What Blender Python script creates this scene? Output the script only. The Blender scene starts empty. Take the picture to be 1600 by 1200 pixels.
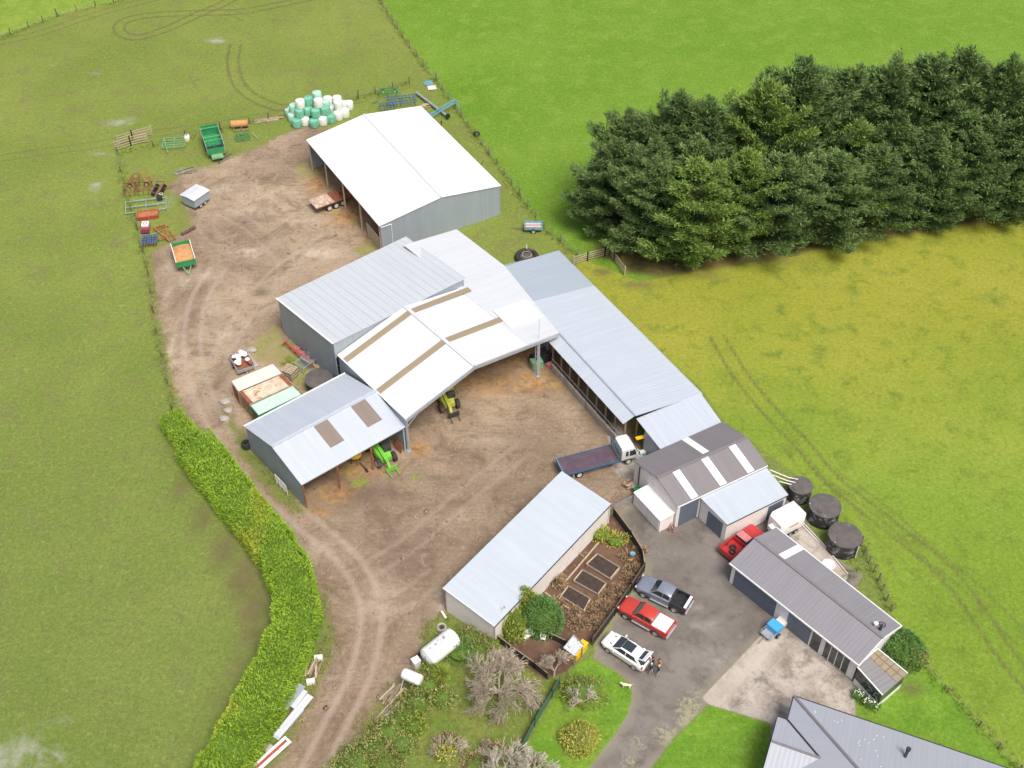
import bpy, math, random
import numpy as np
from mathutils import Vector, Matrix
R=math.radians
random.seed(7); rng=np.random.default_rng(7)
scn=bpy.context.scene
COL=scn.collection
# ------------------------------------------------------------------ camera model (metres; camera 92 m above the yard)
F=1850.; TH=math.atan(1790/1850.); H=92.
_c,_s=math.cos(TH),math.sin(TH)
def G(px,py,h=0.):
    u=(px-800)/F; v=(py-600)/F
    dx=u; dy=_c-v*_s; dz=-_s-v*_c
    t=(h-H)/dz
    return Vector((dx*t,dy*t,h))
def P(x,y,z):
    z=z-H; d=y*_c-z*_s; up=y*_s+z*_c
    return (800+F*x/d,600-F*up/d)
def height_for(px,py,ytop):
    g=G(px,py); lo,hi=0,60
    for _ in range(50):
        m=(lo+hi)/2
        if P(g.x,g.y,m)[1]>ytop: lo=m
        else: hi=m
    return lo
# ------------------------------------------------------------------ materials
def lin(c):
    r=[]
    for v in c:
        v/=255.
        r.append(v/12.92 if v<=.04045 else ((v+.055)/1.055)**2.4)
    return (*r,1.)
def alb(r,g,b): return (r,g,b,1.)
class NT:
    def __init__(s,name):
        s.m=bpy.data.materials.new(name); s.m.use_nodes=True
        s.t=s.m.node_tree; s.n=s.t.nodes; s.bsdf=s.n['Principled BSDF']
        s.co=s.n.new('ShaderNodeTexCoord')
    def lk(s,a,b): s.t.links.new(a,b)
    def setin(s,node,i,v):
        if v is None: return
        if hasattr(v,'is_output') or isinstance(v,bpy.types.NodeSocket): s.lk(v,node.inputs[i])
        else: node.inputs[i].default_value=v
    def obj(s): return s.co.outputs['Object']
    def uv(s): return s.co.outputs['UV']
    def map(s,v,scale=(1,1,1),rot=(0,0,0),loc=(0,0,0)):
        k=s.n.new('ShaderNodeMapping'); s.lk(v,k.inputs[0]); k.inputs['Scale'].default_value=scale; k.inputs['Rotation'].default_value=rot; k.inputs['Location'].default_value=loc
        return k.outputs[0]
    def noise(s,scale,detail=3,rough=.55,vec=None,dist=0.,col=False):
        k=s.n.new('ShaderNodeTexNoise'); s.lk(vec or s.obj(),k.inputs['Vector'])
        k.inputs['Scale'].default_value=scale; k.inputs['Detail'].default_value=detail; k.inputs['Roughness'].default_value=rough; k.inputs['Distortion'].default_value=dist
        return k.outputs[1 if col else 0]
    def wave(s,scale,vec,dist=0.,direction='X',profile='SIN'):
        k=s.n.new('ShaderNodeTexWave'); s.lk(vec,k.inputs['Vector']); k.bands_direction=direction; k.wave_profile=profile
        k.inputs['Scale'].default_value=scale; k.inputs['Distortion'].default_value=dist
        return k.outputs['Fac']
    def voro(s,scale,vec=None,out='Distance'):
        k=s.n.new('ShaderNodeTexVoronoi'); s.lk(vec or s.obj(),k.inputs['Vector']); k.inputs['Scale'].default_value=scale
        return k.outputs[out]
    def math(s,op,a,b=None,c=None,clamp=False):
        k=s.n.new('ShaderNodeMath'); k.operation=op; k.use_clamp=clamp
        s.setin(k,0,a); s.setin(k,1,b); s.setin(k,2,c); return k.outputs[0]
    def mr(s,v,a,b,c=0.,d=1.,smooth=False):
        k=s.n.new('ShaderNodeMapRange'); k.clamp=True
        if smooth: k.interpolation_type='SMOOTHSTEP'
        s.setin(k,0,v)
        for i,x in enumerate((a,b,c,d)): k.inputs[i+1].default_value=x
        return k.outputs[0]
    def mix(s,f,a,b,mode='MIX'):
        k=s.n.new('ShaderNodeMix'); k.data_type='RGBA'; k.blend_type=mode
        s.setin(k,0,f); s.setin(k,6,a); s.setin(k,7,b); return k.outputs[2]
    def attr(s,name):
        k=s.n.new('ShaderNodeAttribute'); k.attribute_name=name; return k.outputs['Fac']
    def rand(s): return s.n.new('ShaderNodeObjectInfo').outputs['Random']
    def isl(s): return s.n.new('ShaderNodeNewGeometry').outputs['Random Per Island']
    def bump(s,h,strength=.3,dist=.05):
        k=s.n.new('ShaderNodeBump'); s.lk(h,k.inputs['Height']); k.inputs['Strength'].default_value=strength; k.inputs['Distance'].default_value=dist
        s.lk(k.outputs[0],s.bsdf.inputs['Normal'])
    def out(s,col=None,rough=.6,metal=0.,spec=.5,alpha=None):
        if col is not None: s.setin(s.bsdf,'Base Color',col)
        s.setin(s.bsdf,'Roughness',rough); s.setin(s.bsdf,'Metallic',metal)
        s.bsdf.inputs['Specular IOR Level'].default_value=spec
        return s.m
def m_paint(name,c,rough=.45,metal=0.,var=.15,sc=1.5,dirt=None,dscale=.8,damt=.5,spec=.5):
    t=NT(name); n=t.noise(sc,4,.6)
    col=t.mix(t.mr(n,.3,.7),tuple(x*(1-var) for x in c[:3])+(1,),tuple(min(1,x*(1+var*.6)) for x in c[:3])+(1,))
    if dirt:
        d=t.mr(t.noise(dscale,6,.7,dist=.6),.62-.25*damt,.78-.2*damt,smooth=True)
        col=t.mix(d,col,dirt)
    t.bump(t.noise(9,3),.12,.02)
    return t.out(col,rough,metal,spec)
def m_sheet(name,c,c2=None,rib=.2,rough=.4,metal=0.,streak=.12,rust=None,sheet=.8,spec=.5,ribamt=.35,line=.12):
    """corrugated steel: u runs along the eave, v down the slope (metres)"""
    t=NT(name); uv=t.uv()
    c2=c2 or tuple(x*.86 for x in c[:3])+(1,)
    st=t.noise(1.,4,.6,vec=t.map(uv,(1.6,.12,1)))
    blotch=t.noise(.35,4,.6,vec=uv)
    col=t.mix(t.mr(st,.3,.7,0,1),c,c2)
    col=t.mix(t.mr(blotch,.35,.75,0,streak*3),col,c2)
    # each sheet of iron weathers a little differently, and its side lap shows
    sx=t.n.new('ShaderNodeSeparateXYZ'); t.lk(uv,sx.inputs[0])
    k=t.math('FLOOR',t.math('DIVIDE',sx.outputs[0],sheet))
    w=t.n.new('ShaderNodeTexWhiteNoise'); w.noise_dimensions='1D'; t.lk(k,w.inputs['W'])
    col=t.mix(t.mr(w.outputs[0],0,1,0,streak*2.2),col,c2)
    fr=t.math('FRACT',t.math('DIVIDE',sx.outputs[0],sheet))
    lap=t.mr(t.math('ABSOLUTE',t.math('SUBTRACT',fr,.5)),.44,.5,0,line)
    col=t.mix(lap,col,tuple(x*.45 for x in c[:3])+(1,))
    if rust:
        d=t.mr(t.noise(.9,7,.7,vec=t.map(uv,(1.2,.45,1)),dist=.8),.62,.75)
        col=t.mix(t.math('MULTIPLY',d,.8),col,rust)
    wv=t.wave(1/rib/2.0/3.1416*3.1416*.314,t.map(uv,(1,0,0)))
    t.bump(wv,ribamt,.03)
    return t.out(col,rough,metal,spec)
def m_leaf(name,dark,light,tip=None,sc=.5,rough=.7,amt=1.):
    t=NT(name); n=t.noise(sc,3,.6); i=t.isl()
    f=t.math('ADD',t.math('MULTIPLY',t.mr(n,.3,.7),.55),t.math('MULTIPLY',i,.45))
    col=t.mix(f,dark,light)
    if tip: col=t.mix(t.mr(t.noise(sc*.45,2,.5,vec=t.map(t.obj(),(1,1,1),loc=(5,3,9))),.56,.68),col,tip)
    col=t.mix(t.mr(t.rand(),0,1,0,.25*amt),col,dark)
    t.out(col,rough,0,.25)
    t.bsdf.inputs['Subsurface Weight'].default_value=0.
    return t.m
M={}
M['barn_roof']=m_sheet('bright_white_roof_iron',alb(.84,.85,.87),alb(.79,.80,.82),streak=.05,line=.10)
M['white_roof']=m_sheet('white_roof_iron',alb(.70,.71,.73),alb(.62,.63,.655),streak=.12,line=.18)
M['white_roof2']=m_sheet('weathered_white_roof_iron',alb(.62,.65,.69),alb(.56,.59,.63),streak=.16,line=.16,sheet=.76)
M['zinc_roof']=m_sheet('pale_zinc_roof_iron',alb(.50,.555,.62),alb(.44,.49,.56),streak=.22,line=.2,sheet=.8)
M['zinc_dull']=m_sheet('dull_zinc_roof_iron',alb(.37,.43,.50),alb(.33,.39,.45),streak=.2,line=.06,sheet=.8)
M['tall_roof']=m_sheet('ribbed_white_roof_iron',alb(.56,.60,.64),alb(.50,.54,.58),streak=.10,line=.16,sheet=.92)
M['blue_roof']=m_sheet('pale_blue_grey_roof_iron',alb(.50,.56,.62),alb(.44,.495,.55),streak=.16,line=.06,ribamt=.2)
M['brown_roof']=m_sheet('grey_brown_roof_iron',alb(.215,.20,.212),alb(.19,.175,.185),streak=.06,line=.08,ribamt=.2)
M['grey_roof']=m_sheet('slate_grey_roof_iron',alb(.26,.255,.28),alb(.23,.225,.245),streak=.06,line=.06,ribamt=.2)
M['house_roof']=m_sheet('grey_house_roof',alb(.38,.41,.46),alb(.35,.375,.42),streak=.08,line=.05,sheet=.4,ribamt=.2)
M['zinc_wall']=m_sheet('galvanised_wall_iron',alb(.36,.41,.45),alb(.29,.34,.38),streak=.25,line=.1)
M['zinc_wall_rust']=m_sheet('old_galvanised_wall_iron',alb(.30,.36,.41),alb(.23,.28,.33),streak=.3,line=.12,rust=alb(.20,.13,.09))
M['clear']=m_sheet('brown_translucent_sheet',alb(.26,.215,.185),alb(.21,.17,.145),streak=.3,line=.3)
M['porch_sheet']=m_sheet('grey_translucent_sheet',alb(.27,.265,.27),alb(.22,.215,.22),streak=.2,line=.2)
M['tan_sheet']=m_sheet('tan_translucent_sheet',alb(.36,.30,.20),alb(.29,.235,.155),streak=.3,line=.2)
M['skylight']=m_sheet('white_skylight_sheet',alb(.85,.86,.88),alb(.8,.82,.84),streak=.04,line=.04)
M['cream_wall']=m_paint('cream_painted_wall',alb(.80,.75,.71),.6,var=.08,sc=.9,dirt=alb(.52,.46,.41),dscale=.9,damt=.25)
M['plaster']=m_paint('white_painted_block_wall',alb(.80,.77,.74),.6,var=.06,sc=.8,dirt=alb(.5,.46,.42),dscale=.7,damt=.2)
M['white']=m_paint('white_paint',alb(.80,.80,.79),.4,var=.05,sc=2,dirt=alb(.5,.46,.40),dscale=1.4,damt=.15)
M['door_blue']=m_sheet('blue_grey_roller_door',alb(.125,.155,.21),alb(.10,.125,.175),rib=.12,streak=.12,line=.02)
M['steel']=m_paint('galvanised_steel',alb(.42,.46,.50),.45,.3,.15,2)
M['steel_dark']=m_paint('dark_steel',alb(.05,.05,.055),.5,.2,.2,2)
M['wood']=m_paint('weathered_timber',alb(.27,.215,.155),.85,0,.35,6)
M['wood_pale']=m_paint('pale_timber',alb(.46,.38,.27),.85,0,.3,5)
M['wood_dark']=m_paint('dark_timber',alb(.12,.09,.065),.9,0,.3,5)
M['rust']=m_paint('rusty_red_steel',alb(.30,.105,.06),.8,0,.4,3,dirt=alb(.16,.07,.04),damt=.5)
M['rust_orange']=m_paint('orange_rusted_steel',alb(.42,.17,.07),.8,0,.35,3,dirt=alb(.2,.09,.05),damt=.4)
M['red_old']=m_paint('faded_red_paint',alb(.42,.08,.055),.6,0,.3,3,dirt=alb(.22,.11,.07),damt=.4)
M['green_m']=m_paint('green_machine_paint',alb(.03,.26,.09),.5,0,.2,2,dirt=alb(.14,.18,.10),damt=.25)
M['green_pale']=m_paint('pale_green_machine_paint',alb(.20,.42,.22),.55,0,.25,2,dirt=alb(.25,.25,.15),damt=.35)
M['green_grey']=m_paint('grey_green_side_paint',alb(.30,.42,.40),.55,0,.2,2)
M['lime']=m_paint('lime_machine_paint',alb(.17,.50,.06),.4,0,.2,2,dirt=alb(.25,.25,.12),damt=.25)
M['lime_y']=m_paint('yellow_green_loader_paint',alb(.44,.48,.07),.4,0,.2,2,dirt=alb(.26,.23,.12),damt=.25)
M['blue_m']=m_paint('blue_machine_paint',alb(.06,.15,.32),.5,0,.25,2,dirt=alb(.2,.17,.13),damt=.25)
M['blue_pale']=m_paint('pale_blue_machine_paint',alb(.16,.38,.48),.5,0,.2,2,dirt=alb(.25,.22,.17),damt=.2)
M['blue_sky']=m_paint('bright_blue_plastic',alb(.07,.38,.72),.4,0,.1,2)
M['yellow']=m_paint('yellow_paint',alb(.80,.52,.02),.4,0,.12,2)
M['maroon']=m_paint('maroon_paint',alb(.28,.05,.10),.5,0,.3,3)
M['tyre']=m_paint('tyre_rubber',alb(.035,.033,.031),.85,0,.3,4,dirt=alb(.12,.10,.08),damt=.35)
M['rim']=m_paint('alloy_rim',alb(.55,.55,.55),.35,.5,.15,4)
M['rim_red']=m_paint('red_rim',alb(.55,.06,.04),.5)
M['rim_cream']=m_paint('cream_rim',alb(.62,.60,.55),.5)
M['black']=m_paint('black_plastic',alb(.02,.02,.022),.6,0,.2,3)
M['glass']=m_paint('dark_glass',alb(.035,.045,.05),.08,0,.1,1,spec=.9)
M['light']=m_paint('lamp_lens',alb(.75,.75,.75),.15)
M['light_red']=m_paint('red_lamp_lens',alb(.5,.02,.02),.2)
M['car_white']=m_paint('white_car_paint',alb(.84,.84,.84),.18,0,.02,1)
M['car_red']=m_paint('red_car_paint',alb(.50,.055,.04),.2,0,.04,1)
M['car_grey']=m_paint('metallic_grey_car_paint',alb(.28,.31,.38),.22,.35,.05,1)
M['car_dark']=m_paint('dark_grey_car_paint',alb(.045,.05,.065),.25,.3,.05,1)
M['car_oldred']=m_paint('old_red_car_paint',alb(.48,.04,.045),.4,0,.12,1)
M['car_pink']=m_paint('faded_pink_red_paint',alb(.62,.22,.22),.5,0,.1,1.5)
M['truck_blue']=m_paint('blue_truck_tray_paint',alb(.035,.13,.24),.4,0,.12,2)
M['deck']=m_paint('red_brown_tray_deck',alb(.105,.075,.10),.7,0,.3,1.4,dirt=alb(.2,.15,.13),damt=.2)
M['conc']=m_paint('weathered_concrete',alb(.40,.37,.33),.85,0,.25,1.2,dirt=alb(.24,.21,.18),dscale=.7,damt=.4)
M['tank_wall']=m_paint('black_stained_concrete',alb(.035,.035,.036),.7,0,.4,1.2,dirt=alb(.30,.30,.31),dscale=1.3,damt=.5)
M['tank_lid']=m_paint('dark_concrete_lid',alb(.115,.105,.10),.75,0,.3,1.2,dirt=alb(.19,.18,.175),dscale=.7,damt=.3)
M['wrap_w']=m_paint('white_bale_wrap',alb(.74,.77,.72),.35,0,.06,3)
M['wrap_g']=m_paint('green_bale_wrap',alb(.16,.46,.32),.35,0,.15,3,dirt=alb(.35,.62,.50),dscale=1.5,damt=.35)
M['wrap_p']=m_paint('pale_green_bale_wrap',alb(.42,.68,.55),.35,0,.12,3)
M['cont_w']=m_paint('rusty_white_container_roof',alb(.70,.66,.58),.7,0,.1,.8,dirt=alb(.42,.22,.10),dscale=.45,damt=.22)
M['cont_b']=m_paint('rusty_beige_container_roof',alb(.62,.52,.38),.75,0,.25,.9,dirt=alb(.40,.19,.09),dscale=.8,damt=.5)
M['cont_g']=m_paint('mint_container_roof',alb(.52,.68,.60),.6,0,.12,.8,dirt=alb(.36,.46,.34),dscale=.8,damt=.25)
M['cont_side']=m_paint('rusty_container_end',alb(.50,.36,.26),.75,0,.4,3,dirt=alb(.66,.60,.52),dscale=2,damt=.6)
M['straw']=m_paint('loose_straw',alb(.42,.27,.11),.95,0,.35,3,dirt=alb(.22,.14,.07),dscale=1.2,damt=.5)
M['grain']=m_paint('orange_grain_load',alb(.56,.29,.12),.95,0,.25,2,dirt=alb(.44,.22,.11),dscale=1.4,damt=.35)
M['soil']=m_paint('dark_garden_soil',alb(.055,.038,.032),.95,0,.45,3)
M['skin']=m_paint('skin',alb(.52,.33,.25),.6,0,.05,4)
M['hair_dark']=m_paint('dark_hair',alb(.03,.02,.016),.7)
M['hair_grey']=m_paint('grey_hair',alb(.6,.58,.54),.7)
M['hair_brown']=m_paint('brown_hair',alb(.12,.06,.03),.7)
M['cl_navy']=m_paint('navy_cloth',alb(.03,.03,.09),.85)
M['cl_black']=m_paint('black_cloth',alb(.02,.018,.02),.85)
M['cl_orange']=m_paint('mustard_cloth',alb(.60,.30,.06),.85)
M['cl_pale']=m_paint('pale_trouser_cloth',alb(.48,.44,.42),.85)
M['cl_jean']=m_paint('dark_denim',alb(.05,.06,.10),.85)
M['fur']=m_paint('cream_dog_fur',alb(.72,.64,.50),.9,0,.12,6)
M['bark']=m_paint('grey_brown_bark',alb(.16,.125,.10),.95,0,.35,5)
M['bark_pale']=m_paint('pale_lichen_bark',alb(.55,.50,.42),.95,0,.35,2.5)
M['bark_mid']=m_paint('brown_twig_bark',alb(.47,.40,.32),.95,0,.35,2.5)
M['pine_a']=m_leaf('pine_needles',alb(.068,.122,.04),alb(.245,.36,.11),None,.35)
M['pine_b']=m_leaf('light_pine_needles',alb(.085,.16,.035),alb(.31,.45,.09),None,.35)
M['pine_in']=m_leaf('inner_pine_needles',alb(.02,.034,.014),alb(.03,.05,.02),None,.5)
M['hedge']=m_leaf('hedge_leaves',alb(.14,.27,.022),alb(.37,.54,.055),alb(.38,.43,.05),.30)
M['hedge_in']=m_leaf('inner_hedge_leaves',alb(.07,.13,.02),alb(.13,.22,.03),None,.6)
M['leaf_g']=m_leaf('green_bush_leaves',alb(.07,.16,.045),alb(.20,.37,.10),None,.8)
M['leaf_y']=m_leaf('yellow_green_leaves',alb(.14,.20,.03),alb(.36,.42,.07),None,.8)
M['leaf_gold']=m_leaf('golden_leaves',alb(.26,.30,.05),alb(.62,.60,.13),alb(.74,.54,.05),.9)
M['leaf_olive']=m_leaf('olive_leaves',alb(.15,.16,.045),alb(.36,.36,.12),None,.8)
M['leaf_grey']=m_leaf('dusty_shrub_leaves',alb(.16,.20,.05),alb(.40,.42,.14),alb(.42,.36,.17),.5)
M['leaf_brown']=m_leaf('brown_perennials',alb(.24,.16,.09),alb(.52,.37,.21),None,.9)
M['grass_tuft']=m_leaf('rank_grass',alb(.13,.20,.03),alb(.32,.40,.07),alb(.40,.36,.14),.25)
M['flower']=m_paint('white_petals',alb(.8,.8,.75),.7)
M['net']=m_paint('black_windbreak_cloth',alb(.035,.033,.035),.8,0,.3,2)
M['net_green']=m_paint('green_windbreak_cloth',alb(.07,.16,.11),.8,0,.3,2)
M['wire']=m_paint('fence_wire',alb(.30,.29,.27),.5,.4)
M['fleck']=m_paint('lichened_plastic_sheet',alb(.58,.62,.64),.6,0,.1,3,dirt=alb(.22,.24,.2),dscale=3.5,damt=.55)

# ------------------------------------------------------------------ mesh helpers
ORG=[Vector((0,0,0))]
def tag(o,label=None,cat=None,group=None,kind=None):
    if label: o['label']=label
    if cat: o['category']=cat
    if group: o['group']=group
    if kind: o['kind']=kind
    return o
def thing(name,label,cat,loc=(0,0,0),rotz=0,group=None,local=False):
    o=bpy.data.objects.new(name,None); COL.objects.link(o); o.empty_display_size=.3
    o.location=(loc[0],loc[1],loc[2] if len(loc)>2 else 0); o.rotation_euler=(0,0,rotz)
    tag(o,label,cat,group)
    ORG[0]=Vector((0,0,0)) if local else Vector(o.location)
    return o
def kids(o): return [c for c in bpy.data.objects if c.parent==o]
def copy_tree(o,parent=None):
    c=o.copy(); COL.objects.link(c)
    if parent: c.parent=parent
    for ch in list(o.children): copy_tree(ch,c)
    return c
class MB:
    def __init__(s): s.v=[];s.f=[];s.uv=[];s.mi=[];s.cur=0
    def add(s,vs,fs,uvf=None):
        b=len(s.v); s.v+= [Vector(x) for x in vs]
        for f in fs:
            s.f.append([b+i for i in f]); s.mi.append(s.cur)
            s.uv.append([uvf(s.v[b+i]) if uvf else (s.v[b+i].x,s.v[b+i].y) for i in f])
        return s
    def box(s,c,size,rz=0,mat=None,taper=1.):
        c=Vector(c); hx,hy,hz=size[0]/2,size[1]/2,size[2]/2
        m=mat or Matrix.Rotation(rz,3,'Z')
        vs=[c+m@Vector((x*hx*(taper if z>0 else 1),y*hy*(taper if z>0 else 1),z*hz)) for z in(-1,1) for y in(-1,1) for x in(-1,1)]
        return s.add(vs,[(0,2,3,1),(4,5,7,6),(0,1,5,4),(2,6,7,3),(0,4,6,2),(1,3,7,5)])
    def beam(s,p,q,w,h=None,up=(0,0,1)):
        p=Vector(p);q=Vector(q);h=h or w;d=q-p;L=d.length
        if L<1e-6: return s
        d/=L; u=Vector(up)
        if abs(d.dot(u))>.98: u=Vector((1,0,0))
        sd=d.cross(u).normalized(); u=sd.cross(d)
        m=Matrix((d,sd,u)).transposed()
        return s.box((p+q)/2,(L,w,h),mat=m)
    def tube(s,p,q,r,r2=None,n=8,cap=True):
        p=Vector(p);q=Vector(q);r2=r if r2 is None else r2;d=(q-p)
        if d.length<1e-6: return s
        d.normalize();u=Vector((0,0,1)) if abs(d.z)<.9 else Vector((1,0,0))
        a=d.cross(u).normalized();b=d.cross(a)
        vs=[];
        for k,(c,rr) in enumerate(((p,r),(q,r2))):
            for i in range(n):
                t=2*math.pi*i/n; vs.append(c+a*math.cos(t)*rr+b*math.sin(t)*rr)
        fs=[(i,(i+1)%n,n+(i+1)%n,n+i) for i in range(n)]
        if cap: fs+=[tuple(range(n))[::-1],tuple(range(n,2*n))]
        return s.add(vs,fs)
    def lathe(s,prof,n=24,c=(0,0,0),axis='Z'):
        c=Vector(c); vs=[]
        for (r,z) in prof:
            for i in range(n):
                t=2*math.pi*i/n
                if axis=='Z': vs.append(c+Vector((r*math.cos(t),r*math.sin(t),z)))
                elif axis=='Y': vs.append(c+Vector((r*math.cos(t),z,r*math.sin(t))))
                else: vs.append(c+Vector((z,r*math.cos(t),r*math.sin(t))))
        fs=[]
        for k in range(len(prof)-1):
            for i in range(n): fs.append((k*n+i,k*n+(i+1)%n,(k+1)*n+(i+1)%n,(k+1)*n+i))
        return s.add(vs,fs)
    def torus(s,c,R_,r,axis='Z',n=20,m=8):
        pr=[(R_+r*math.cos(2*math.pi*k/m),r*math.sin(2*math.pi*k/m)) for k in range(m+1)]
        return s.lathe(pr,n,c,axis)
    def panel(s,pts,th,udir=None):
        """flat polygon given thickness downwards/inwards; uv in metres"""
        pts=[Vector(p) for p in pts]; n=Vector((0,0,0))
        for i in range(len(pts)):
            a=pts[i]-pts[0]; b=pts[(i+1)%len(pts)]-pts[0]; n+=a.cross(b)
        n.normalize()
        u=(Vector(udir) if udir is not None else pts[1]-pts[0]); u=(u-n*u.dot(n)).normalized(); v=n.cross(u)
        o=pts[0]; uvf=lambda p:((p-o).dot(u),(p-o).dot(v))
        k=len(pts); vs=pts+[p-n*th for p in pts]
        fs=[tuple(range(k)),tuple(range(k,2*k))[::-1]]+[(i,k+i,k+(i+1)%k,(i+1)%k) for i in range(k)]
        return s.add(vs,fs,uvf)
    def prism(s,poly,z0,z1):
        k=len(poly); vs=[Vector((p[0],p[1],z0)) for p in poly]+[Vector((p[0],p[1],z1)) for p in poly]
        return s.add(vs,[tuple(range(k))[::-1],tuple(range(k,2*k))]+[(i,(i+1)%k,k+(i+1)%k,k+i) for i in range(k)])
    def loft(s,secs,close=True):
        k=len(secs[0]); vs=[p for r in secs for p in r]; fs=[]
        for j in range(len(secs)-1):
            for i in range(k): fs.append((j*k+i,j*k+(i+1)%k,(j+1)*k+(i+1)%k,(j+1)*k+i))
        if close: fs+=[tuple(range(k))[::-1],tuple(range((len(secs)-1)*k,len(secs)*k))]
        return s.add(vs,fs)
    def build(s,name,mat,parent=None,label=None,cat=None,group=None,kind=None,smooth=False,world=True):
        org=ORG[0] if parent else None
        if parent is None:
            xs=[p.x for p in s.v];ys=[p.y for p in s.v];zs=[p.z for p in s.v]
            org=Vector(((min(xs)+max(xs))/2,(min(ys)+max(ys))/2,min(zs)))
        me=bpy.data.meshes.new(name)
        me.from_pydata([tuple(p-org) for p in s.v],[],s.f)
        uvl=me.uv_layers.new(name='UVMap'); fl=[c for f in s.uv for uv in f for c in uv]
        uvl.data.foreach_set('uv',fl)
        for m in (mat if isinstance(mat,(list,tuple)) else [mat]): me.materials.append(M[m] if isinstance(m,str) else m)
        me.polygons.foreach_set('material_index',s.mi)
        bm_fix(me)
        if smooth:
            me.polygons.foreach_set('use_smooth',[True]*len(me.polygons))
            me.set_sharp_from_angle(angle=R(38))
        me.update()
        o=bpy.data.objects.new(name,me); COL.objects.link(o)
        if parent: o.parent=parent
        else: o.location=org
        tag(o,label,cat,group,kind)
        return o
import bmesh
def bm_fix(me):
    b=bmesh.new(); b.from_mesh(me); bmesh.ops.recalc_face_normals(b,faces=b.faces); b.to_mesh(me); b.free()
def np_mesh(name,co,tri,mat,parent=None,**kw):
    """big triangle meshes straight from arrays"""
    me=bpy.data.meshes.new(name); me.vertices.add(len(co)); me.vertices.foreach_set('co',np.asarray(co,dtype=np.float32).ravel())
    k=tri.shape[1]; me.loops.add(tri.size); me.loops.foreach_set('vertex_index',tri.astype(np.int32).ravel())
    me.polygons.add(len(tri)); me.polygons.foreach_set('loop_start',np.arange(0,tri.size,k,dtype=np.int32)); me.polygons.foreach_set('loop_total',np.full(len(tri),k,dtype=np.int32))
    me.update(calc_edges=True)
    for m in (mat if isinstance(mat,(list,tuple)) else [mat]): me.materials.append(M[m])
    o=bpy.data.objects.new(name,me); COL.objects.link(o)
    if parent: o.parent=parent
    tag(o,**kw); return o
def lerp(a,b,t): return Vector(a)+(Vector(b)-Vector(a))*t
def V2(p,z): return Vector((p[0],p[1],z))
# ------------------------------------------------------------------ ground: one sheet, masks stored as distances in metres
def px(poly): return [tuple(G(x,y)[:2]) for x,y in poly]
def axis(lo,hi,st,far_lo,far_hi):
    a=list(np.arange(lo,hi+1e-6,st)); s=st; b=[]; x=lo
    while x>far_lo: s*=1.35; x-=s; b.append(max(x,far_lo))
    c=[]; x=hi; s=st
    while x<far_hi: s*=1.35; x+=s; c.append(min(x,far_hi))
    return np.array(b[::-1]+a+c)
GX=axis(-86,86,.3,-1500,1500); GY=axis(46,192,.3,-600,2500)
XX,YY=np.meshgrid(GX,GY); PX=XX.ravel(); PY=YY.ravel()
def sdf(poly):
    """signed distance, positive inside"""
    p=np.array(poly); n=len(p); d=np.full(PX.shape,1e9); ins=np.zeros(PX.shape,bool)
    for i in range(n):
        a=p[i];b=p[(i+1)%n]; e=b-a; L=(e@e) or 1e-9
        t=np.clip(((PX-a[0])*e[0]+(PY-a[1])*e[1])/L,0,1)
        d=np.minimum(d,np.hypot(PX-a[0]-t*e[0],PY-a[1]-t*e[1]))
        if a[1]!=b[1]:
            c=((a[1]>PY)!=(b[1]>PY))&(PX<(b[0]-a[0])*(PY-a[1])/(b[1]-a[1])+a[0]); ins^=c
    return np.clip(np.where(ins,d,-d),-6,6)
def smooth_line(pts,k=8):
    p=[pts[0]]+list(pts)+[pts[-1]]; out=[]
    for i in range(1,len(p)-2):
        for j in range(k):
            t=j/k; a,b,c,d=[np.array(q) for q in p[i-1:i+3]]
            out.append(.5*((2*b)+(c-a)*t+(2*a-5*b+4*c-d)*t*t+(3*b-a-3*c+d)*t**3))
    out.append(np.array(p[-1])); return out
def ldist(pts):
    d=np.full(PX.shape,1e9)
    for a,b in zip(pts[:-1],pts[1:]):
        e=b-a; L=max(e@e,1e-9); t=np.clip(((PX-a[0])*e[0]+(PY-a[1])*e[1])/L,0,1)
        d=np.minimum(d,np.hypot(PX-a[0]-t*e[0],PY-a[1]-t*e[1]))
    return d
def off(pts,o):
    r=[]
    for i,p in enumerate(pts):
        a=pts[max(i-1,0)]; b=pts[min(i+1,len(pts)-1)]; t=b-a; t=t/(np.hypot(*t)+1e-9); r.append(p+np.array((-t[1],t[0]))*o)
    return r
def ruts(lines,gauge=.85,w=.22):
    out=np.zeros(PX.shape)
    for l,st in lines:
        c=smooth_line([tuple(G(x,y)[:2]) for x,y in l])
        for s in (-1,1):
            d=ldist(off(c,s*gauge)); out=np.maximum(out,st*np.exp(-(d/w)**2))
    return out
def blobs(lst):
    out=np.zeros(PX.shape)
    for x,y,rx,ry,st in lst:
        g=G(x,y); out=np.maximum(out,st*np.exp(-(((PX-g.x)/rx)**2+((PY-g.y)/ry)**2)))
    return out
yard=px([(238,398),(262,380),(300,352),(285,310),(262,292),(285,272),(330,258),(360,246),(400,232),(440,212),(478,196),(520,205),(560,200),(640,330),(720,440),(850,520),(900,560),(960,625),(1000,690),(1010,740),(990,790),(962,805),(955,795),(850,920),(760,985),(700,955),(672,970),(655,1003),(645,1033),(625,1061),(588,1105),(560,1148),(525,1215),(420,1215),(442,1178),(466,1130),(492,1085),(512,1035),(521,1000),(516,960),(502,928),(472,880),(440,828),(398,765),(345,700),(300,660),(282,630),(272,600),(262,560),(255,520),(247,480),(240,440)])
g1=px([(352,640),(388,690),(395,702),(480,796),(472,806),(440,788),(405,752),(372,705),(358,668)])
g2=px([(392,540),(430,505),(444,518),(520,590),(470,650),(440,600),(445,575),(400,560)])
g3=px([(560,385),(588,375),(600,395),(575,402)])
g4=px([(462,262),(480,250),(492,275),(470,280)])
S_yard=sdf(yard)
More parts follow.
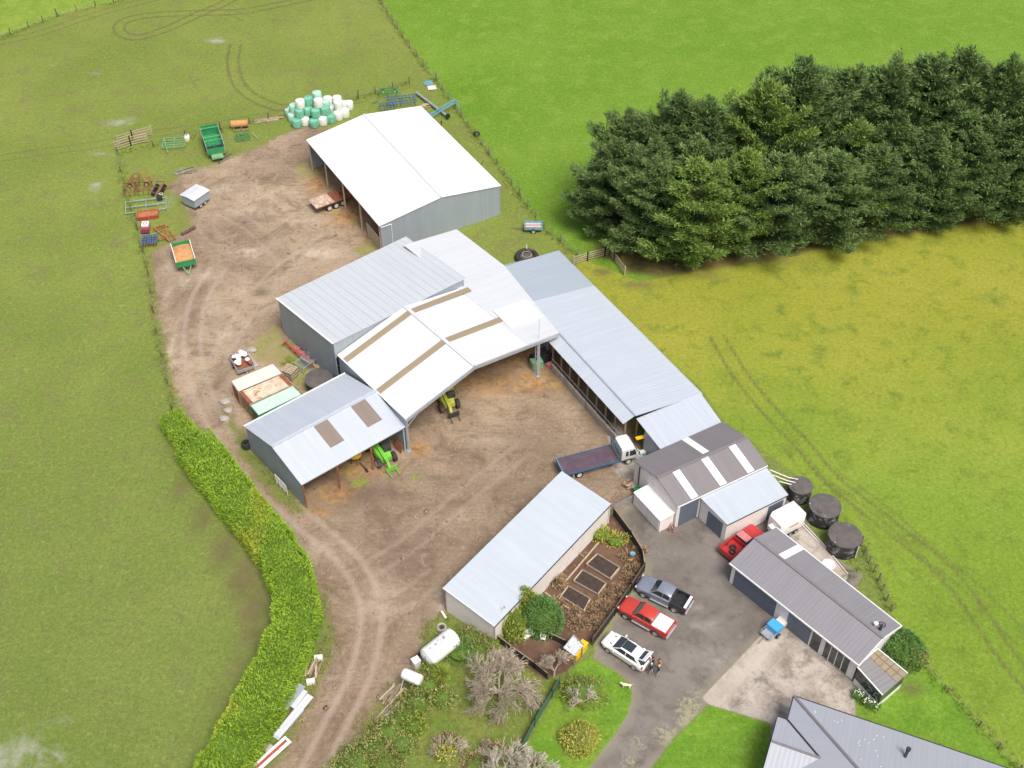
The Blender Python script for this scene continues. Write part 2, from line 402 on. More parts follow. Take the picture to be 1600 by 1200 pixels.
S_yard=np.minimum(S_yard,-sdf(g1)); 
S_in=np.maximum(sdf(g2),np.maximum(sdf(g3),sdf(g4)))
asph=px([(958,812),(1000,778),(1040,800),(1060,770),(1200,740),(1235,770),(1245,790),(1290,860),(1350,900),(1330,930),(1240,850),(1150,880),(1240,990),(1188,994),(1096,1091),(1108,1100),(1055,1150),(1010,1210),(912,1210),(959,1150),(981,1116),(988,1090),(986,1071),(970,1054),(927,1029),(932,1003),(960,962),(988,925),(1004,900),(1010,880),(990,845)])
conc=px([(1188,994),(1212,970),(1240,985),(1335,1068),(1337,1120),(1330,1210),(1200,1210),(1205,1130),(1108,1101),(1096,1091)])
apron=px([(946,664),(962,660),(1010,716),(1000,760),(984,762),(958,735)])
back_conc=px([(1246,812),(1262,822),(1325,900),(1312,925),(1240,850),(1232,830)])
bed=px([(945,800),(962,808),(1008,880),(1000,905),(925,1000),(905,1030),(885,1050),(850,1062),(790,1020),(785,995),(835,985),(845,925)])
lawn=px([(925,1028),(970,1054),(986,1071),(988,1090),(981,1116),(959,1150),(912,1212),(795,1212),(830,1150),(872,1080),(892,1050),(905,1036)])
lawn2=px([(1108,1101),(1207,1131),(1195,1212),(1012,1212),(1056,1151)])
lawn3=px([(1335,1080),(1400,1080),(1420,1030),(1445,1040),(1592,1205),(1600,1225),(1300,1225),(1335,1120)])
vivid=px([(578,-60),(600,12),(662,100),(682,128),(742,212),(842,348),(905,402),(1000,440),(1200,400),(1400,350),(1640,325),(2600,220),(2600,-700),(420,-700)])
east=px([(905,402),(1000,440),(1200,400),(1400,350),(1640,325),(2300,250),(2300,1700),(1600,1225),(1592,1205),(1440,1037),(1395,960),(1345,850),(1250,745),(1130,655),(1098,610),(900,430)])
far=px([(-600,140),(-10,58),(90,25),(200,0),(330,-40),(545,-110),(400,-700),(-2500,-700),(-2500,420)])
orch=px([(700,955),(790,1000),(850,1062),(890,1052),(872,1080),(795,1215),(540,1215),(590,1130),(650,1040)])
pinebed=px([(930,390),(985,425),(1030,432),(1130,418),(1200,408),(1290,386),(1390,370),(1470,358),(1620,333),(1700,320),(1700,290),(1600,280),(1250,330),(950,370)])
ATT={}
ATT['s_yard']=S_yard; ATT['s_in']=S_in
ATT['s_asph']=sdf(asph); ATT['s_conc']=np.maximum(sdf(conc),np.maximum(sdf(apron),sdf(back_conc)))
ATT['s_bed']=sdf(bed); ATT['s_lawn']=np.maximum(sdf(lawn),np.maximum(sdf(lawn2),sdf(lawn3)))
ATT['s_vivid']=sdf(vivid); ATT['s_east']=sdf(east); ATT['s_far']=sdf(far); ATT['s_orch']=sdf(orch); ATT['s_pine']=sdf(pinebed)
ATT['rut']=ruts([([(560,-20),(430,8),(370,18),(300,20),(230,24),(192,34),(188,50),(215,58),(260,45),(310,22),(350,5),(375,-10)],.7),
  ([(300,20),(360,20),(388,30)],.45),([(368,70),(364,95),(370,125),(390,148),(425,165),(450,168)],.75),
  ([(-20,250),(60,238),(150,226),(250,207),(330,197),(430,178),(520,166),(650,128)],.42),([(-30,72),(60,52),(150,22),(260,-8)],.5),
  ([(1120,525),(1160,590),(1210,650),(1250,690),(1295,745),(1350,790),(1420,845),(1480,895),(1530,960),(1570,1020),(1620,1080)],.62),
  ([(1230,690),(1290,765),(1340,815),(1370,870),(1400,920)],.35),([(1290,735),(1380,800),(1460,870),(1520,920),(1600,1000)],.4),([(1350,800),(1430,880),(1480,935)],.3)])
ATT['lane']=ruts([([(475,1230),(520,1140),(560,1060),(578,990),(575,930),(540,870),(470,810),(400,740),(350,680),(315,610),(300,540),(310,470),(340,420)],.9),
  ([(560,900),(640,850),(720,780),(820,700)],.5),([(575,960),(640,930),(680,900)],.5),([(340,560),(420,440),(500,380),(560,330)],.6),
  ([(350,330),(400,360),(450,420),(400,450),(330,420)],.5),([(330,330),(322,355),(345,378),(375,372)],.4)],.95,.34)
ATT['puddle']=blobs([(340,62,2.4,1.3,1),(165,80,2.,.8,.6),(75,102,2.3,.8,.6),(190,190,3,1.6,.8),(150,290,1.6,2.6,.75),(150,115,2.,.9,.4),(22,1175,3.4,2.2,.9),(110,1197,3.5,1.2,.5),(100,1130,3,1,.4),(160,240,3,.8,.5),(262,315,1.8,2.4,.6),(180,250,2.,1.2,.5),
  (300,262,2.6,.8,.8),(60,1190,3,2,.8)])
ATT['pale']=blobs([(388,395,2.2,1.3,1),(395,400,1.2,1,.9),(345,295,1.8,1.2,.7),(500,395,2.8,1.2,.9),(470,345,3,1.,.5),(380,330,2,1.5,.5),(430,300,3,1,.45),(290,440,1.2,1.4,.6),(330,480,1.4,2,.5),(320,430,1.5,1.3,.6),(740,608,2.4,1.2,1),(815,590,2,.8,.4),(265,415,1,1.4,.6),(262,460,.6,3,.6),(265,550,.5,4,.7),(850,470,1,1,.1),
  (1040,965,1.2,.7,.55),(1110,975,1.0,.5,.5),(1092,978,1.0,.5,.45),(1120,1030,1.6,1.8,.5),(970,1030,1,.4,.4),(1125,1060,1.4,1.,.4),(1070,1130,2.4,.5,.5),(1090,950,1,.4,.5),(350,520,2,1.6,.6),(500,860,4,1.5,.45),(600,930,2,3,.4),(760,690,3,.8,.45),(690,940,.7,1.6,.7)])
ATT['dark']=blobs([(560,770,4,1.8,.9),(530,745,3,2,.8),(660,610,3.5,2.2,.7),(870,575,1.6,2.2,.7),(900,600,1,2.4,.7),(945,650,2,2.5,.8),(850,610,2.5,1.2,.5),(790,590,2,1.2,.4),(408,457,1.2,.9,.8),(400,400,2,1,.3),(1175,965,1.6,1.6,.5),(1160,940,2,1.5,.5),(900,745,3,1,.6),(640,870,3,3,.35),(780,760,5,2,.3),(345,590,1.2,3,.55),(345,640,1.,2,.5),(495,230,2.6,1.6,.5),(1060,840,1.8,1,.5),(1000,830,1.6,2,.3),(700,640,2,1.5,.35),(600,745,3,1.2,.45),(860,700,3,1.6,.35),(1300,870,1.5,1.2,.4)])
ATT['straw']=blobs([(500,285,2,3,1),(545,335,2.6,3,1),(585,375,1.6,2,1),(560,310,4,6,.9),(760,540,9,5,1),(740,600,6,2.2,.8),(840,600,5,1.6,.8),(640,600,5,4,.55),(880,560,3,3,.8),(830,590,3,1.4,.9),(800,590,3,1.,.7),(655,700,1.2,1.2,1),(520,770,2.4,1.6,.8),(560,730,4,2.,.7),(500,800,1.4,.8,.7),(970,670,1.5,1.5,.7),(930,610,1.4,3.,.7),(895,565,1.2,1.6,.8)])
ATT['weed']=blobs([(490,270,1.2,1.4,.9),(570,392,1.8,1.0,1),(590,398,1.,.8,.9),(555,345,1.6,.7,.6),(525,330,1.2,.6,.7),(560,752,1.6,1.2,.8),(540,735,1.2,1.,.7),(650,745,1.6,.8,.6),(610,745,1.4,.8,.4),(700,840,3,1.,.15),(330,262,2,.8,.6),(272,335,1,2,.8),(950,690,1.4,.8,.4),(1000,905,.8,2.2,.9),(975,935,.8,2.2,.9),(945,975,.8,2.2,1),(1345,840,.8,1.,.8),(1330,870,1,1,.4)])
ATT['leaves']=blobs([(1078,1115,1.4,2.2,1),(1040,1150,1.6,1.2,.8),(1000,1160,1.5,2,.45),(1090,1085,1,1,.6),(985,1190,1.5,1,.6)])
ATT['bare']=blobs([(262,700,1.,2.,.5),(285,760,1.3,3,.7),(315,810,1.5,3,.8),(350,860,1.8,3.4,.9),(380,905,2.,3.4,1),(398,950,1.8,3.2,1),(395,990,1.6,3,.8),(370,1040,1.5,3,.6),(340,1090,1.5,3,.5),(940,370,3,3,.4),(1000,445,3,1.2,.7),(1100,430,4,1.2,.6),(1230,408,5,1.2,.5),(940,425,1.5,1.,.9),(965,500,6,5,.35),(505,960,1,3,.5),(500,1020,1,3,.6),(1395,1045,2,1.5,.7),(1425,1075,1.5,1,.8)])  # thin brown soil patches; along the hedge its shade is painted in too
NYv,NXv=XX.shape
def noise2(x,y,s):   # cheap value noise for gentle relief
    xi=np.floor(x/s).astype(int);yi=np.floor(y/s).astype(int);fx=x/s-xi;fy=y/s-yi
    h=lambda a,b:np.modf(np.abs(np.sin(a*127.1+b*311.7)*43758.5453))[0]
    u=fx*fx*(3-2*fx);v=fy*fy*(3-2*fy)
    return (h(xi,yi)*(1-u)+h(xi+1,yi)*u)*(1-v)+(h(xi,yi+1)*(1-u)+h(xi+1,yi+1)*u)*v
Z=(noise2(PX,PY,1.1)-.5)*.03+(noise2(PX+9,PY,.45)-.5)*.02-ATT['rut']*.05
hard=np.maximum(ATT['s_conc'],ATT['s_asph'])
Z=np.where(hard>-.3,(noise2(PX,PY,4)-.5)*.01,Z)-.02
Z+=np.clip((np.hypot(PX,PY-110)-120)/400,0,3)**1.5*6*(noise2(PX,PY,260)-.35)
# material shared by the whole sheet
def ground_mat():
    t=NT('farm_ground'); A={k:t.attr(k) for k in ATT}
    nb=t.noise(.055,4,.6); nm=t.noise(.35,5,.65,dist=.4); nf=t.noise(2.6,5,.75); nx=t.noise(7,3,.8); ne=t.noise(1.1,6,.7)
    def msk(s,amp=1.2,w=.25): return t.mr(t.math('MULTIPLY_ADD',t.math('SUBTRACT',ne,.5),amp,s),-w,w,smooth=True)
    def two(a,b,n,lo=.35,hi=.65): return t.mix(t.mr(n,lo,hi),a,b)
    # pasture: olive and patchy to the west, vivid to the north-east, yellowish by the pines
    west=two(two(alb(.18,.245,.045),alb(.255,.305,.068),nb,.3,.7),alb(.215,.205,.08),nm,.5,.74)
    viv=two(two(alb(.135,.275,.020),alb(.185,.325,.034),nb,.3,.7),alb(.225,.35,.055),nm,.48,.75)
    sep=t.n.new('ShaderNodeSeparateXYZ'); t.lk(t.obj(),sep.inputs[0])
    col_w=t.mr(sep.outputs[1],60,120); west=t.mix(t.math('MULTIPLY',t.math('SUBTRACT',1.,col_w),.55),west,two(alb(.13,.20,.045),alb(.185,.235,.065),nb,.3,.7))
    # long grazed strips near the trees are yellower than the ground by the sheds
    yel=t.mr(t.math('ADD',sep.outputs[1],t.math('MULTIPLY',t.math('SUBTRACT',nb,.5),34)),82,106)
    ea=two(t.mix(yel,alb(.195,.31,.032),alb(.295,.32,.034)),t.mix(yel,alb(.255,.36,.046),alb(.36,.36,.05)),nb,.35,.65)
    ea=two(ea,alb(.16,.235,.03),nm,.52,.72)
    col=t.mix(msk(A['s_vivid'],.8),west,viv); col=t.mix(msk(A['s_east'],.8),col,ea)
    col=t.mix(msk(A['s_far'],.6),col,two(alb(.20,.33,.035),alb(.28,.38,.06),nm,.4,.6))
    lw=two(two(alb(.125,.27,.022),alb(.19,.35,.035),nm),alb(.26,.32,.05),nb,.5,.8)
    col=t.mix(msk(A['s_lawn'],.35,.12),col,lw)
    orc=two(two(alb(.12,.22,.03),alb(.22,.26,.06),nm),alb(.20,.14,.07),t.noise(1.6,6,.75),.5,.62)
    col=t.mix(msk(A['s_orch'],1.4),col,orc)
    # blades, clumps and thin places
    fine=t.mr(t.math('MULTIPLY_ADD',nf,.55,t.math('MULTIPLY',nx,.45)),.38,.60)
    col=t.mix(t.math('MULTIPLY',t.math('SUBTRACT',1.,fine),.82),col,t.mix(.62,col,alb(.04,.07,.01)))
    dk=t.mr(t.noise(.8,7,.80),.55,.70,0,.45); col=t.mix(dk,col,alb(.065,.12,.02))
    col=t.mix(t.mr(t.noise(1.7,5,.7,vec=t.map(t.obj(),(1,1,1),loc=(40,7,0))),.55,.70,0,.36),col,alb(.36,.40,.12))
    col=t.mix(t.mr(t.math('MULTIPLY',A['rut'],t.mr(ne,.22,.55)),.06,.6,0,.82),col,alb(.12,.105,.045))
    pud=t.math('MULTIPLY',A['puddle'],t.mr(nm,.3,.6)); pm=t.mr(t.math('MULTIPLY',pud,t.mr(ne,.3,.6,.55,1.)),.12,.7,0,.72,smooth=True); col=t.mix(pm,col,alb(.35,.36,.30))
    col=t.mix(msk(A['s_pine'],2.2,.7),col,two(alb(.11,.075,.035),alb(.19,.17,.05),ne))
    col=t.mix(t.mr(t.math('MULTIPLY',A['bare'],t.mr(ne,.2,.6,.5,1.)),.1,.9,0,.78,smooth=True),col,two(alb(.115,.105,.045),alb(.17,.13,.07),nm))  # brown soil plus the hedge's painted shade, mixed into the ground colour
    # yard gravel
    gr=two(two(alb(.32,.245,.165),alb(.46,.36,.25),nm,.3,.7),alb(.24,.175,.12),nb,.42,.62)
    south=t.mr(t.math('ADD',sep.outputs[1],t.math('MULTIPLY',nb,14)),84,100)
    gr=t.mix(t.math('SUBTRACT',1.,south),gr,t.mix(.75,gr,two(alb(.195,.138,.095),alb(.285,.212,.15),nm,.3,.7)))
    gr=t.mix(t.mr(nf,.52,.7,0,.4),gr,alb(.48,.41,.33)); gr=t.mix(t.mr(nf,.3,.47,.55,0),gr,alb(.15,.11,.08)); gr=t.mix(t.mr(nx,.3,.45,.6,0),gr,alb(.10,.075,.055))
    gr=t.mix(t.mr(t.noise(.22,7,.72,dist=1.2),.50,.62,0,.62),gr,alb(.15,.105,.07)); gr=t.mix(t.mr(t.noise(.5,6,.75,vec=t.map(t.obj(),(1,1,1),loc=(31,5,0)),dist=.8),.58,.70,0,.5),gr,alb(.47,.39,.30)); gr=t.mix(t.mr(t.noise(1.0,3,.6,vec=t.map(t.obj(),(.25,2.2,1),(0,0,.75)),dist=.5),.55,.68,0,.32),gr,alb(.13,.10,.08))
    gr=t.mix(t.mr(t.math('MULTIPLY',A['lane'],t.mr(ne,.25,.5,.4,1)),.1,.8,0,.6),gr,alb(.40,.33,.265)); 
    gr=t.mix(t.math('MULTIPLY',A['pale'],t.mr(ne,.35,.62,.15,.9)),gr,alb(.56,.48,.37))
    gr=t.mix(t.math('MULTIPLY',A['dark'],t.mr(nm,.3,.55,.3,.85)),gr,alb(.105,.078,.055))
    gr=t.mix(t.math('MULTIPLY',A['puddle'],t.mr(nm,.35,.6,.2,.9)),gr,alb(.30,.29,.27))
    gr=t.mix(t.mr(t.math('MULTIPLY',A['straw'],t.mr(t.noise(.9,6,.75),.3,.62,.25,1.)),.08,.7,0,.92),gr,two(alb(.46,.27,.10),alb(.24,.135,.06),ne,.4,.6))
    wd=t.mr(t.math('MULTIPLY',A['weed'],t.mr(t.noise(1.3,6,.75),.3,.6)),.2,.6,0,.8,smooth=True); gr=t.mix(wd,gr,two(alb(.16,.24,.03),alb(.28,.30,.06),nf))
    mix_in=t.mix(t.mr(t.noise(.7,6,.75),.42,.62),alb(.33,.25,.15),alb(.22,.26,.05))
    gr=t.mix(msk(A['s_in'],1.8,.6),gr,mix_in)
    ym=t.mr(t.math('MULTIPLY_ADD',t.math('SUBTRACT',t.noise(.6,7,.75),.5),3.4,A['s_yard']),-.55,.55,smooth=True)
    edge=t.mr(t.math('ABSOLUTE',A['s_yard']),0,1.3,.55,0); col=t.mix(edge,col,alb(.20,.18,.07))
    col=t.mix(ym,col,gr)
    # sealed drive
    asp=two(two(alb(.155,.138,.122),alb(.225,.205,.185),t.noise(.22,5,.6),.35,.65),alb(.115,.10,.088),nm,.5,.7)
    asp=t.mix(t.mr(nx,.6,.8,0,.5),asp,alb(.33,.30,.27)); asp=t.mix(t.mr(nf,.25,.42,.5,0),asp,alb(.07,.06,.052))
    asp=t.mix(t.math('MULTIPLY',A['pale'],t.mr(ne,.4,.6,.1,.8)),asp,alb(.42,.38,.34)); asp=t.mix(t.math('MULTIPLY',A['dark'],.55),asp,alb(.075,.062,.045))
    asp=t.mix(t.mr(t.math('MULTIPLY',A['leaves'],t.mr(t.noise(2.2,5,.8),.38,.6)),.25,.5,0,.6),asp,alb(.40,.39,.22))
    asp=t.mix(t.mr(t.noise(.16,6,.75,dist=1.),.50,.64,0,.5),asp,alb(.105,.092,.082)); asp=t.mix(t.mr(t.noise(.6,6,.8,vec=t.map(t.obj(),(1,1,1),loc=(3,51,0))),.58,.68,0,.45),asp,alb(.30,.27,.24))
    aw=t.mr(t.math('MULTIPLY',A['weed'],t.mr(nf,.2,.5,.5,1)),.3,.7,0,.9); asp=t.mix(aw,asp,two(alb(.15,.17,.03),alb(.27,.27,.05),nf))
    ae=t.mr(A['s_asph'],0,.9,.6,0); asp=t.mix(ae,asp,alb(.27,.25,.18))
    col=t.mix(msk(A['s_asph'],.45,.12),col,asp)
    # concrete pad with lighter strip, cracks and stains
    cc=two(two(alb(.33,.29,.245),alb(.46,.42,.37),nm,.38,.6),alb(.23,.20,.165),t.noise(.5,7,.75),.48,.62)
    cc=t.mix(t.mr(nf,.5,.7,0,.45),cc,alb(.20,.17,.14))
    e0=G(1188,994);e1=G(1096,1091); ang=math.atan2(e1.y-e0.y,e1.x-e0.x)
    rc=t.n.new('ShaderNodeSeparateXYZ'); t.lk(t.map(t.map(t.obj(),(1,1,1),loc=(-e0.x,-e0.y,0)),(1,1,1),(0,0,-ang)),rc.inputs[0])
    for ax,per,ofs in ((0,5.2,.3),(1,4.4,.42)):
        fr=t.math('FRACT',t.math('ADD',t.math('DIVIDE',rc.outputs[ax],per),ofs)); ln=t.mr(t.math('ABSOLUTE',t.math('SUBTRACT',fr,.5)),.486,.497,0,.3)
        cc=t.mix(ln,cc,alb(.13,.11,.09))
    strip=t.mr(t.math('ABSOLUTE',rc.outputs[1]),1.55,1.75,.55,0)
    cc=t.mix(t.math('MULTIPLY',strip,t.mr(ne,.2,.6,.4,1)),cc,alb(.50,.44,.38))
    cm=t.mr(A['s_conc'],-.08,.08); col=t.mix(cm,col,cc)
    # garden soil
    so=two(two(alb(.10,.058,.042),alb(.17,.105,.07),nm),alb(.33,.22,.14),t.noise(2.4,6,.8),.56,.70)
    col=t.mix(msk(A['s_bed'],.5,.15),col,so)
    hgt=t.math('ADD',t.math('MULTIPLY',nf,.7),t.math('MULTIPLY',nx,.5))
    flat=t.math('SUBTRACT',1.,t.math('MULTIPLY',t.math('MAXIMUM',cm,t.mr(A['s_asph'],-.2,.2)),.75))
    t.bump(t.math('MULTIPLY',hgt,flat),.75,.12)
    wet=t.math('SUBTRACT',.95,t.math('MULTIPLY',pm,.25))
    return t.out(col,wet,0,.2)
gm=ground_mat()
cx=(XX[:-1,:-1]+XX[1:,1:])/2
def face_avg(a): a=a.reshape(XX.shape); return (a[:-1,:-1]+a[1:,:-1]+a[:-1,1:]+a[1:,1:]).ravel()/4
fa={k:face_avg(ATT[k]) for k in ('s_yard','s_asph','s_conc','s_bed','s_lawn')}
cls=np.zeros(cx.size,int)
cls[fa['s_yard']>0]=1; cls[fa['s_lawn']>0]=4; cls[fa['s_asph']>0]=2; cls[fa['s_conc']>0]=3; cls[fa['s_bed']>0]=5
ii,jj=np.meshgrid(np.arange(NYv-1),np.arange(NXv-1),indexing='ij'); q0=(ii*NXv+jj).ravel()
quads=np.stack([q0,q0+1,q0+1+NXv,q0+NXv],1)
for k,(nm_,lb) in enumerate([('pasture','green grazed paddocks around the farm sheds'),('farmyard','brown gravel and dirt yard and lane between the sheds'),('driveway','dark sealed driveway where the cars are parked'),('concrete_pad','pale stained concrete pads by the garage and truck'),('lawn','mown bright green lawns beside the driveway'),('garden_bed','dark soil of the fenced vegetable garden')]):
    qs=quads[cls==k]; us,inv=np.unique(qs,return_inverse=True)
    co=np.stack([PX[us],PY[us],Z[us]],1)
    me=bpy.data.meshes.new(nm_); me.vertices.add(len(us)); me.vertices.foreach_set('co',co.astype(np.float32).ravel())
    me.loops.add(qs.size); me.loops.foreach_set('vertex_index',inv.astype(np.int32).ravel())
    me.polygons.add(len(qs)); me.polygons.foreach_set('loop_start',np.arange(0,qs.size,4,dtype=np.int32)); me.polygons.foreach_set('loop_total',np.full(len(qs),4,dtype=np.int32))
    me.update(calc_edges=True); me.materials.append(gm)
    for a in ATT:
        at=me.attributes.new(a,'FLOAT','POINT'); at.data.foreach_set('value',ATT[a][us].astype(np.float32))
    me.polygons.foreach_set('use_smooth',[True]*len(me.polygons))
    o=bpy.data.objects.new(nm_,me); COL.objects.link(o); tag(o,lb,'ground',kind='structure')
# ------------------------------------------------------------------ buildings
def ctr(pts,z=0): return Vector((sum(p.x for p in pts)/len(pts),sum(p.y for p in pts)/len(pts),z))
def roofplane(name,pts,mat,parent,udir,th=.07,label=None):
    pts=[Vector(p) for p in pts]
    n=(pts[1]-pts[0]).cross(pts[2]-pts[0])
    if n.z<0: pts=pts[::-1]
    return MB().panel(pts,th,udir).build(name,mat,parent,label=label)
def on_plane(P00,P10,P01,P11,u,v,dz=.05):
    a=lerp(P00,P10,u); b=lerp(P01,P11,u); p=lerp(a,b,v); n=(Vector(P10)-Vector(P00)).cross(Vector(P01)-Vector(P00)).normalized()
    if n.z<0: n=-n
    return p+n*dz
def patch(name,c4,u0,u1,v0,v1,mat,parent,udir,dz=.05,label=None,th=.04):
    q=[on_plane(*c4,u0,v0,dz),on_plane(*c4,u1,v0,dz),on_plane(*c4,u1,v1,dz),on_plane(*c4,u0,v1,dz)]
    return roofplane(name,q,mat,parent,udir,th,label)
def wall(a,b,z0,za,zb,inner,th=.12,mid=None):
    """upright wall from a to b, top za at a and zb at b; inner = a point inside the building; mid=(t,z) gable peak"""
    a=Vector((a[0],a[1],0));b=Vector((b[0],b[1],0)); d=(b-a).normalized(); n=Vector((-d.y,d.x,0))
    if n.dot(Vector((inner[0],inner[1],0))-a)>0: pts_dir=1
    else: pts_dir=-1
    pts=[V2(a,z0),V2(b,z0),V2(b,zb)]
    if mid: pts.append(V2(lerp(a,b,mid[0]),mid[1]))
    pts.append(V2(a,za))
    nn=(pts[1]-pts[0]).cross(pts[2]-pts[0])
    m=MB()
    # make the panel extrude towards the inside
    if nn.dot(n)*pts_dir>0: pts=pts[::-1]
    m.panel(pts,th,d); return m
def proud(a,b,t0,t1,z0,z1,inner,outby=.04,th=.05):
    a=Vector((a[0],a[1],0));b=Vector((b[0],b[1],0)); d=(b-a).normalized(); n=Vector((-d.y,d.x,0))
    if n.dot(Vector((inner[0],inner[1],0))-a)>0: n=-n
    p=lerp(a,b,t0)+n*outby;q=lerp(a,b,t1)+n*outby
    pts=[V2(p,z0),V2(q,z0),V2(q,z1),V2(p,z1)]
    nn=(pts[1]-pts[0]).cross(pts[2]-pts[0])
    if nn.dot(n)<0: pts=pts[::-1]
    return MB().panel(pts,th,d)
def inset(poly,o):
    c=ctr(poly); out=[];k=len(poly)
    for i in range(k):
        p=poly[i]; a=(Vector(poly[i-1])-p);a.z=0;a.normalize(); b=(Vector(poly[(i+1)%k])-p);b.z=0;b.normalize()
        s=abs(a.x*b.y-a.y*b.x) or 1; out.append(Vector(p)+(a+b)*(o/s))
    return out
def gutter(a,b,parent,mat='white',r=.08,name='gutter'): MB().beam(a,b,.12,.11).build(name,mat,parent)

# ---- hay barn -------------------------------------------------------------
A,B,C,D=G(478.7,218,4.6),G(593.4,353,4.6),G(783.4,290,4.6),G(657.5,165.3,4.6)
R1=V2(lerp(B,C,.5),5.85); R2=V2(lerp(A,D,.5),5.85); ud=(B-A).normalized()
t=thing('hay_barn','largest open-fronted barn with blown-out white gable roof and grey end wall, furthest up the yard','barn',ctr([A,B,C,D]))
HB=(A,B,C,D)
roofplane('roof_slope',[A,B,R1,R2],'barn_roof',t,ud); roofplane('roof_slope',[D,C,R1,R2],'barn_roof',t,ud)
m=MB().beam(R1+Vector((0,0,.04)),R2+Vector((0,0,.04)),.34,.07); m.build('ridge_cap','white_roof2',t)
i=inset([A,B,C,D],.12); ic=ctr(i)
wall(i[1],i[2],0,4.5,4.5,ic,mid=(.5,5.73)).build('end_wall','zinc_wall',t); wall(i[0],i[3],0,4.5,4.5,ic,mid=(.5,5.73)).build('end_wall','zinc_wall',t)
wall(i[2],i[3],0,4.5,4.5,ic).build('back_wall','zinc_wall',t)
for k in (0.02,.25,.5,.73,.985):
    p=lerp(i[0],i[1],k); MB().tube(V2(p,0),V2(p,4.45),.13,.11,8).build('post','wood_pale',t)
for k in (.25,.5,.75):
    p=lerp(i[0],i[1],k); q=lerp(i[3],i[2],k); MB().beam(V2(p,4.35),V2(lerp(p,q,.5),5.6),.1,.25).beam(V2(lerp(p,q,.5),5.6),V2(q,4.35),.1,.25).build('rafter','wood',t)
gutter(A+Vector((0,0,-.1)),B+Vector((0,0,-.1)),t)
p0=proud(i[1],i[2],.01,.02,0,1,ic); a=lerp(i[1],i[2],.012); dn=(i[1]-i[0]).normalized()*.08
m=MB().tube(V2(i[1],4.25)+dn,V2(lerp(i[1],i[2],.085),4.25)+dn,.05,n=6).tube(V2(lerp(i[1],i[2],.085),4.25)+dn,V2(lerp(i[1],i[2],.085),.1)+dn,.05,n=6); m.build('downpipe','white',t)
m=wall(lerp(i[0],i[1],.80),i[1],0,2.2,2.2,ic,.06); m.build('plywood_lining','wood_pale',t)
# ---- stacked hay inside barn
for k,(u,v,n) in enumerate([(.25,.62,3),(.6,.6,4),(.82,.45,3)]):
    p=lerp(lerp(i[0],i[1],u),lerp(i[3],i[2],u),v)
    m=MB()
    for a_ in range(3):
        for b_ in range(2):
            for c_ in range(n-1 if (a_+b_)%2 else n): m.box((p.x+(a_-1)*1.3*ud.x-(b_-.5)*2.2*ud.y,p.y+(a_-1)*1.3*ud.y+(b_-.5)*2.2*ud.x,.45+c_*.88),(1.22,2.1,.86),math.atan2(ud.y,ud.x))
    ORG[0]=Vector((0,0,0)); m.build('hay_stack','straw',None,label=['stack of hay bales deep inside the hay barn near its far post','stack of hay bales in the middle of the hay barn behind the flat trailer','stack of hay bales near the front corner inside the hay barn'][k],cat='hay stack',group='hay stacks in the barn')

# ---- big central gable shed ---------------------------------------------------
E_L=G(633,655,5.1); E_R=G(873,520,5.1)
fd=(E_R-E_L); fd.z=0; FL=fd.length; fd.normalize()
bd=Vector((-fd.y,fd.x,0)); 
if bd.y<0: bd=-bd
BR=G(713.5,358.4,5.1); depth=(BR-E_R).dot(bd)
E_R=E_L+fd*FL; BR=E_R+bd*depth; BL=E_L+bd*depth
RT=.4343; RF=V2(lerp(E_L,E_R,RT),7.2); RB=RF+bd*depth
JL=lerp(E_R,BR,0); 
t=thing('machinery_shed','big central white gable shed with tan skylight strips and a wide open front','shed',ctr([E_L,E_R,BR,BL]))
BIG=(E_L,E_R,BR,BL)
W_,S_,E_,N_=G(431.5,466,5.2),G(520,537,6.9),G(727,435,6.9),G(634,369.5,5.2)
def cross2(p,d,q,e):
    k=((q.x-p.x)*e.y-(q.y-p.y)*e.x)/(d.x*e.y-d.y*e.x); return Vector((p.x+d.x*k,p.y+d.y*k,0))
sd_=(E_-S_); ne_=(N_-E_)
X_=cross2(RF,bd,S_,sd_); X_.z=7.2; XL=cross2(E_L,bd,S_,sd_); XL.z=5.1
def zr(p): return 7.2+(5.1-7.2)*((p-RF).dot(fd)/((E_R-RF).dot(fd)))
def onpl(x,y):
    z=5.
    for _ in range(30): z=zr(G(x,y,z))
    return G(x,y,z)
BR=onpl(713.5,358.4); Qv=onpl(789,416)
lo_,hi_=-20.,20.
for _ in range(40):
    md_=(lo_+hi_)/2; Y_=BR+fd*md_; Y_.z=zr(Y_)
    if P(Y_.x,Y_.y,Y_.z)[0]<664: lo_=md_
    else: hi_=md_
Ex=Vector((E_.x,E_.y,0)); Ex.z=zr(Ex)
roofplane('roof_slope',[E_L,RF,X_,XL],'white_roof',t,bd)
# right slope: main part then an older lean-to strip
k1=.62; zR=7.2+(5.1-7.2)*k1
MR=V2(lerp(RF,E_R,k1),zR); MBk=V2(lerp(RB,BR,k1),zR)
roofplane('roof_slope',[RF,E_R,Qv,BR,Y_,Ex,X_],'white_roof',t,bd)
M2_=cross2(MR,bd,BR,fd); M2_.z=zr(M2_)
_u=Vector((0,0,.035))
roofplane('leanto_roof',[MR+_u,E_R+_u,Qv+_u,BR+_u,M2_+_u],'white_roof2',t,bd,.03,label='slightly greyer lower strip of the white roof')
c4L=(BL,E_L,RB,RF); c4R=(RB,RF,MBk,MR)
def ufor(y): return y
UP=Vector((0,0,1))
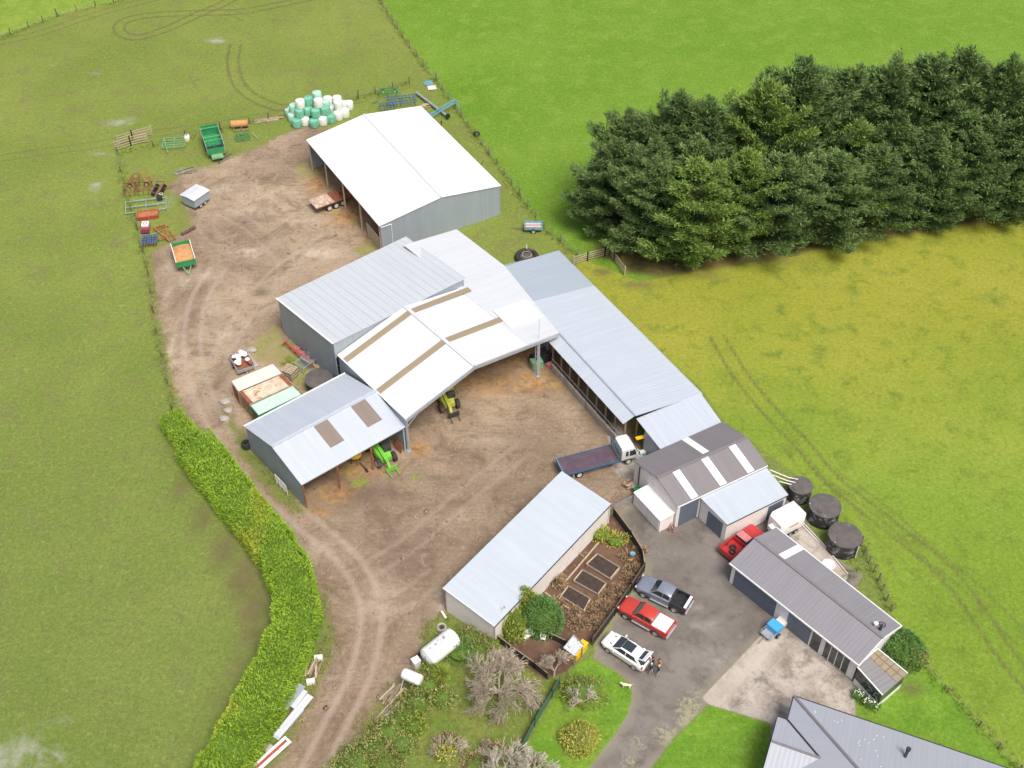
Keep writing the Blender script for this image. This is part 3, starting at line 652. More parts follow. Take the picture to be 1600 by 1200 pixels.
# tan skylight strips running up each slope
for (s,w_) in ((.495,.035),(.775,.035)):
    patch('skylight',(BL,E_L,RB,RF),s-w_/2,s+w_/2,0.02,.985,'tan_sheet',t,bd,.05)
    patch('skylight',(RB,RF,MBk,MR),s-w_/2,s+w_/2,.02,.99,'tan_sheet',t,bd,.05)
patch('new_sheet',(MBk,MR,BR,E_R),.70,.86,0.0,1.0,'skylight',t,bd,.065,label='brighter new sheets patched into the white roof')
MB().beam(RF+UP*.05,X_+UP*.05,.4,.07).build('ridge_cap','white_roof2',t)
# fascia truss at the open front
m=MB(); dn=-bd*.02
for a_,b_ in ((E_L,RF),(RF,E_R)): m.beam(a_+dn-UP*.30,b_+dn-UP*.30,.14,.42)
m.build('front_fascia','steel',t)
ii_=inset([E_L,E_R,BR,BL],.15); ic=ctr(ii_)
wall(ii_[0],V2(XL,0)+fd*.15,0,5.0,5.0,ic).build('side_wall','zinc_wall_rust',t)
wall(V2(lerp(E_R,Qv,.15),0)-fd*.2,V2(Qv,0)-fd*.2,0,4.6,Qv.z-.15,ic).build('side_wall','zinc_wall',t); wall(V2(Qv,0)-fd*.2,V2(BR,0)-fd*.2,0,Qv.z-.15,BR.z-.1,ic).build('side_wall','zinc_wall',t)
wall(V2(Y_,0)-bd*.15,V2(BR,0)-bd*.15-fd*.2,0,Y_.z-.1,BR.z-.1,ic).build('back_wall','zinc_wall',t)
def truss_post(p,h,parent):
    m=MB(); m.beam(p,p+UP*h,.12,.30).beam(p+bd*.5,p+bd*.5+UP*h,.12,.14)
    for z in np.arange(.5,h-.4,.7): m.beam(p+UP*z,p+bd*.5+UP*(z+.35),.05,.05)
    m.box(p+UP*.06+bd*.25,(.5,.9,.12),math.atan2(bd.y,bd.x)+math.pi/2); m.build('post','steel',parent)
truss_post(V2(E_L,0)+fd*.25+bd*.2,4.9,t)
pr=V2(lerp(E_L,E_R,.868),0)+bd*.15; truss_post(pr,5.2,t)
MB().beam(V2(E_L,3.6)+fd*.3+bd*.2,lerp(E_L,RF,.28)-UP*.35+bd*.2,.07,.12).build('brace','steel',t)
for dd in (6.5,):
    a_=E_L+bd*dd;b_=RF+bd*dd;c_=E_R+bd*dd
    MB().beam(a_-UP*.3,b_-UP*.3,.12,.35).beam(b_-UP*.3,c_-UP*.3,.12,.35).build('rafter','steel',t)
    MB().beam(V2(c_,0)-fd*.3,V2(c_,4.8)-fd*.3,.14,.3).build('post','steel',t)
# radio aerial on front pillar
ORG[0]=Vector((0,0,0))
a_=pr+UP*5.5
m=MB().tube(a_,a_+UP*3.1,.025,.02,5).tube(a_+UP*2.2-fd*.25,a_+UP*2.2+fd*.25,.015,n=4).tube(a_+UP*2.8-fd*.18,a_+UP*2.8+fd*.18,.015,n=4).tube(a_+UP*1.4-fd*.3,a_+UP*1.4+fd*.3,.015,n=4)
m.build('aerial','steel',None,label='thin radio aerial above the right front pillar of the central shed',cat='aerial')

# ---- tall monoslope shed --------------------------------------------------------
W_,S_,E_,N_=G(431.5,466,5.2),G(520,537,6.9),G(727,435,6.9),G(634,369.5,5.2)
t=thing('implement_shed','tall light grey shed with closely ribbed single-slope roof and blank grey walls','shed',ctr([W_,S_,E_,N_]))
roofplane('roof',[W_,S_,E_,N_],'tall_roof',t,(N_-W_))
TL=(W_,S_,E_,N_)
m=MB(); nrib=int((N_-W_).length/.92)
for k in range(nrib+1):
    a_=lerp(W_,N_,k/nrib);b_=lerp(S_,E_,k/nrib); m.beam(a_+UP*.01,b_+UP*.01,.035,.05)
m.build('roof_ribs','tall_roof',t)
i=inset([W_,S_,E_,N_],.12); ic=ctr(i)
wall(i[0],i[1],0,5.1,6.75,ic).build('end_wall','zinc_wall_rust',t); wall(i[3],i[2],0,5.1,6.75,ic).build('end_wall','zinc_wall',t)
wall(i[1],i[2],4.6,6.75,6.75,ic).build('clerestory_wall','zinc_wall',t,label='narrow blue-grey wall strip above the white roof')
wall(i[0],i[3],3.4,5.1,5.1,ic).build('front_wall','zinc_wall',t)
for k in np.linspace(.01,.99,5):
    p=lerp(i[0],i[3],k); MB().beam(V2(p,0),V2(p,5.),.2,.2).build('post','steel',t)
MB().beam(W_+UP*.03,S_+UP*.03,.22,.06).build('barge_flashing','white',t)

# ---- lower-left gable shed --------------------------------------------------------
A,B,C,D=G(381,666,3.65),G(471,758,3.65),G(634,667,3.65),G(539,583,3.65)
R1=V2(lerp(A,B,.53),5.15);R2=V2(lerp(D,C,.53),5.15)
t=thing('tractor_shed','low pale grey gable shed with two brown skylights, open along its front','shed',ctr([A,B,C,D]))
LS=(A,B,C,D)
ud=(D-A).normalized()
roofplane('roof_slope',[A,D,R2,R1],'zinc_roof',t,ud); roofplane('roof_slope',[B,C,R2,R1],'zinc_roof',t,ud)
MB().beam(R1+UP*.03,R2+UP*.03,.36,.06).build('ridge_cap','zinc_roof',t)
MB().beam(A+UP*.03,D+UP*.03,.14,.08).build('gutter','white',t)
c4=(R1,R2,B,C)
patch('skylight',c4,.38,.51,.05,.62,'clear',t,ud); patch('skylight',c4,.74,.88,.05,.62,'clear',t,ud)
i=inset([A,B,C,D],.12); ic=ctr(i)
wall(i[0],i[1],0,3.55,3.55,ic,mid=(.53,5.03)).build('end_wall','zinc_wall_rust',t)
wall(i[0],i[3],0,3.55,3.55,ic).build('back_wall','zinc_wall',t)
wall(i[3],i[2],0,3.55,3.55,ic,mid=(.53,5.03)).build('end_wall','zinc_wall',t)
for k in (.005,.33,.66,.99):
    p=lerp(i[1],i[2],k); MB().tube(V2(p,0),V2(p,3.5),.10,n=8).build('post','rust' if k<.7 else 'steel',t)
MB().beam(i[1]-UP*.12,i[2]-UP*.12,.08,.25).build('front_beam','wood',t)

# ---- long right-hand shed with feed lane -------------------------------------------
RZ=4.4
K0=G(873,520,RZ);K1=G(993,650,RZ); kd=(K1-K0); kd.z=0; KL=kd.length; kd.normalize(); kp=Vector((-kd.y,kd.x,0))
if kp.x<0: kp=-kp
NEz=3.2
q1=G(1094,612,NEz); wN=(q1-K1).dot(kp)
back=(G(868,393,NEz)-K0).dot(kd)
SWz=3.9; wS=(K0-G(858,535,SWz)).dot(kp)
t=thing('cattle_shed','very long pale blue-grey shed roof running diagonally beside the east paddock','shed',V2(K0,0))
def KP(a,b,z): return Vector((K0.x,K0.y,0))+kd*a+kp*b+UP*z
kb=back
a1=kb+ (KL-kb)*.27; a2=kb+(KL-kb)*.42
def zat(b): return RZ+(NEz-RZ)*b/wN
# wide north-east slope, in three ages of iron
sq=(KP(kb,-0.1,zat(-.1)),KP(kb,wN,NEz))
L0=0.0
bl=-6.2  # the oldest part reaches under the edge of the white roof
roofplane('roof_slope',[G(788,416,4.5),KP(kb+ (KL-kb)*.20,-.5,4.5),KP(a1,-.1,zat(-.1)),KP(a1,wN,NEz),KP(kb,wN,NEz)],'zinc_dull',t,kd,label='older darker blue-grey end of the roof')
roofplane('roof_slope',[KP(a1,0,RZ+.02),KP(a2,0,RZ+.02),KP(a2,wN,NEz+.02),KP(a1,wN,NEz+.02)],'zinc_roof',t,kd)
roofplane('roof_slope',[KP(a2,0,RZ+.04),KP(KL,0,RZ+.04),KP(KL,wN,NEz+.04),KP(a2,wN,NEz+.04)],'zinc_roof',t,kd)
roofplane('canopy_roof',[KP(.2,0,RZ),KP(KL-.1,0,RZ),KP(KL-.1,-wS,SWz),KP(.2,-wS,SWz)],'zinc_roof',t,kd)
MB().beam(KP(0,0,RZ+.07),KP(KL,0,RZ+.07),.2,.05).build('ridge_cap','zinc_dull',t)
cc_=KP(KL/2,wN/2,0)
wall(KP(kb+.1,wN-.15,0),KP(KL,wN-.15,0),0,NEz-.1,NEz-.1,cc_).build('back_wall','zinc_wall',t)
wall(KP(kb+.1,-.2,0),KP(kb+.1,wN-.15,0),0,zat(0)-.12,NEz-.1,cc_).build('end_wall','zinc_wall',t)
nb_=8
for k in range(nb_+1):
    a_=.4+(KL-.8)*k/nb_; MB().tube(KP(a_,-.9,0),KP(a_,-.9,4.0),.11,n=8).build('post','wood',t)
m=MB()
for k in range(int((KL-1)/.9)): m.box(KP(.8+k*.9+.45,-1.25,.45),(.84,.22,.9),math.atan2(kd.y,kd.x))
m.build('feed_wall','conc',t)
MB().beam(KP(.4,-1.1,1.4),KP(KL-.4,-1.1,1.4),.06,.08).build('neck_rail','steel',t)
KPf=KP
# ---- small link shed ---------------------------------------------------------------
A,B,C,D=G(994,654,3.6),G(1033,703,3.1),G(1127.5,660,3.1),G(1094.5,613.5,3.6)
t=thing('link_shed','small pale zinc-roofed shed squeezed between the long shed and the grey-brown workshop','shed',ctr([A,B,C,D]))
roofplane('roof',[A,B,C,D],'zinc_roof',t,(D-A))
i=inset([A,B,C,D],.1); ic=ctr(i)
wall(i[3],i[2],0,3.5,3.,ic).build('side_wall','zinc_wall',t); wall(i[0],i[3],2.9,3.5,3.5,ic).build('top_wall','rust',t)
wall(lerp(i[0],i[1],.32),i[1],0,3.3,3.,ic).build('front_wall','zinc_wall',t)
MB().tube(V2(i[0],0),V2(i[0],3.4),.1,n=8).build('post','rust',t)

# ---- grey-brown workshop -------------------------------------------------------------
A,B,C,D=G(990.5,720,3.3),G(1058.7,792,3.3),G(1199.6,727,3.3),G(1128.7,658.9,3.3)
R1=V2(lerp(A,B,.525),4.3);R2=V2(lerp(D,C,.525),4.3)
t=thing('workshop','cream-walled workshop with grey-brown gable roof and four white skylight strips','workshop',ctr([A,B,C,D]))
WS=(A,B,C,D); ud=(D-A).normalized()
roofplane('roof_slope',[A,D,R2,R1],'brown_roof',t,ud);roofplane('roof_slope',[B,C,R2,R1],'brown_roof',t,ud)
MB().beam(R1+UP*.04,R2+UP*.04,.3,.05).build('ridge_cap','brown_roof',t)
cN=(R1,R2,A,D); cS=(R1,R2,B,C)
patch('skylight',cN,.53,.60,.12,.99,'skylight',t,ud)
for u in (.155,.47,.78): patch('skylight',cS,u,u+.075,.04,.97,'skylight',t,ud)
i=inset([A,B,C,D],.12); ic=ctr(i)
wall(i[0],i[1],0,3.2,3.2,ic,mid=(.525,4.18)).build('end_wall','cream_wall',t)
wall(i[3],i[2],0,3.2,3.2,ic,mid=(.525,4.18)).build('end_wall','cream_wall',t)
wall(i[1],i[2],0,3.2,3.2,ic).build('front_wall','cream_wall',t); wall(i[0],i[3],0,3.2,3.2,ic).build('back_wall','cream_wall',t)
proud(i[1],i[2],.03,.24,0,2.9,ic).build('roller_door','door_blue',t)
for tt in (.015,.25):
    proud(i[1],i[2],tt,tt+.012,0,3.0,ic,.07,.06).build('door_jamb','white',t)
gutter(B-UP*.08,C-UP*.08,t,'white')
a_=lerp(i[0],i[1],.12); nrm=(i[0]-i[3]).normalized()*.07
MB().tube(V2(a_,.1)+nrm,V2(a_,3.2)+nrm,.06,n=6).build('downpipe','black',t)
# low locker annexe on end wall
q=[V2(lerp(i[0],i[1],.33),0),V2(lerp(i[0],i[1],.97),0)]
nn=(i[0]-i[3]);nn.z=0;nn.normalize()
t=thing('locker_block','low white locker block with two pale doors against the workshop end wall','storage',V2(lerp(q[0],q[1],.5),0))
a_,b_=q[0]+nn*.02,q[1]+nn*.02; c_,d_=b_+nn*1.75,a_+nn*1.75
roofplane('lid',[V2(a_,2.0),V2(b_,2.0),V2(c_,1.75),V2(d_,1.75)],'white',t,nn,.08)
i2=inset([a_,b_,c_,d_],.06); MB().prism([p for p in i2],0,1.70).build('cabinet','cream_wall',t)
for s in (.04,.53): proud(i2[3],i2[2],s,s+.43,.1,1.6,ctr(i2),.03,.04).build('door','plaster',t)
# workshop lean-to garage with zinc roof
A2,B2,C2,D2=G(1094.5,778,3.05),G(1136.5,820,2.7),G(1232,773,2.7),G(1198,731,3.05)
t=thing('leanto_garage','white lean-to garage with pale blue roof and two blue doors, in front of workshop','garage',ctr([A2,B2,C2,D2]))
roofplane('roof',[A2,B2,C2,D2],'blue_roof',t,(D2-A2))
i=inset([A2,B2,C2,D2],.1); ic=ctr(i)
wall(i[0],i[1],0,2.95,2.62,ic).build('end_wall','cream_wall',t);wall(i[3],i[2],0,2.95,2.62,ic).build('end_wall','cream_wall',t)
wall(i[1],i[2],0,2.62,2.62,ic).build('front_wall','cream_wall',t)
proud(i[0],i[1],.30,.86,0,2.2,ic).build('roller_door','door_blue',t)
proud(i[1],i[2],.70,.955,0,2.15,ic).build('roller_door','door_blue',t)
MB().beam(B2-UP*.1,C2-UP*.1,.09,.09).build('gutter','black',t)

# ---- long white-walled shed with pale blue roof ---------------------------------------
A,B,C,D=G(877.5,736,3.6),G(956,788,3.0),G(772.5,977,3.0),G(691,919.5,3.6)
e=(D-A); e.z=0; e.normalize(); pw=Vector((-e.y,e.x,0)); 
if pw.x<0: pw=-pw
Lg=((D-A).dot(e)+(C-B).dot(e))/2; Wd=((B-A).dot(pw)+(C-D).dot(pw))/2
B=A+pw*Wd; B.z=3.0; D=A+e*Lg; C=D+pw*Wd; C.z=3.0
t=thing('long_shed','long low shed with plain pale blue roof and whitish walls beside the vegetable garden','shed',ctr([A,B,C,D]))
roofplane('roof',[A,B,C,D],'blue_roof',t,e)
i=inset([A,B,C,D],.12); ic=ctr(i)
wall(i[3],i[2],0,3.5,2.92,ic).build('end_wall','cream_wall',t); wall(i[0],i[1],0,3.5,2.92,ic).build('end_wall','cream_wall',t)
wall(i[1],i[2],0,2.92,2.92,ic).build('side_wall','cream_wall',t); wall(i[0],i[3],0,3.5,3.5,ic).build('side_wall','cream_wall',t)
MB().beam(B-UP*.1,C-UP*.1,.1,.1).build('gutter','black',t); MB().beam(C-UP*.06,D-UP*.06,.06,.14).build('barge_board','white',t)
MB().tube(V2(i[1]+(pw*.06),.1),V2(i[1]+pw*.06,2.9),.05,n=6).build('downpipe','white',t)
LONG=(A,B,C,D)

# ---- right-hand garage block with slate roof -----------------------------------------------
A,B,C,D=G(1139.5,880,2.85),G(1342,1040,2.85),G(1409,978,2.85),G(1213,824,2.85)
R1=V2(lerp(A,D,.5),3.95);R2=V2(lerp(B,C,.5),3.95)
t=thing('garage_block','long white garage block with slate-grey gable roof beside the concrete pad','garage',ctr([A,B,C,D]))
ud=(B-A).normalized()
roofplane('roof_slope',[A,B,R2,R1],'grey_roof',t,ud);roofplane('roof_slope',[D,C,R2,R1],'grey_roof',t,ud)
MB().beam(R1+UP*.04,R2+UP*.04,.26,.05).build('ridge_cap','brown_roof',t)
patch('skylight',(R1,R2,D,C),.185,.235,.03,.97,'skylight',t,ud)
for a_,b_ in ((D,C),(A,B)): MB().beam(a_-UP*.05,b_-UP*.05,.1,.16).build('fascia','white',t)
for a_,b_ in ((B,R2),(R2,C)): MB().beam(a_-UP*.06,b_-UP*.06,.08,.2).build('barge_board','white',t)
i=inset([A,B,C,D],.25); ic=ctr(i)
wall(i[0],i[1],0,2.75,2.75,ic).build('front_wall','plaster',t); wall(i[3],i[2],0,2.75,2.75,ic).build('back_wall','plaster',t)
wall(i[0],i[3],0,2.75,2.75,ic,mid=(.5,3.82)).build('end_wall','plaster',t);wall(i[1],i[2],0,2.75,2.75,ic,mid=(.5,3.82)).build('end_wall','plaster',t)
proud(i[0],i[1],.03,.375,0,2.35,ic).build('roller_door','door_blue',t)
proud(i[0],i[1],.475,.655,0,2.35,ic).build('roller_door','door_blue',t)
dr=proud(i[0],i[1],.668,.735,0,2.25,ic).build('entrance_door','glass',t)
w1=proud(i[0],i[1],.765,.955,.1,2.3,ic,.03,.04).build('window','glass',t)
for s in np.linspace(.765,.955,5): proud(i[0],i[1],s-.0025,s+.0025,.1,2.3,ic,.06,.03).build('mullion','white',w1)
a_=lerp(R2,C,.22)+UP*.05-ud*.8
MB().tube(a_,a_+UP*.7,.14,n=10).build('flue','steel_dark',t); MB().tube(a_-ud*.5+UP*.1,a_-ud*.5+UP*.45,.16,.2,n=10).build('roof_vent','white',t)
m=MB().torus(lerp(lerp(R1,R2,.93),lerp(D,C,.93),.45)+UP*.1,.28,.04); m.build('vent_ring','steel_dark',t)
GB=(A,B,C,D)
# sun porch
T=[G(1338.7,1042,2.5),G(1371,1014,2.5),G(1418,1052.7,2.35),G(1378.7,1086.7,2.35)]
t=thing('sun_porch','small dark-glazed porch with flat grey and tan sheet roof on garage end','porch',ctr(T))
roofplane('roof',T,'porch_sheet',t,(T[3]-T[0]))
patch('tan_roof_sheet',(T[1],T[2],T[0],T[3]),.02,.98,.03,.42,'tan_sheet',t,(T[3]-T[0]),.05)
for a_,b_ in ((0,3),(1,2),(0,1)): MB().beam(T[a_]+UP*.06,T[b_]+UP*.06,.10,.1).build('roof_edge','white',t)
m=MB()
for u in (.2,.4,.6,.8): m.beam(lerp(T[1],T[2],u)+UP*.09,lerp(lerp(T[1],T[2],u),lerp(T[0],T[3],u),.42)+UP*.09,.05,.04)
m.beam(lerp(T[1],T[0],.2)+UP*.10,lerp(T[2],T[3],.2)+UP*.09,.05,.04); m.build('roof_lattice','wood',t)
i=inset(T,.1); ic=ctr(i)
for a_,b_ in ((0,3),(3,2),(1,2)):
    wall(i[a_],i[b_],0,.75,.75,ic,.12).build('base_wall','white',t)
    wall(lerp(i[a_],i[b_],.001),i[b_],.75,2.3,2.3,ic,.05).build('window_band','glass',t)
# ---- house ------------------------------------------------------------------------------------
HE=2.7
Cn=G(1240,1087,HE); d1=(G(1574,1200,HE)-Cn); d1.z=0; d1.normalize(); d2=Vector((d1.y,-d1.x,0))
chk=(G(1228,1130,HE)-Cn).normalized()
Wm=13.5; Lm=27; hr=HE+Wm/2*math.tan(R(21))
t=thing('house','grey hip-roofed farmhouse at the lower right edge with a black flue','house',V2(Cn+d1*12+d2*6,0))
def HP(a,b,z): return Vector((Cn.x,Cn.y,0))+d1*a+d2*b+UP*z
h=Wm/2
r1,r2=HP(h,h,hr),HP(Lm-h,h,hr)
roofplane('roof_slope',[HP(0,0,HE),HP(Lm,0,HE),r2,r1],'house_roof',t,d1); roofplane('roof_slope',[HP(0,Wm,HE),HP(Lm,Wm,HE),r2,r1],'house_roof',t,d1)
roofplane('hip_end',[HP(0,0,HE),HP(0,Wm,HE),r1],'house_roof',t,d2); roofplane('hip_end',[HP(Lm,0,HE),HP(Lm,Wm,HE),r2],'house_roof',t,d2)
m=MB()
for a_,b_ in ((HP(0,0,HE),r1),(HP(0,Wm,HE),r1),(r1,r2)): m.beam(a_+UP*.05,b_+UP*.05,.22,.07)
m.build('hip_cap','brown_roof',t)
# projecting wing
wl,ws,ww=3.2,2.45,6.4
wz=HE+ww/2*math.tan(R(21))
rA=HP(-wl*.25,ws+ww/2,wz); rB=HP(ww/2,ws+ww/2,wz)
wl=.8
e0,e1=HP(-wl,ws,HE),HP(-wl,ws+ww,HE); rA=HP(-wl,ws+ww/2,wz)
roofplane('wing_roof',[e0,HP(0.0,ws,HE),rB,rA],'house_roof',t,d1,.05); roofplane('wing_roof',[e1,HP(0.0,ws+ww,HE),rB,rA],'house_roof',t,d1,.05)
m=MB(); m.beam(rA+UP*.05,rB+UP*.05,.2,.07); m.build('wing_ridge_cap','brown_roof',t)
MB().beam(HP(0,ws,HE)+UP*.04,rB+UP*.04,.16,.05).build('valley_flashing','steel_dark',t)
m=MB().panel([HP(-wl+.05,ws+.1,HE-.05),HP(-wl+.05,ws+ww-.1,HE-.05),rA+d1*.05-UP*.06],.06); m.build('wing_gable','white',t)
m=MB(); c_=[HP(.5,.5,0),HP(Lm-.5,.5,0),HP(Lm-.5,Wm-.5,0),HP(.5,Wm-.5,0)]; m.prism(c_,0,HE-.08)
m.prism([HP(-wl+.1,ws+.4,0),HP(.5,ws+.4,0),HP(.5,ws+ww-.4,0),HP(-wl+.1,ws+ww-.4,0)],0,HE-.08); m.build('walls','plaster',t)
m=MB()
for a_,b_ in ((HP(0,0,HE),HP(Lm,0,HE)),(HP(0,0,HE),HP(0,ws,HE)),(e0,HP(0,ws,HE)),(e0,e1),(HP(0,ws+ww,HE),HP(0,Wm,HE))): m.beam(a_-UP*.04,b_-UP*.04,.12,.12)
m.build('gutter','steel_dark',t)
f_=G(1412,1187,3.6); MB().tube(f_,G(1419,1172,4.3),.13,n=10).tube(G(1419,1172,4.3),G(1419,1172,4.3)+UP*.25,.2,n=10).build('flue','steel_dark',t)
m=MB()
for k in range(26):
    a_=random.uniform(1.5,9);b_=random.uniform(.8,5.2)
    if b_>a_*.95: continue
    z=HE+b_*math.tan(R(21)); m.box(HP(a_,b_,z+.02),(.08,.07,.02),random.uniform(0,3))
m.build('lichen_spots','white',t,kind='stuff')
# ------------------------------------------------------------------ vegetation
def rot_rand(n):
    q=rng.normal(size=(n,4)); q/=np.linalg.norm(q,axis=1)[:,None]; w,x,y,z=q.T
    return np.stack([np.stack([1-2*(y*y+z*z),2*(x*y-z*w),2*(x*z+y*w)],-1),np.stack([2*(x*y+z*w),1-2*(x*x+z*z),2*(y*z-x*w)],-1),np.stack([2*(x*z-y*w),2*(y*z+x*w),1-2*(x*x+y*y)],-1)],1)
def leaves(pos,nrm,size,asp=.35,spread=.8,jit=.3):
    """one pointed leaf (quad) per position, leaning along nrm with random spread"""
    n=len(pos); d=nrm+rng.normal(size=(n,3))*spread; d/=np.linalg.norm(d,axis=1)[:,None]+1e-9
    r=rng.normal(size=(n,3)); s=np.cross(d,r); s/=np.linalg.norm(s,axis=1)[:,None]+1e-9
    L=(size*(1+rng.uniform(-jit,jit,n)))[:,None]; w=L*asp
    a=pos; b=pos+d*L*.5+s*w*.5; c=pos+d*L; e=pos+d*L*.5-s*w*.5
    co=np.stack([a,b,c,e],1).reshape(-1,3); return co,np.arange(4*n).reshape(-1,4)
def sphere_pts(n): v=rng.normal(size=(n,3)); return v/np.linalg.norm(v,axis=1)[:,None]
def join(parts):
    co=[];fa=[];b=0
    for c,f in parts: co.append(c);fa.append(f+b);b+=len(c)
    return np.concatenate(co),np.concatenate(fa)
def pine_mesh(name,h,r,mat,seed,clumps=0):
    """whorls of upswept branches, each carrying shelves of needle tufts towards its end"""
    P_=[];N_=[];S_=[]; g=np.random.default_rng(100+seed); nw=15
    for w_ in range(nw):
        t_=(w_+.4)/nw; z0=h*(.03+.93*t_); nb=int(g.integers(5,8)) if t_<.85 else 4; a0=g.uniform(0,6.28)
        rad=r*max(.16,(1-t_**3.0))*(.6+.4*min(1,t_*5+.4))
        for k in range(nb):
            a=a0+k*6.283/nb+g.uniform(-.35,.35); L=rad*g.uniform(.55,1.3); rise=g.uniform(.12,.42)+t_*.35
            if g.uniform()<.07: continue
            m=int(34+34*L); u=g.uniform(.30,1.0,m)**.75; wd=(.30+.42*L*.32)*(1.15-u*.55)
            lat=g.normal(size=m)*wd*.62; ver=np.abs(g.normal(size=m))*.30*(.6+.4*L/r)+.06
            x=L*u; zz=z0+x*rise*u+ver-.12*x*(1-u)
            px_=x*math.cos(a)-lat*math.sin(a); py_=x*math.sin(a)+lat*math.cos(a)
            P_.append(np.stack([px_,py_,zz],1)); dn=np.stack([math.cos(a)*.7-lat*math.sin(a)*.6,math.sin(a)*.7+lat*math.cos(a)*.6,np.full(m,.85)],1); N_.append(dn); S_.append(np.full(m,.40))
    m=70; zt=g.uniform(.86,1.03,m)*h; rr=(1.05-zt/h)*r*.8; a=g.uniform(0,6.28,m); P_.append(np.stack([rr*np.cos(a),rr*np.sin(a),zt],1)); N_.append(np.stack([np.cos(a)*.4,np.sin(a)*.4,np.ones(m)],1)); S_.append(np.full(m,.42))
    P0=np.concatenate(P_);N0=np.concatenate(N_);S0=np.concatenate(S_); k=5
    P1=np.repeat(P0,k,0)+g.normal(size=(len(P0)*k,3))*.10; N1=np.repeat(N0,k,0)
    return leaves(P1,N1/np.linalg.norm(N1,axis=1)[:,None],np.repeat(S0,k),.22,.42)
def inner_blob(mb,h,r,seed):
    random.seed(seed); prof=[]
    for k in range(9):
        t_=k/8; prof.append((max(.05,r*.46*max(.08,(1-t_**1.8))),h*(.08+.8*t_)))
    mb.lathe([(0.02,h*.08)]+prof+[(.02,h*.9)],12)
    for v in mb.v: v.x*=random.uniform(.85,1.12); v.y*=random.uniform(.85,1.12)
PV=[]
def pine(x,y,h,variant,label):
    mat=['pine_a','pine_b','pine_a','pine_b','pine_a'][variant]
    t=thing('pine_tree',label,'pine tree',(x,y,0),random.uniform(0,6.28),'pine trees of the shelterbelt',local=True)
    if variant not in PVD:
        co,f=pine_mesh('crown',14,4.4,mat,variant); PVD[variant]=[]
        crown=np_mesh('crown',co,f,mat,t)
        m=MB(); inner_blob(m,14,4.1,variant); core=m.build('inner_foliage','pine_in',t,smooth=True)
        m=MB().tube((0,0,0),(0.1,0,7),.34,.22,8).tube((0.1,0,7),(0,.1,13.2),.22,.05,8)
        for k in range(26):
            a=k*2.4;z=1.2+k*.44;l=3.4*(1-z/15); m.tube((0,0,z),(l*math.cos(a),l*math.sin(a),z+l*.35),.07,.02,5)
        trunk=m.build('trunk','bark',t); PVD[variant]=[crown.data,core.data,trunk.data]
    else:
        for nm_,me in zip(('crown','inner_foliage','trunk'),PVD[variant]):
            o=bpy.data.objects.new(nm_,me); COL.objects.link(o); o.parent=t
    s=h/14; w=random.uniform(1.15,1.5)*(.55+.45*s) ; t.scale=(w,w,s); return t
PVD={}
front=[(952,372,232),(1010,412,262),(1085,402,250),(1150,398,248),(1215,392,250),(1285,378,240),(1352,362,232),(1422,352,215),(1492,342,205),(1560,332,190),(1625,325,180)]
back=[(985,345,178),(1040,352,152),(1100,345,150),(1160,338,122),(1222,325,98),(1285,318,116),(1345,308,98),(1400,305,92),(1452,300,86),(1515,296,84),(1580,290,110),(1640,288,120)]
fl=['at the west corner of the shelterbelt, darker and nearest the barn','at the near west corner of the shelterbelt, beside the white rail pen','bright yellow-green near row pine with bare grey branches showing','fourth from the west in the near row of the shelterbelt','fifth from the west in the near row of the shelterbelt','sixth from the west in the near row of the shelterbelt','seventh from the west in the near row of the shelterbelt','eighth from the west in the near row of the shelterbelt','ninth from the west in the near row, above brown needle litter','tenth from the west in the near row of the shelterbelt','near row pine cut off by the right edge of the photo']
bl_=['westernmost in the far row of the shelterbelt','with the pointed top at the west end of the shelterbelt','third from the west in the far row of the shelterbelt','fourth from the west in the far row of the shelterbelt','with the broad high crown left of the dip in the far row','sixth from the west in the far row of the shelterbelt','seventh from the west in the far row, right of the dip','eighth from the west in the far row of the shelterbelt','ninth from the west in the far row of the shelterbelt','the tallest looking crown in the far row at upper right','eleventh from the west in the far row, near the right edge','far row pine cut off by the right edge of the photo']
for k,(x,y,yt) in enumerate(front):
    g=G(x+random.uniform(-14,14),y-6+random.uniform(-12,6)); pine(g.x,g.y,max(8.,height_for(x,y-6,yt)),[0,2,1,3,2,0,2,4,0,4,2][k],'dark green pine '+fl[k] if k!=2 else fl[k])
for k,(x,y,yt) in enumerate(back):
    g=G(x+random.uniform(-16,16),y-14+random.uniform(-10,12)); pine(g.x,g.y,max(8.,height_for(x,y-14,yt)),[2,0,4,3,0,2,4,2,0,4,0,2][k],'dark green pine '+bl_[k])
for k in range(9):
    x=1010+k*72; g=G(x+random.uniform(-12,12),372-k*8+random.uniform(-6,6)); pine(g.x,g.y,random.uniform(11.5,14.5),[4,0,2,4,3,0,4,2,0][k],'dark green pine between the two rows, '+['first','second','third','fourth','fifth','sixth','seventh','eighth','ninth'][k]+' from the west')
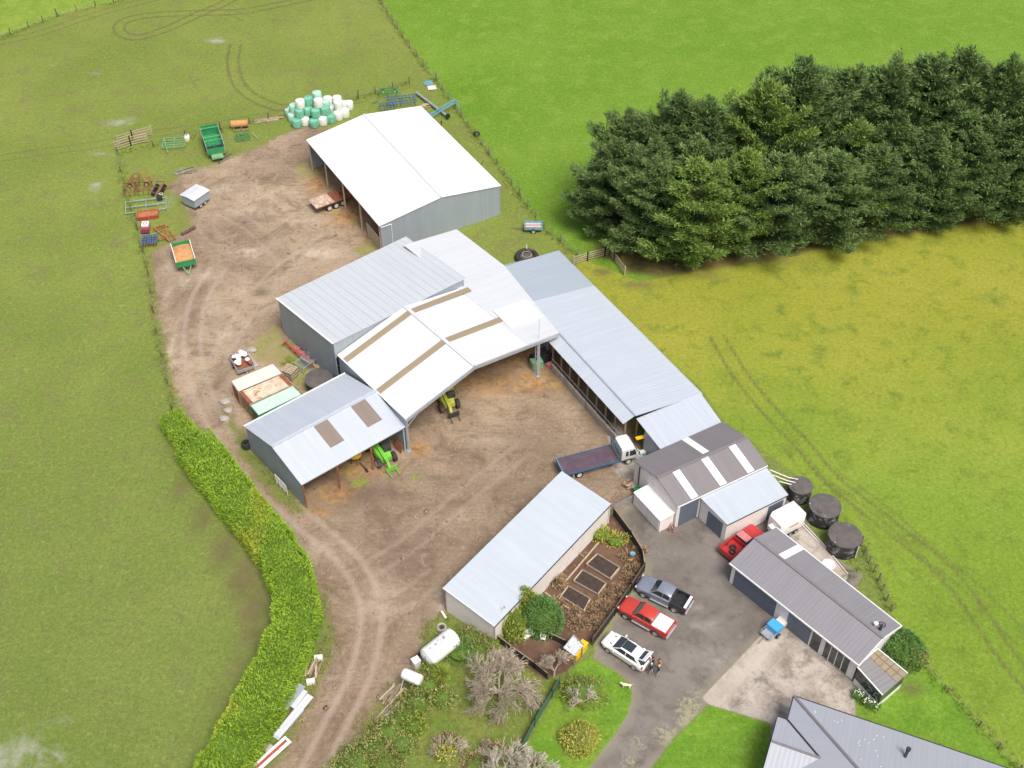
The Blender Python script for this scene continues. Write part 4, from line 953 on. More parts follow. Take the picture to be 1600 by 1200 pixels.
# ---- clipped boundary hedge --------------------------------------------------
hp=[(304,696),(338,740),(385,800),(425,850),(455,905),(463,965),(445,1020),(414,1085),(378,1150),(338,1225),(313,1270)]
def hedge(path,width,hh,name,label,cat,mat,dens,lsize,seed=3,taper=False):
    c=smooth_line([tuple(G(x,y,hh*.5)[:2]) for x,y in path],6); c=[np.array(p) for p in c]
    t=thing(name,label,cat,(c[0][0],c[0][1],0)); o0=np.array((c[0][0],c[0][1],0))
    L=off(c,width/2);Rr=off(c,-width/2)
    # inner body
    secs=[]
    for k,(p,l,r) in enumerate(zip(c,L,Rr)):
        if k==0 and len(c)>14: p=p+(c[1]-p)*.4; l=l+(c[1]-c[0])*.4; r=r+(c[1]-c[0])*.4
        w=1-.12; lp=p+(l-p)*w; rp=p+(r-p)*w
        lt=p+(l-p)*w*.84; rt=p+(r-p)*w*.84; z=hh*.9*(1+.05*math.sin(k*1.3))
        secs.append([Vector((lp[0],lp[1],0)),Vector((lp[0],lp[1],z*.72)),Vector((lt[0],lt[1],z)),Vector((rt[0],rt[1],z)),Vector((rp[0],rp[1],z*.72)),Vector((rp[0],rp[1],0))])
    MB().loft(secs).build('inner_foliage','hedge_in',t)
    pos=[];nr=[];sz=[]
    for k in range(len(c)-1):
        seg=c[k+1]-c[k]; ln=np.hypot(*seg); tdir=seg/ln; nv=np.array((-tdir[1],tdir[0]))
        n=int(ln*(width+2*hh*.9)*dens)
        s=rng.uniform(-.45 if k==0 else -.04,1.04,n); q=rng.uniform(0,width+2*hh,n)
        for i_ in range(n):
            b=c[k]+seg*s[i_]
            wv=(noise1(b[0]*.9+seed,b[1]*.9))*.7-.35; hw=width/2+wv*.5; zz=hh*(1+wv*.22)
            if q[i_]<hh: z=q[i_]/hh*zz; sd=-1
            elif q[i_]>hh+width: z=(q[i_]-hh-width)/hh*zz; sd=1
            else:
                u=(q[i_]-hh)/width*2-1; p=b+nv*u*hw*.96; pos.append((p[0],p[1],zz-.22*abs(u)**4+rng.uniform(-.22,.08))); nr.append((nv[0]*u*.6,nv[1]*u*.6,1.)); sz.append(1.); continue
            o_=hw*(1-.12*(z/zz)**3)*rng.uniform(.93,1.04); p=b+nv*sd*o_; pos.append((p[0],p[1],z)); nr.append((nv[0]*sd,nv[1]*sd,.55)); sz.append(.9)
    pos=np.array(pos)-o0; nr=np.array(nr); sz=np.array(sz)*lsize
    co,f=leaves(pos,nr,sz,.30,.55,.45); np_mesh('foliage',co,f,mat,t)
    return t
def noise1(x,y): return float(noise2(np.array([x]),np.array([y]),1.0)[0])
hedge(hp,3.95,2.7,'hedge','long bright green clipped hedge curving beside the gravel lane','hedge','hedge',150,.27)
hedge([(268,655),(281,672),(296,690)],2.6,2.3,'hedge_shrub','short detached end bush of the green hedge with a brown gap','shrub','hedge',150,.27,9)
# ---- bushes -----------------------------------------------------------------
def bush(xy,rx,ry,h,mat,name,label,cat='bush',dens=60,ls=.28,asp=.4,lump=.22,spread=.7,group=None,inner='hedge_in',z0=0.):
    t=thing(name,label,cat,(xy[0],xy[1],z0),group=group,local=True)
    n=int(dens*(4*math.pi*((rx*ry*1.2+rx*h+ry*h)/3))*.75); v=sphere_pts(n); v[:,2]=np.abs(v[:,2])*1.0-.25*(rng.uniform(size=n)<.25)*np.abs(v[:,2])
    k=v*2.3+rng.uniform(0,50); l=1+lump*(np.sin(k[:,0]*1.7)*np.cos(k[:,1]*1.9)+np.sin(k[:,2]*2.3+k[:,0]))
    rr=l*rng.uniform(.82,1.04,n); P_=v*rr[:,None]*np.array((rx,ry,h)); P_[:,2]=np.maximum(P_[:,2],.03)
    co,f=leaves(P_,v+np.array((0,0,.35)),np.full(n,ls),asp,spread,.4); np_mesh('foliage',co,f,mat,t)
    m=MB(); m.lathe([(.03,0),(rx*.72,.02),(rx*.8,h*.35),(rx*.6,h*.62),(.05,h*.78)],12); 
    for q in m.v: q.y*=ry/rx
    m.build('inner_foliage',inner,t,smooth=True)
    m=MB(); m.tube((0,0,0),(0,0,h*.5),.09,.05,6); m.build('stem','bark',t)
    return t
def bpx(x,y,*a,**k): g=G(x,y); return bush((g.x,g.y),*a,**k)
bpx(846,975,1.95,1.9,3.3,'leaf_g','round_bush','dense round dark green bush against the long pale shed',dens=110,ls=.2,lump=.05)
bpx(803,985,1.35,1.3,2.9,'leaf_y','tall_bush','bushy yellow-green shrub left of the dark round bush','bush',70,.3)
bpx(822,960,1.,1.,3.2,'leaf_y','tall_bush','taller narrow yellow-green shrub squeezed behind the round bush','bush',70,.3)
bpx(938,838,1.1,.9,1.1,'leaf_gold','garden_shrub','yellowish shrub by the shed wall at the top of the vegetable garden','shrub',50,.25,lump=.3)
bpx(962,848,1.0,.8,.9,'leaf_gold','garden_shrub','smaller yellowish shrub to the right of its twin in the vegetable garden','shrub',45,.25,lump=.35)
bpx(906,1158,1.55,1.5,1.7,'leaf_gold','golden_bush','rounded golden-yellow variegated bush alone on the small lawn','bush',90,.26,lump=.08,inner='leaf_olive')
bpx(915,1082,1.7,1.4,1.5,'leaf_olive','lawn_shrub','scruffy olive and brown shrub on the lawn behind bare grey branches','shrub',45,.26,lump=.3)
bpx(892,1083,1.,1.,1.1,'leaf_y','lawn_shrub','low green shrub at the left side of the lawn shrubs','shrub',50,.24,lump=.3)
bpx(1408,1020,2.0,1.9,2.4,'leaf_g','round_bush','large olive-green bush beside the sun porch','bush',80,.24,lump=.1)
bpx(1428,1034,1.2,1.,1.4,'leaf_grey','flowering_shrub','pale grey-green shrub tucked under the big bush by the porch','shrub',60,.24)
for x,y,l in ((1340,1088,'white-flowered plant nearest the concrete by the porch wall'),(1352,1097,'white-flowered plant in the middle of the porch wall bed'),(1365,1103,'white-flowered plant at the far end of the porch wall bed')):
    tt=bpx(x,y,.6,.5,.7,'leaf_g','flowering_plant',l,'plant',80,.18,group='flowering plants by the porch'); m=MB()
    for k in range(16):
        a=random.uniform(0,6.3);r=random.uniform(0,.5); m.box((r*math.cos(a),r*math.sin(a),.72-r*r*.9),(.09,.09,.05),a)
    m.build('flowers','flower',tt)
for k,(x,y,r,h,mt) in enumerate([(560,1195,1.5,1.6,'leaf_grey'),(588,1175,1.5,1.5,'leaf_grey'),(612,1150,1.5,1.8,'leaf_grey'),(632,1128,1.3,1.7,'leaf_olive'),(652,1105,1.3,1.9,'leaf_grey'),(668,1080,1.3,2.1,'leaf_olive'),(535,1215,1.5,1.4,'leaf_grey'),(675,1058,1.1,1.7,'leaf_y'),(705,1010,1.2,1.3,'leaf_y'),(735,1000,1.1,1.0,'leaf_olive'),(720,1022,1.3,1.2,'leaf_g'),(755,1008,.9,.9,'leaf_olive')]):
    nth=['beside the road end at the bottom edge of the photo','second up the row along the lane verge','third up the row along the lane verge','fourth up the row, beside the timber pile','fifth up the row, below the white tank stand','sixth up the row, right of the white tank stand','cut off by the bottom edge beside the lane','just below the small spiky cabbage tree','behind the large white fuel tank, greenest of its clump','between the long shed end wall and the fuel tank','in front of the large bare tree by the tank','by the front corner of the long shed'][k]
    bpx(x,y,r,r*.9,h,mt,'verge_shrub','leafy shrub '+nth,'shrub',55,.26,lump=.25,group='shrubs along the orchard edge')
for k,(x,y,r,h) in enumerate([(928,975,.7,.4),(945,950,.9,.5),(962,925,.8,.5),(985,905,.7,.4),(868,912,.8,.5),(897,957,.6,.35),(870,945,.8,.5),(1000,862,.7,.4),(975,872,.6,.4),(905,975,.8,.4),(948,930,.6,.4),(928,952,.7,.4),(860,965,.8,.4),(990,890,.8,.4)]):
    lab=['brown dead perennials by the black fence opposite the white car','brown dead perennials by the black fence opposite the red ute','brown dead perennials by the fence between the two utes','brown dead perennials by the black fence opposite the grey ute','brown dead perennials nearest the shed wall left of the beds','brown dead perennials below the lowest timber bed','brown dead perennials by the left timber edging','brown dead perennials in the fence corner of the garden','low brown plants above the top timber bed','low brown plants in the bottom of the vegetable garden','tan dead stems right of the middle timber bed','tan dead stems right of the lowest timber bed','brown litter plants between the round bush and the lowest bed','brown dead stems right of the topmost timber bed'][k]
    bpx(x,y,r,r*.8,h,"leaf_brown","dead_perennials",lab,"plant",110,.34,.2,.3,1.,group='dead perennials in the garden',inner='soil')
for k,(x,y,r,h,mt) in enumerate([(572,1172,1.0,1.0,'leaf_grey'),(600,1196,1.3,1.4,'leaf_olive'),(628,1165,1.2,1.3,'leaf_grey'),(645,1140,1.0,1.5,'leaf_y'),(598,1140,.9,.9,'leaf_olive'),(655,1075,.8,1.0,'leaf_olive'),(745,1018,1.,1.,'leaf_grey'),(770,1005,.8,.8,'leaf_y'),(690,1095,1.0,1.3,'leaf_grey'),(820,1190,1.,.6,'leaf_olive'),(745,1195,1.1,.8,'leaf_brown'),(700,1160,.9,.6,'leaf_brown'),(775,1175,1.,.7,'leaf_brown'),(545,1180,.9,.8,'leaf_grey')]):
    lab=['low shrub on the road side of the verge row near the bottom','olive shrub on the orchard side of the verge row at the bottom','shrub on the orchard side of the verge row, third from the bottom','yellow-green shrub at the orchard side of the verge row','low olive shrub between the long pale rails and the verge row','small olive shrub tucked under the white stand tank','dusty shrub between the long shed end wall and the bare tree','small yellow-green shrub at the front corner of the long shed','dusty shrub left of the big bare tree trunk','low olive growth under the pale bare tree by the mesh fence','brown tangled undergrowth near the bottom bare trees','brown tangled undergrowth by the yellow-leaved sapling','brown tangled undergrowth between the bare trees','low shrub closest to the gravel lane at the bottom'][k]
    bpx(x,y,r,r*.85,h,mt,'verge_shrub',lab,'shrub',60,.25,lump=.32,group='shrubs along the orchard edge')
# ---- bare trees ----------------------------------------------------------------
def bare(xy,h,spread,mat,name,label,seed,depth=6,r0=.2,kids_=3,lean=(0,0),up=.25,extra=None,stem=.16,cat='tree'):
    random.seed(seed); t=thing(name,label,cat,(xy[0],xy[1],0),local=True); tr=MB(); br=MB()
    def grow(p,d,l,r,k):
        q=p+d*l; (tr if k>=depth-1 else br).tube(p,q,max(r,.013),max(r*.68,.011),6 if k>=depth-1 else 3,cap=False)
        if k==0: return
        n=kids_ if k>1 else 3
        for i_ in range(n):
            a=random.uniform(0,6.28); s=random.uniform(.45,.95)
            x=d.cross(Vector((math.cos(a),math.sin(a),.2))).normalized()
            nd=(d*.75+x*s*spread+Vector((0,0,up*random.uniform(-.2,1)))).normalized()
            grow(p+d*l*random.uniform(.45,1.),nd,l*random.uniform(.66,.90),r*.58,k-1)
    if extra:
        for (dx,dy,dz) in extra: grow(Vector((0,0,.3)),Vector((dx,dy,dz)).normalized(),h*stem*1.5,r0*.8,depth-1)
        tr.tube((0,0,0),(0,0,.5),r0*1.1,r0*.9,7)
    else: grow(Vector((0,0,0)),Vector((lean[0],lean[1],1)).normalized(),h*stem,r0,depth)
    tr.build('trunk',mat,t); br.build('branches',mat,t); return t
g=G(780,1085)
big=[(math.cos(a)*.9,math.sin(a)*.9,.55+.5*((k*7)%3)/2) for k,a in enumerate(np.linspace(0,5.6,8))]
bare(g,6.2,.62,'bark_mid','bare_tree','big spreading leafless tree behind the long shed and fuel tank',5,7,.13,3,up=.16,extra=big,stem=.142)
g=G(865,1058); bare(g,5.2,.5,'bark_mid','bare_tree','slender leafless tree beside the pale lichened lean-to roof',8,7,.11,3,lean=(.1,.2),up=.3,stem=.17)
g=G(790,1215); bare(g,4.8,.55,'bark_pale','bare_tree','pale leafless tree at bottom edge, left of its two neighbours',11,6,.10,3,up=.3,extra=big[:7],stem=.15)
g=G(835,1225); bare(g,4.6,.55,'bark_pale','bare_tree','very pale leafless tree at bottom edge beside the green mesh fence',14,6,.10,3,up=.3,extra=big[:8],stem=.15)
g=G(760,1165); bare(g,3.2,.6,'bark_mid','bare_sapling','small thin leafless sapling below the big bare tree',17,5,.06,3,up=.3)
g=G(703,1185); tt=bare(g,3.6,.6,'bark_mid','bare_sapling','small leafless tree holding a few yellow leaves near the bottom edge',21,5,.07,3,up=.3,extra=big[:5],stem=.15)
n=260; v=sphere_pts(n)*np.array((1.1,1.1,.8))*rng.uniform(.3,1,(n,1))+np.array((-.2,-.2,1.4)); co,f=leaves(v,v*.2+np.array((0,0,.3)),np.full(n,.22),.6,1.2); np_mesh('yellow_leaves',co,f,'leaf_gold',tt)
g=G(907,1100); bare(g,2.4,.7,'bark_pale','bare_shrub','stubby pale bare-branched shrub on the small lawn',23,5,.09,3,up=.25,extra=big[:6],stem=.18,cat='shrub')
g=G(812,1050); bare(g,2.6,.6,'bark_mid','bare_sapling','thin leafless sapling by the dark soil near the garden seats',29,5,.05,3,up=.4)
# cabbage tree
g=G(692,1072); t=thing('cabbage_tree','small spiky green cabbage tree between the fuel tank and big bare tree','tree',(g.x,g.y,0),local=True)
MB().tube((0,0,0),(0,0,1.9),.1,.08,7).build('trunk','bark',t)
v=sphere_pts(260); v[:,2]=v[:,2]*.6+.25; co,f=leaves(np.tile(np.array((0,0,1.95)),(260,1))+v*.08,v,np.full(260,.95),.07,.1,.2); np_mesh('crown',co,f,'leaf_y',t)
# rank grass along fences and building edges
def tufts(name,label,lines,n_per_m,w,size,mat='grass_tuft',asp=.16):
    P_=[]
    for ln in lines:
        p=[np.array(tuple(G(x,y)[:2])) for x,y in ln]
        for a,b in zip(p[:-1],p[1:]):
            L=np.hypot(*(b-a)); n=int(L*n_per_m)
            s=rng.uniform(size=n)[:,None]; q=a+(b-a)*s+rng.normal(size=(n,2))*w; q=np.repeat(q,7,0)+rng.normal(size=(n*7,2))*.1
            P_.append(q)
    q=np.concatenate(P_); pos=np.concatenate([q,np.zeros((len(q),1))],1); nr=np.tile(np.array((0,0,1.)),(len(q),1))
    co,f=leaves(pos,nr,np.full(len(q),size),asp,.55,.5); np_mesh(name,co,f,mat,label=label,cat='grass',kind='stuff')
tufts('rank_grass','rank yellowish grass along the fences',[[(590,-5),(630,60),(665,108),(682,128),(742,212),(800,290),(850,358),(905,402)],[(640,130),(560,155),(450,180),(340,205),(190,238)],[(186,240),(195,300),(215,360),(232,430),(245,520),(262,600),(275,650)],[(1345,850),(1370,900),(1395,955)],[(1440,1037),(1520,1120),(1592,1205)],[(0,62),(90,25),(200,0)]],9,.35,.3)
tufts('rank_grass','rank green grass beside the hedge, lane and long shed',[[(500,930),(518,1000),(505,1050),(470,1120),(430,1190)],[(395,705),(440,760),(474,800)],[(560,1150),(590,1105),(625,1060)],[(690,960),(675,975),(660,1000)],[(1345,848),(1335,880),(1325,905)],[(740,990),(700,970)],[(455,560),(440,600),(470,640)]],10,.5,.3,'grass_tuft')
# ------------------------------------------------------------------ vehicles
def place(name,label,cat,rear,front,h,group=None):
    a=G(*rear,h);b=G(*front,h); d=b-a; L=math.hypot(d.x,d.y); c=(a+b)/2
    return thing(name,label,cat,(c.x,c.y,0),math.atan2(d.y,d.x),group,local=True),L
def ring(x,hw,zb,zt,rt=.12,tw=None,flare=1.):
    tw=hw*.9 if tw is None else tw
    pts=[(-hw*.93,zb),(-hw*flare,zb+.18),(-hw,zt-rt),(-tw,zt),(tw,zt),(hw,zt-rt),(hw*flare,zb+.18),(hw*.93,zb)]
    return [Vector((x,y,z)) for y,z in pts]
def wheel(t,x,y,r=.37,w=.25,rim='rim',name='wheel'):
    s=1 if y>0 else -1
    wh=MB(); wh.lathe([(r*.62,-w/2),(r*.93,-w/2),(r,-w*.3),(r,w*.3),(r*.93,w/2),(r*.62,w/2)],20,(x,y,r),'Y'); tyre=wh.build(name,'tyre',t,smooth=True)
    m=MB(); m.lathe([(.02,s*w*.38),(r*.3,s*w*.42),(r*.58,s*w*.34),(r*.64,s*w*.46),(r*.64,-s*w*.3),(.02,-s*w*.3)],16,(x,y,r),'Y')
    m.build('rim',rim,tyre,smooth=True); return tyre
def lamps(t,L,hw,zf,zr):
    for s in (-1,1):
        MB().box((L/2-.17,s*hw*.72,zf),(.2,.34,.12),-s*.35).build('headlight','light',t)
        MB().box((-L/2+.03,s*hw*.86,zr),(.1,.15,.34)).build('tail_light','light_red',t)
def ute(rear,front,label,body,cover=None,lower=None,bedliner='black'):
    t,_=place('ute',label,'ute',rear,front,.85); L,hw=5.3,.93
    low=lower or body
    # nose and cab body
    sec=[ring(2.66,hw*.62,.46,.76,.08),ring(2.58,hw*.80,.40,.85,.1),ring(2.42,hw*.94,.34,.95,.1),ring(2.1,hw,.32,1.02,.12,hw*.84),ring(1.55,hw,.32,1.09,.1,hw*.86),ring(1.1,hw,.32,1.12,.08,hw*.9),ring(-.95,hw,.32,1.12,.06,hw*.92)]
    MB().loft(sec).build('body',body,t,smooth=True)
    # load bed: two sides, tailgate and floor
    m=MB(); 
    for s in (-1,1): m.loft([[Vector((x,s*(hw-.0),.36)),Vector((x,s*hw,1.08)),Vector((x,s*(hw-.03),1.12)),Vector((x,s*(hw-.14),1.12)),Vector((x,s*(hw-.14),.5)),Vector((x,s*(hw-.14),.36))] for x in (-.97,-2.55)])
    m.build('bed_side',low,t)
    MB().box((-2.58,0,.78),(.09,hw*2-.06,.64)).build('tailgate',low,t); MB().box((-1.77,0,.58),(1.56,hw*2-.28,.06)).build('bed_floor',bedliner,t)
    if cover: MB().loft([[Vector((x,-hw+.1,1.11)),Vector((x,-hw+.16,1.19)),Vector((x,hw-.16,1.19)),Vector((x,hw-.1,1.11))] for x in (-1.0,-2.5)]).build('bed_cover',cover,t)
    else: 
        MB().tube((-1.12,-hw+.2,1.12),(-1.12,-hw+.25,1.45),.035,n=6).tube((-1.12,hw-.2,1.12),(-1.12,hw-.25,1.45),.035,n=6).tube((-1.12,-hw+.25,1.45),(-1.12,hw-.25,1.45),.035,n=6).build('roll_bar','steel_dark',t)
        MB().box((-2.48,0,1.13),(.26,hw*2-.3,.06)).build('tailgate_cap','white',t)
    # glasshouse
    g=[(1.12,.80,1.10,.80,1.11),(.42,.80,1.10,.64,1.60),(-.55,.80,1.10,.66,1.62),(-.97,.80,1.10,.66,1.50)]
    MB().loft([[Vector((x,-a,z0)),Vector((x if z1<1.2 else x,-b,z1)),Vector((x,b,z1)),Vector((x,a,z0))] for x,a,z0,b,z1 in g]).build('windows','glass',t)
    MB().loft([[Vector((x,-b,z)),Vector((x,-b*.9,z+.055)),Vector((x,b*.9,z+.055)),Vector((x,b,z))] for x,b,z in ((.48,.65,1.585),(.2,.68,1.63),(-.55,.68,1.64),(-.96,.66,1.52))]).build('roof',body,t,smooth=True)
    for s in (-1,1):
        MB().beam((1.1,s*.83,1.10),(.45,s*.665,1.61),.06,.06).build('pillar',body,t)
        MB().beam((-.14,s*.845,1.10),(-.2,s*.69,1.62),.07,.05).build('pillar',body,t); MB().beam((-.93,s*.84,1.10),(-.93,s*.68,1.54),.16,.05).build('pillar',body,t)
        MB().box((.78,s*1.02,1.17),(.12,.22,.15)).build('mirror',body,t)
        MB().box((.0,s*(hw+.04),.36),(1.9,.14,.05)).build('side_step','steel',t)
        MB().lathe([(.0,-.012*s),(.47,-.012*s),(.47,.02*s),(.0,.02*s)],18,(1.65,s*(hw-.035),.40),'Y').lathe([(.0,-.012*s),(.47,-.012*s),(.47,.02*s),(.0,.02*s)],18,(-1.55,s*(hw-.035),.40),'Y').build('wheel_arch','black',t)
    lamps(t,L,hw,.82,.95)
    MB().box((2.62,0,.66),(.06,.9,.22)).build('grille','black',t); MB().box((-2.7,0,.46),(.14,hw*1.9,.14)).build('rear_bumper','steel',t); MB().box((2.64,0,.42),(.1,hw*1.6,.16)).build('front_bumper','steel_dark' if low!=body else body,t)
    for x in (1.65,-1.55):
        for s in (-1,1): wheel(t,x,s*(hw-.06),.39,.26)
    return t
ute((1071,942),(1004,910),'silver-blue and dark grey ute with open black tray, topmost of the three parked vehicles','car_grey',None,'car_dark')
ute((1043,980),(977,943),'bright red ute with white tray cover, middle of the three parked vehicles','car_red','car_white')
# white hatchback-style car with raised tailgate
t,_=place('car','white car with dark glass roof and raised tailgate, in front of the people','car',(1008,1034),(950,996),.8); L,hw=4.7,.91
sec=[ring(2.36,hw*.42,.47,.66,.06),ring(2.28,hw*.68,.40,.76,.08),ring(2.1,hw*.88,.30,.86,.1),ring(1.75,hw,.28,.93,.14,hw*.8),ring(1.2,hw,.28,1.0,.12,hw*.85),ring(.9,hw,.28,1.03,.1,hw*.88),ring(-1.6,hw,.28,1.04,.1,hw*.88),ring(-2.15,hw*.93,.30,.98,.12,hw*.8),ring(-2.34,hw*.8,.42,.80,.1)]
MB().loft(sec).build('body','car_white',t,smooth=True)
MB().loft([[Vector((x,-a,1.01)),Vector((x,-b,z)),Vector((x,b,z)),Vector((x,a,1.01))] for x,a,b,z in ((1.08,.76,.74,1.02),(.25,.78,.60,1.47),(-.9,.78,.62,1.50),(-1.75,.74,.56,1.32),(-2.1,.70,.62,1.02))]).build('windows','glass',t)
MB().loft([[Vector((x,-b,z-.03)),Vector((x,-b*.9,z+.03)),Vector((x,b*.9,z+.03)),Vector((x,b,z-.03))] for x,b,z in ((.28,.62,1.48),(-.4,.66,1.53),(-1.2,.64,1.49),(-1.62,.6,1.38))]).build('roof','car_white',t,smooth=True)
MB().box((-.28,0,1.555),(1.05,.98,.02)).build('sunroof','glass',t)
for s in (-1,1):
    MB().beam((1.05,s*.78,1.02),(.28,s*.63,1.48),.06,.06).build('pillar','car_white',t)
    MB().beam((-.35,s*.80,1.02),(-.38,s*.66,1.5),.06,.05).build('pillar','car_white',t); MB().beam((-1.95,s*.76,1.02),(-1.35,s*.64,1.46),.2,.06).build('pillar','car_white',t)
    MB().box((.72,s*1.0,1.07),(.12,.22,.14)).build('mirror','car_white',t)
    MB().box((1.42,s*.42,1.0),(.22,.09,.02),s*-.4).build('bonnet_vent','black',t)
MB().panel([(-1.55,-.62,1.50),(-1.55,.62,1.50),(-2.35,.66,1.98),(-2.35,-.66,1.98)],.06).build('tailgate','car_white',t)
MB().panel([(-1.62,-.5,1.555),(-1.62,.5,1.555),(-2.0,.53,1.785),(-2.0,-.53,1.785)],.02).build('rear_window','glass',t)
MB().box((-1.95,0,1.03),(.5,1.1,.06)).build('boot_floor','black',t)
MB().box((-1.95,.1,1.12),(.3,.5,.14),.3).build('boot_bag','blue_m',t)
lamps(t,L-.2,hw,.72,.86)
for x in (1.4,-1.45):
    for s in (-1,1): wheel(t,x,s*(hw-.1),.34,.23)
# old red pickup
t,_=place('old_pickup','faded red old pickup with two tyres in its tray, wedged between the garages','ute',(1136,863),(1183,827),.8); L,hw=4.8,.86
MB().loft([ring(2.35,hw*.85,.4,.82,.08),ring(2.2,hw*.95,.35,.90,.08),ring(.95,hw,.35,.98,.08),ring(-.35,hw,.35,1.0,.06)]).build('body','car_oldred',t,smooth=True)
m=MB()
for s in (-1,1): m.box((-1.38,s*(hw-.04),.74),(2.06,.08,.66))
m.box((-2.40,0,.74),(.07,hw*2-.02,.62)).box((-.37,0,.76),(.06,hw*2-.02,.62)).box((-1.38,0,.52),(2.0,hw*2-.1,.05)).build('tray','car_oldred',t)
MB().loft([[Vector((x,-a,.98)),Vector((x,-b,z)),Vector((x,b,z)),Vector((x,a,.98))] for x,a,b,z in ((.95,.74,.72,.99),(.5,.74,.62,1.40),(-.2,.74,.64,1.42),(-.36,.74,.62,1.0))]).build('windows','glass',t)
MB().loft([[Vector((x,-b,z)),Vector((x,-b*.9,z+.05)),Vector((x,b*.9,z+.05)),Vector((x,b,z))] for x,b,z in ((.55,.66,1.39),(.1,.68,1.43),(-.3,.66,1.41))]).build('roof','car_pink',t,smooth=True)
lamps(t,L,hw,.7,.8)
for x in (1.45,-1.35):
    for s in (-1,1): wheel(t,x,s*(hw-.08),.33,.2,'rim_cream')
for k,(x,y) in enumerate(((-1.2,.1),(-1.65,-.25))):
    w_=t.matrix_basis@Vector((x,y,.55+.11)); ORG[0]=Vector((0,0,0))
    MB().torus(tuple(Vector((t.location.x,t.location.y,0))+Matrix.Rotation(t.rotation_euler.z,3,'Z')@Vector((x,y,.68))),.25,.1).build('tyre','tyre',None,label=['black tyre in the old red pickup tray, nearer the cab','black tyre in the old red pickup tray, nearer the tailgate'][k],cat='tyre',group='tyres in the pickup tray',smooth=True)
# flatbed truck
t,Lr=place('flatbed_truck','flatbed truck with white cab and blue tray with red-brown deck in the yard','truck',(877,727),(990,697),1.4); L=8.4
MB().box((-1.05,0,1.05),(6.3,2.35,.10)).build('deck','deck',t)
m=MB()
for s in (-1,1): m.box((-1.05,s*1.2,1.07),(6.3,.07,.20))
m.build('tray_side','truck_blue',t)
m=MB()
for k in range(7): m.box((-1.05-3.0+k,0,.93),(.08,2.3,.12))
m.beam((-4.0,.42,.75),(3.6,.42,.75),.1,.22).beam((-4.0,-.42,.75),(3.6,-.42,.75),.1,.22); m.build('chassis','truck_blue',t)
m=MB(); m.beam((2.02,-1.2,1.1),(2.02,-1.2,2.05),.07).beam((2.02,1.2,1.1),(2.02,1.2,2.05),.07).beam((2.02,-1.2,2.05),(2.02,1.2,2.05),.07).box((2.08,0,1.75),(.04,2.3,.08))
for k in range(9): m.beam((2.06,-1.1+k*.275,1.5),(2.06,-1.1+k*.275,2.02),.03)
m.build('headboard','truck_blue',t); MB().box((2.0,0,1.32),(.05,2.3,.44)).build('headboard_panel','wood_pale',t)
MB().box((-4.22,0,1.28),(.06,2.4,.42)).build('tailboard','blue_pale',t)
MB().loft([ring(2.28,1.0,.7,2.42,.16,.86),ring(2.5,1.03,.7,2.52,.16,.88),ring(3.5,1.03,.7,2.50,.16,.86),ring(3.72,1.02,.7,2.3,.2,.84),ring(4.05,1.02,.7,1.45,.1,.98),ring(4.15,1.0,.6,1.3,.1,.96)]).build('cab','white',t,smooth=True)
for s in (-1,1):
    MB().panel([(2.72,s*1.045,1.35),(3.0,s*1.045,1.35),(3.0,s*.99,2.15),(2.72,s*.99,2.15)][::s],.03).build('side_window','glass',t)
    MB().panel([(3.15,s*1.05,1.3),(3.9,s*1.05,1.3),(3.72,s*.99,2.15),(3.15,s*.99,2.15)][::s],.03).build('side_window','glass',t)
    MB().beam((4.02,s*1.04,1.9),(4.05,s*1.35,1.9),.03).box((4.06,s*1.36,1.8),(.06,.16,.42)).build('mirror','black',t)
    MB().box((4.17,s*.75,.85),(.06,.34,.2)).build('headlight','light',t)
MB().panel([(4.08,-.86,1.5),(4.08,.86,1.5),(3.80,.78,2.28),(3.80,-.78,2.28)],.03).build('windscreen','glass',t)
dw=MB().panel([(3.9,-1.08,.8),(4.35,-1.75,.8),(4.30,-1.7,1.35),(3.9,-1.08,1.35)],.05); dw.beam((4.30,-1.7,1.35),(4.1,-1.45,2.1),.05).beam((4.1,-1.45,2.1),(3.9,-1.1,2.1),.05).build('open_door','white',t)
for s in (-1,1):
    wheel(t,3.1,s*.92,.42,.26,'rim_cream'); wheel(t,-2.4,s*.95,.42,.28,'rim_cream'); wheel(t,-2.4,s*.62,.42,.24,'rim_cream')
    MB().box((-3.1,s*1.1,.6),(.04,.3,.5)).build('mudguard','white',t)
# white box trailer by the tanks
t,_=place('box_trailer','tall white enclosed box trailer between the garages and black tanks','trailer',(1243,803),(1214,818),1.6)
MB().loft([ring(-1.55,.98,.45,2.45,.12,.92),ring(1.15,.98,.45,2.45,.12,.92),ring(1.5,.85,.5,2.2,.15,.75)]).build('box','white',t,smooth=True)
MB().box((1.75,0,1.25),(.5,.7,.5)).build('nose_locker','white',t)
MB().beam((1.4,.5,.5),(2.6,0,.5),.07).beam((1.4,-.5,.5),(2.6,0,.5),.07).build('drawbar','steel',t); MB().box((-.15,1.0,1.5),(1.2,.02,.05)).box((-.15,1.0,1.62),(1.2,.02,.03)).build('side_stripe','red_old',t)
for x in (-.6,.1):
    for s in (-1,1): wheel(t,x,s*.98,.3,.18)
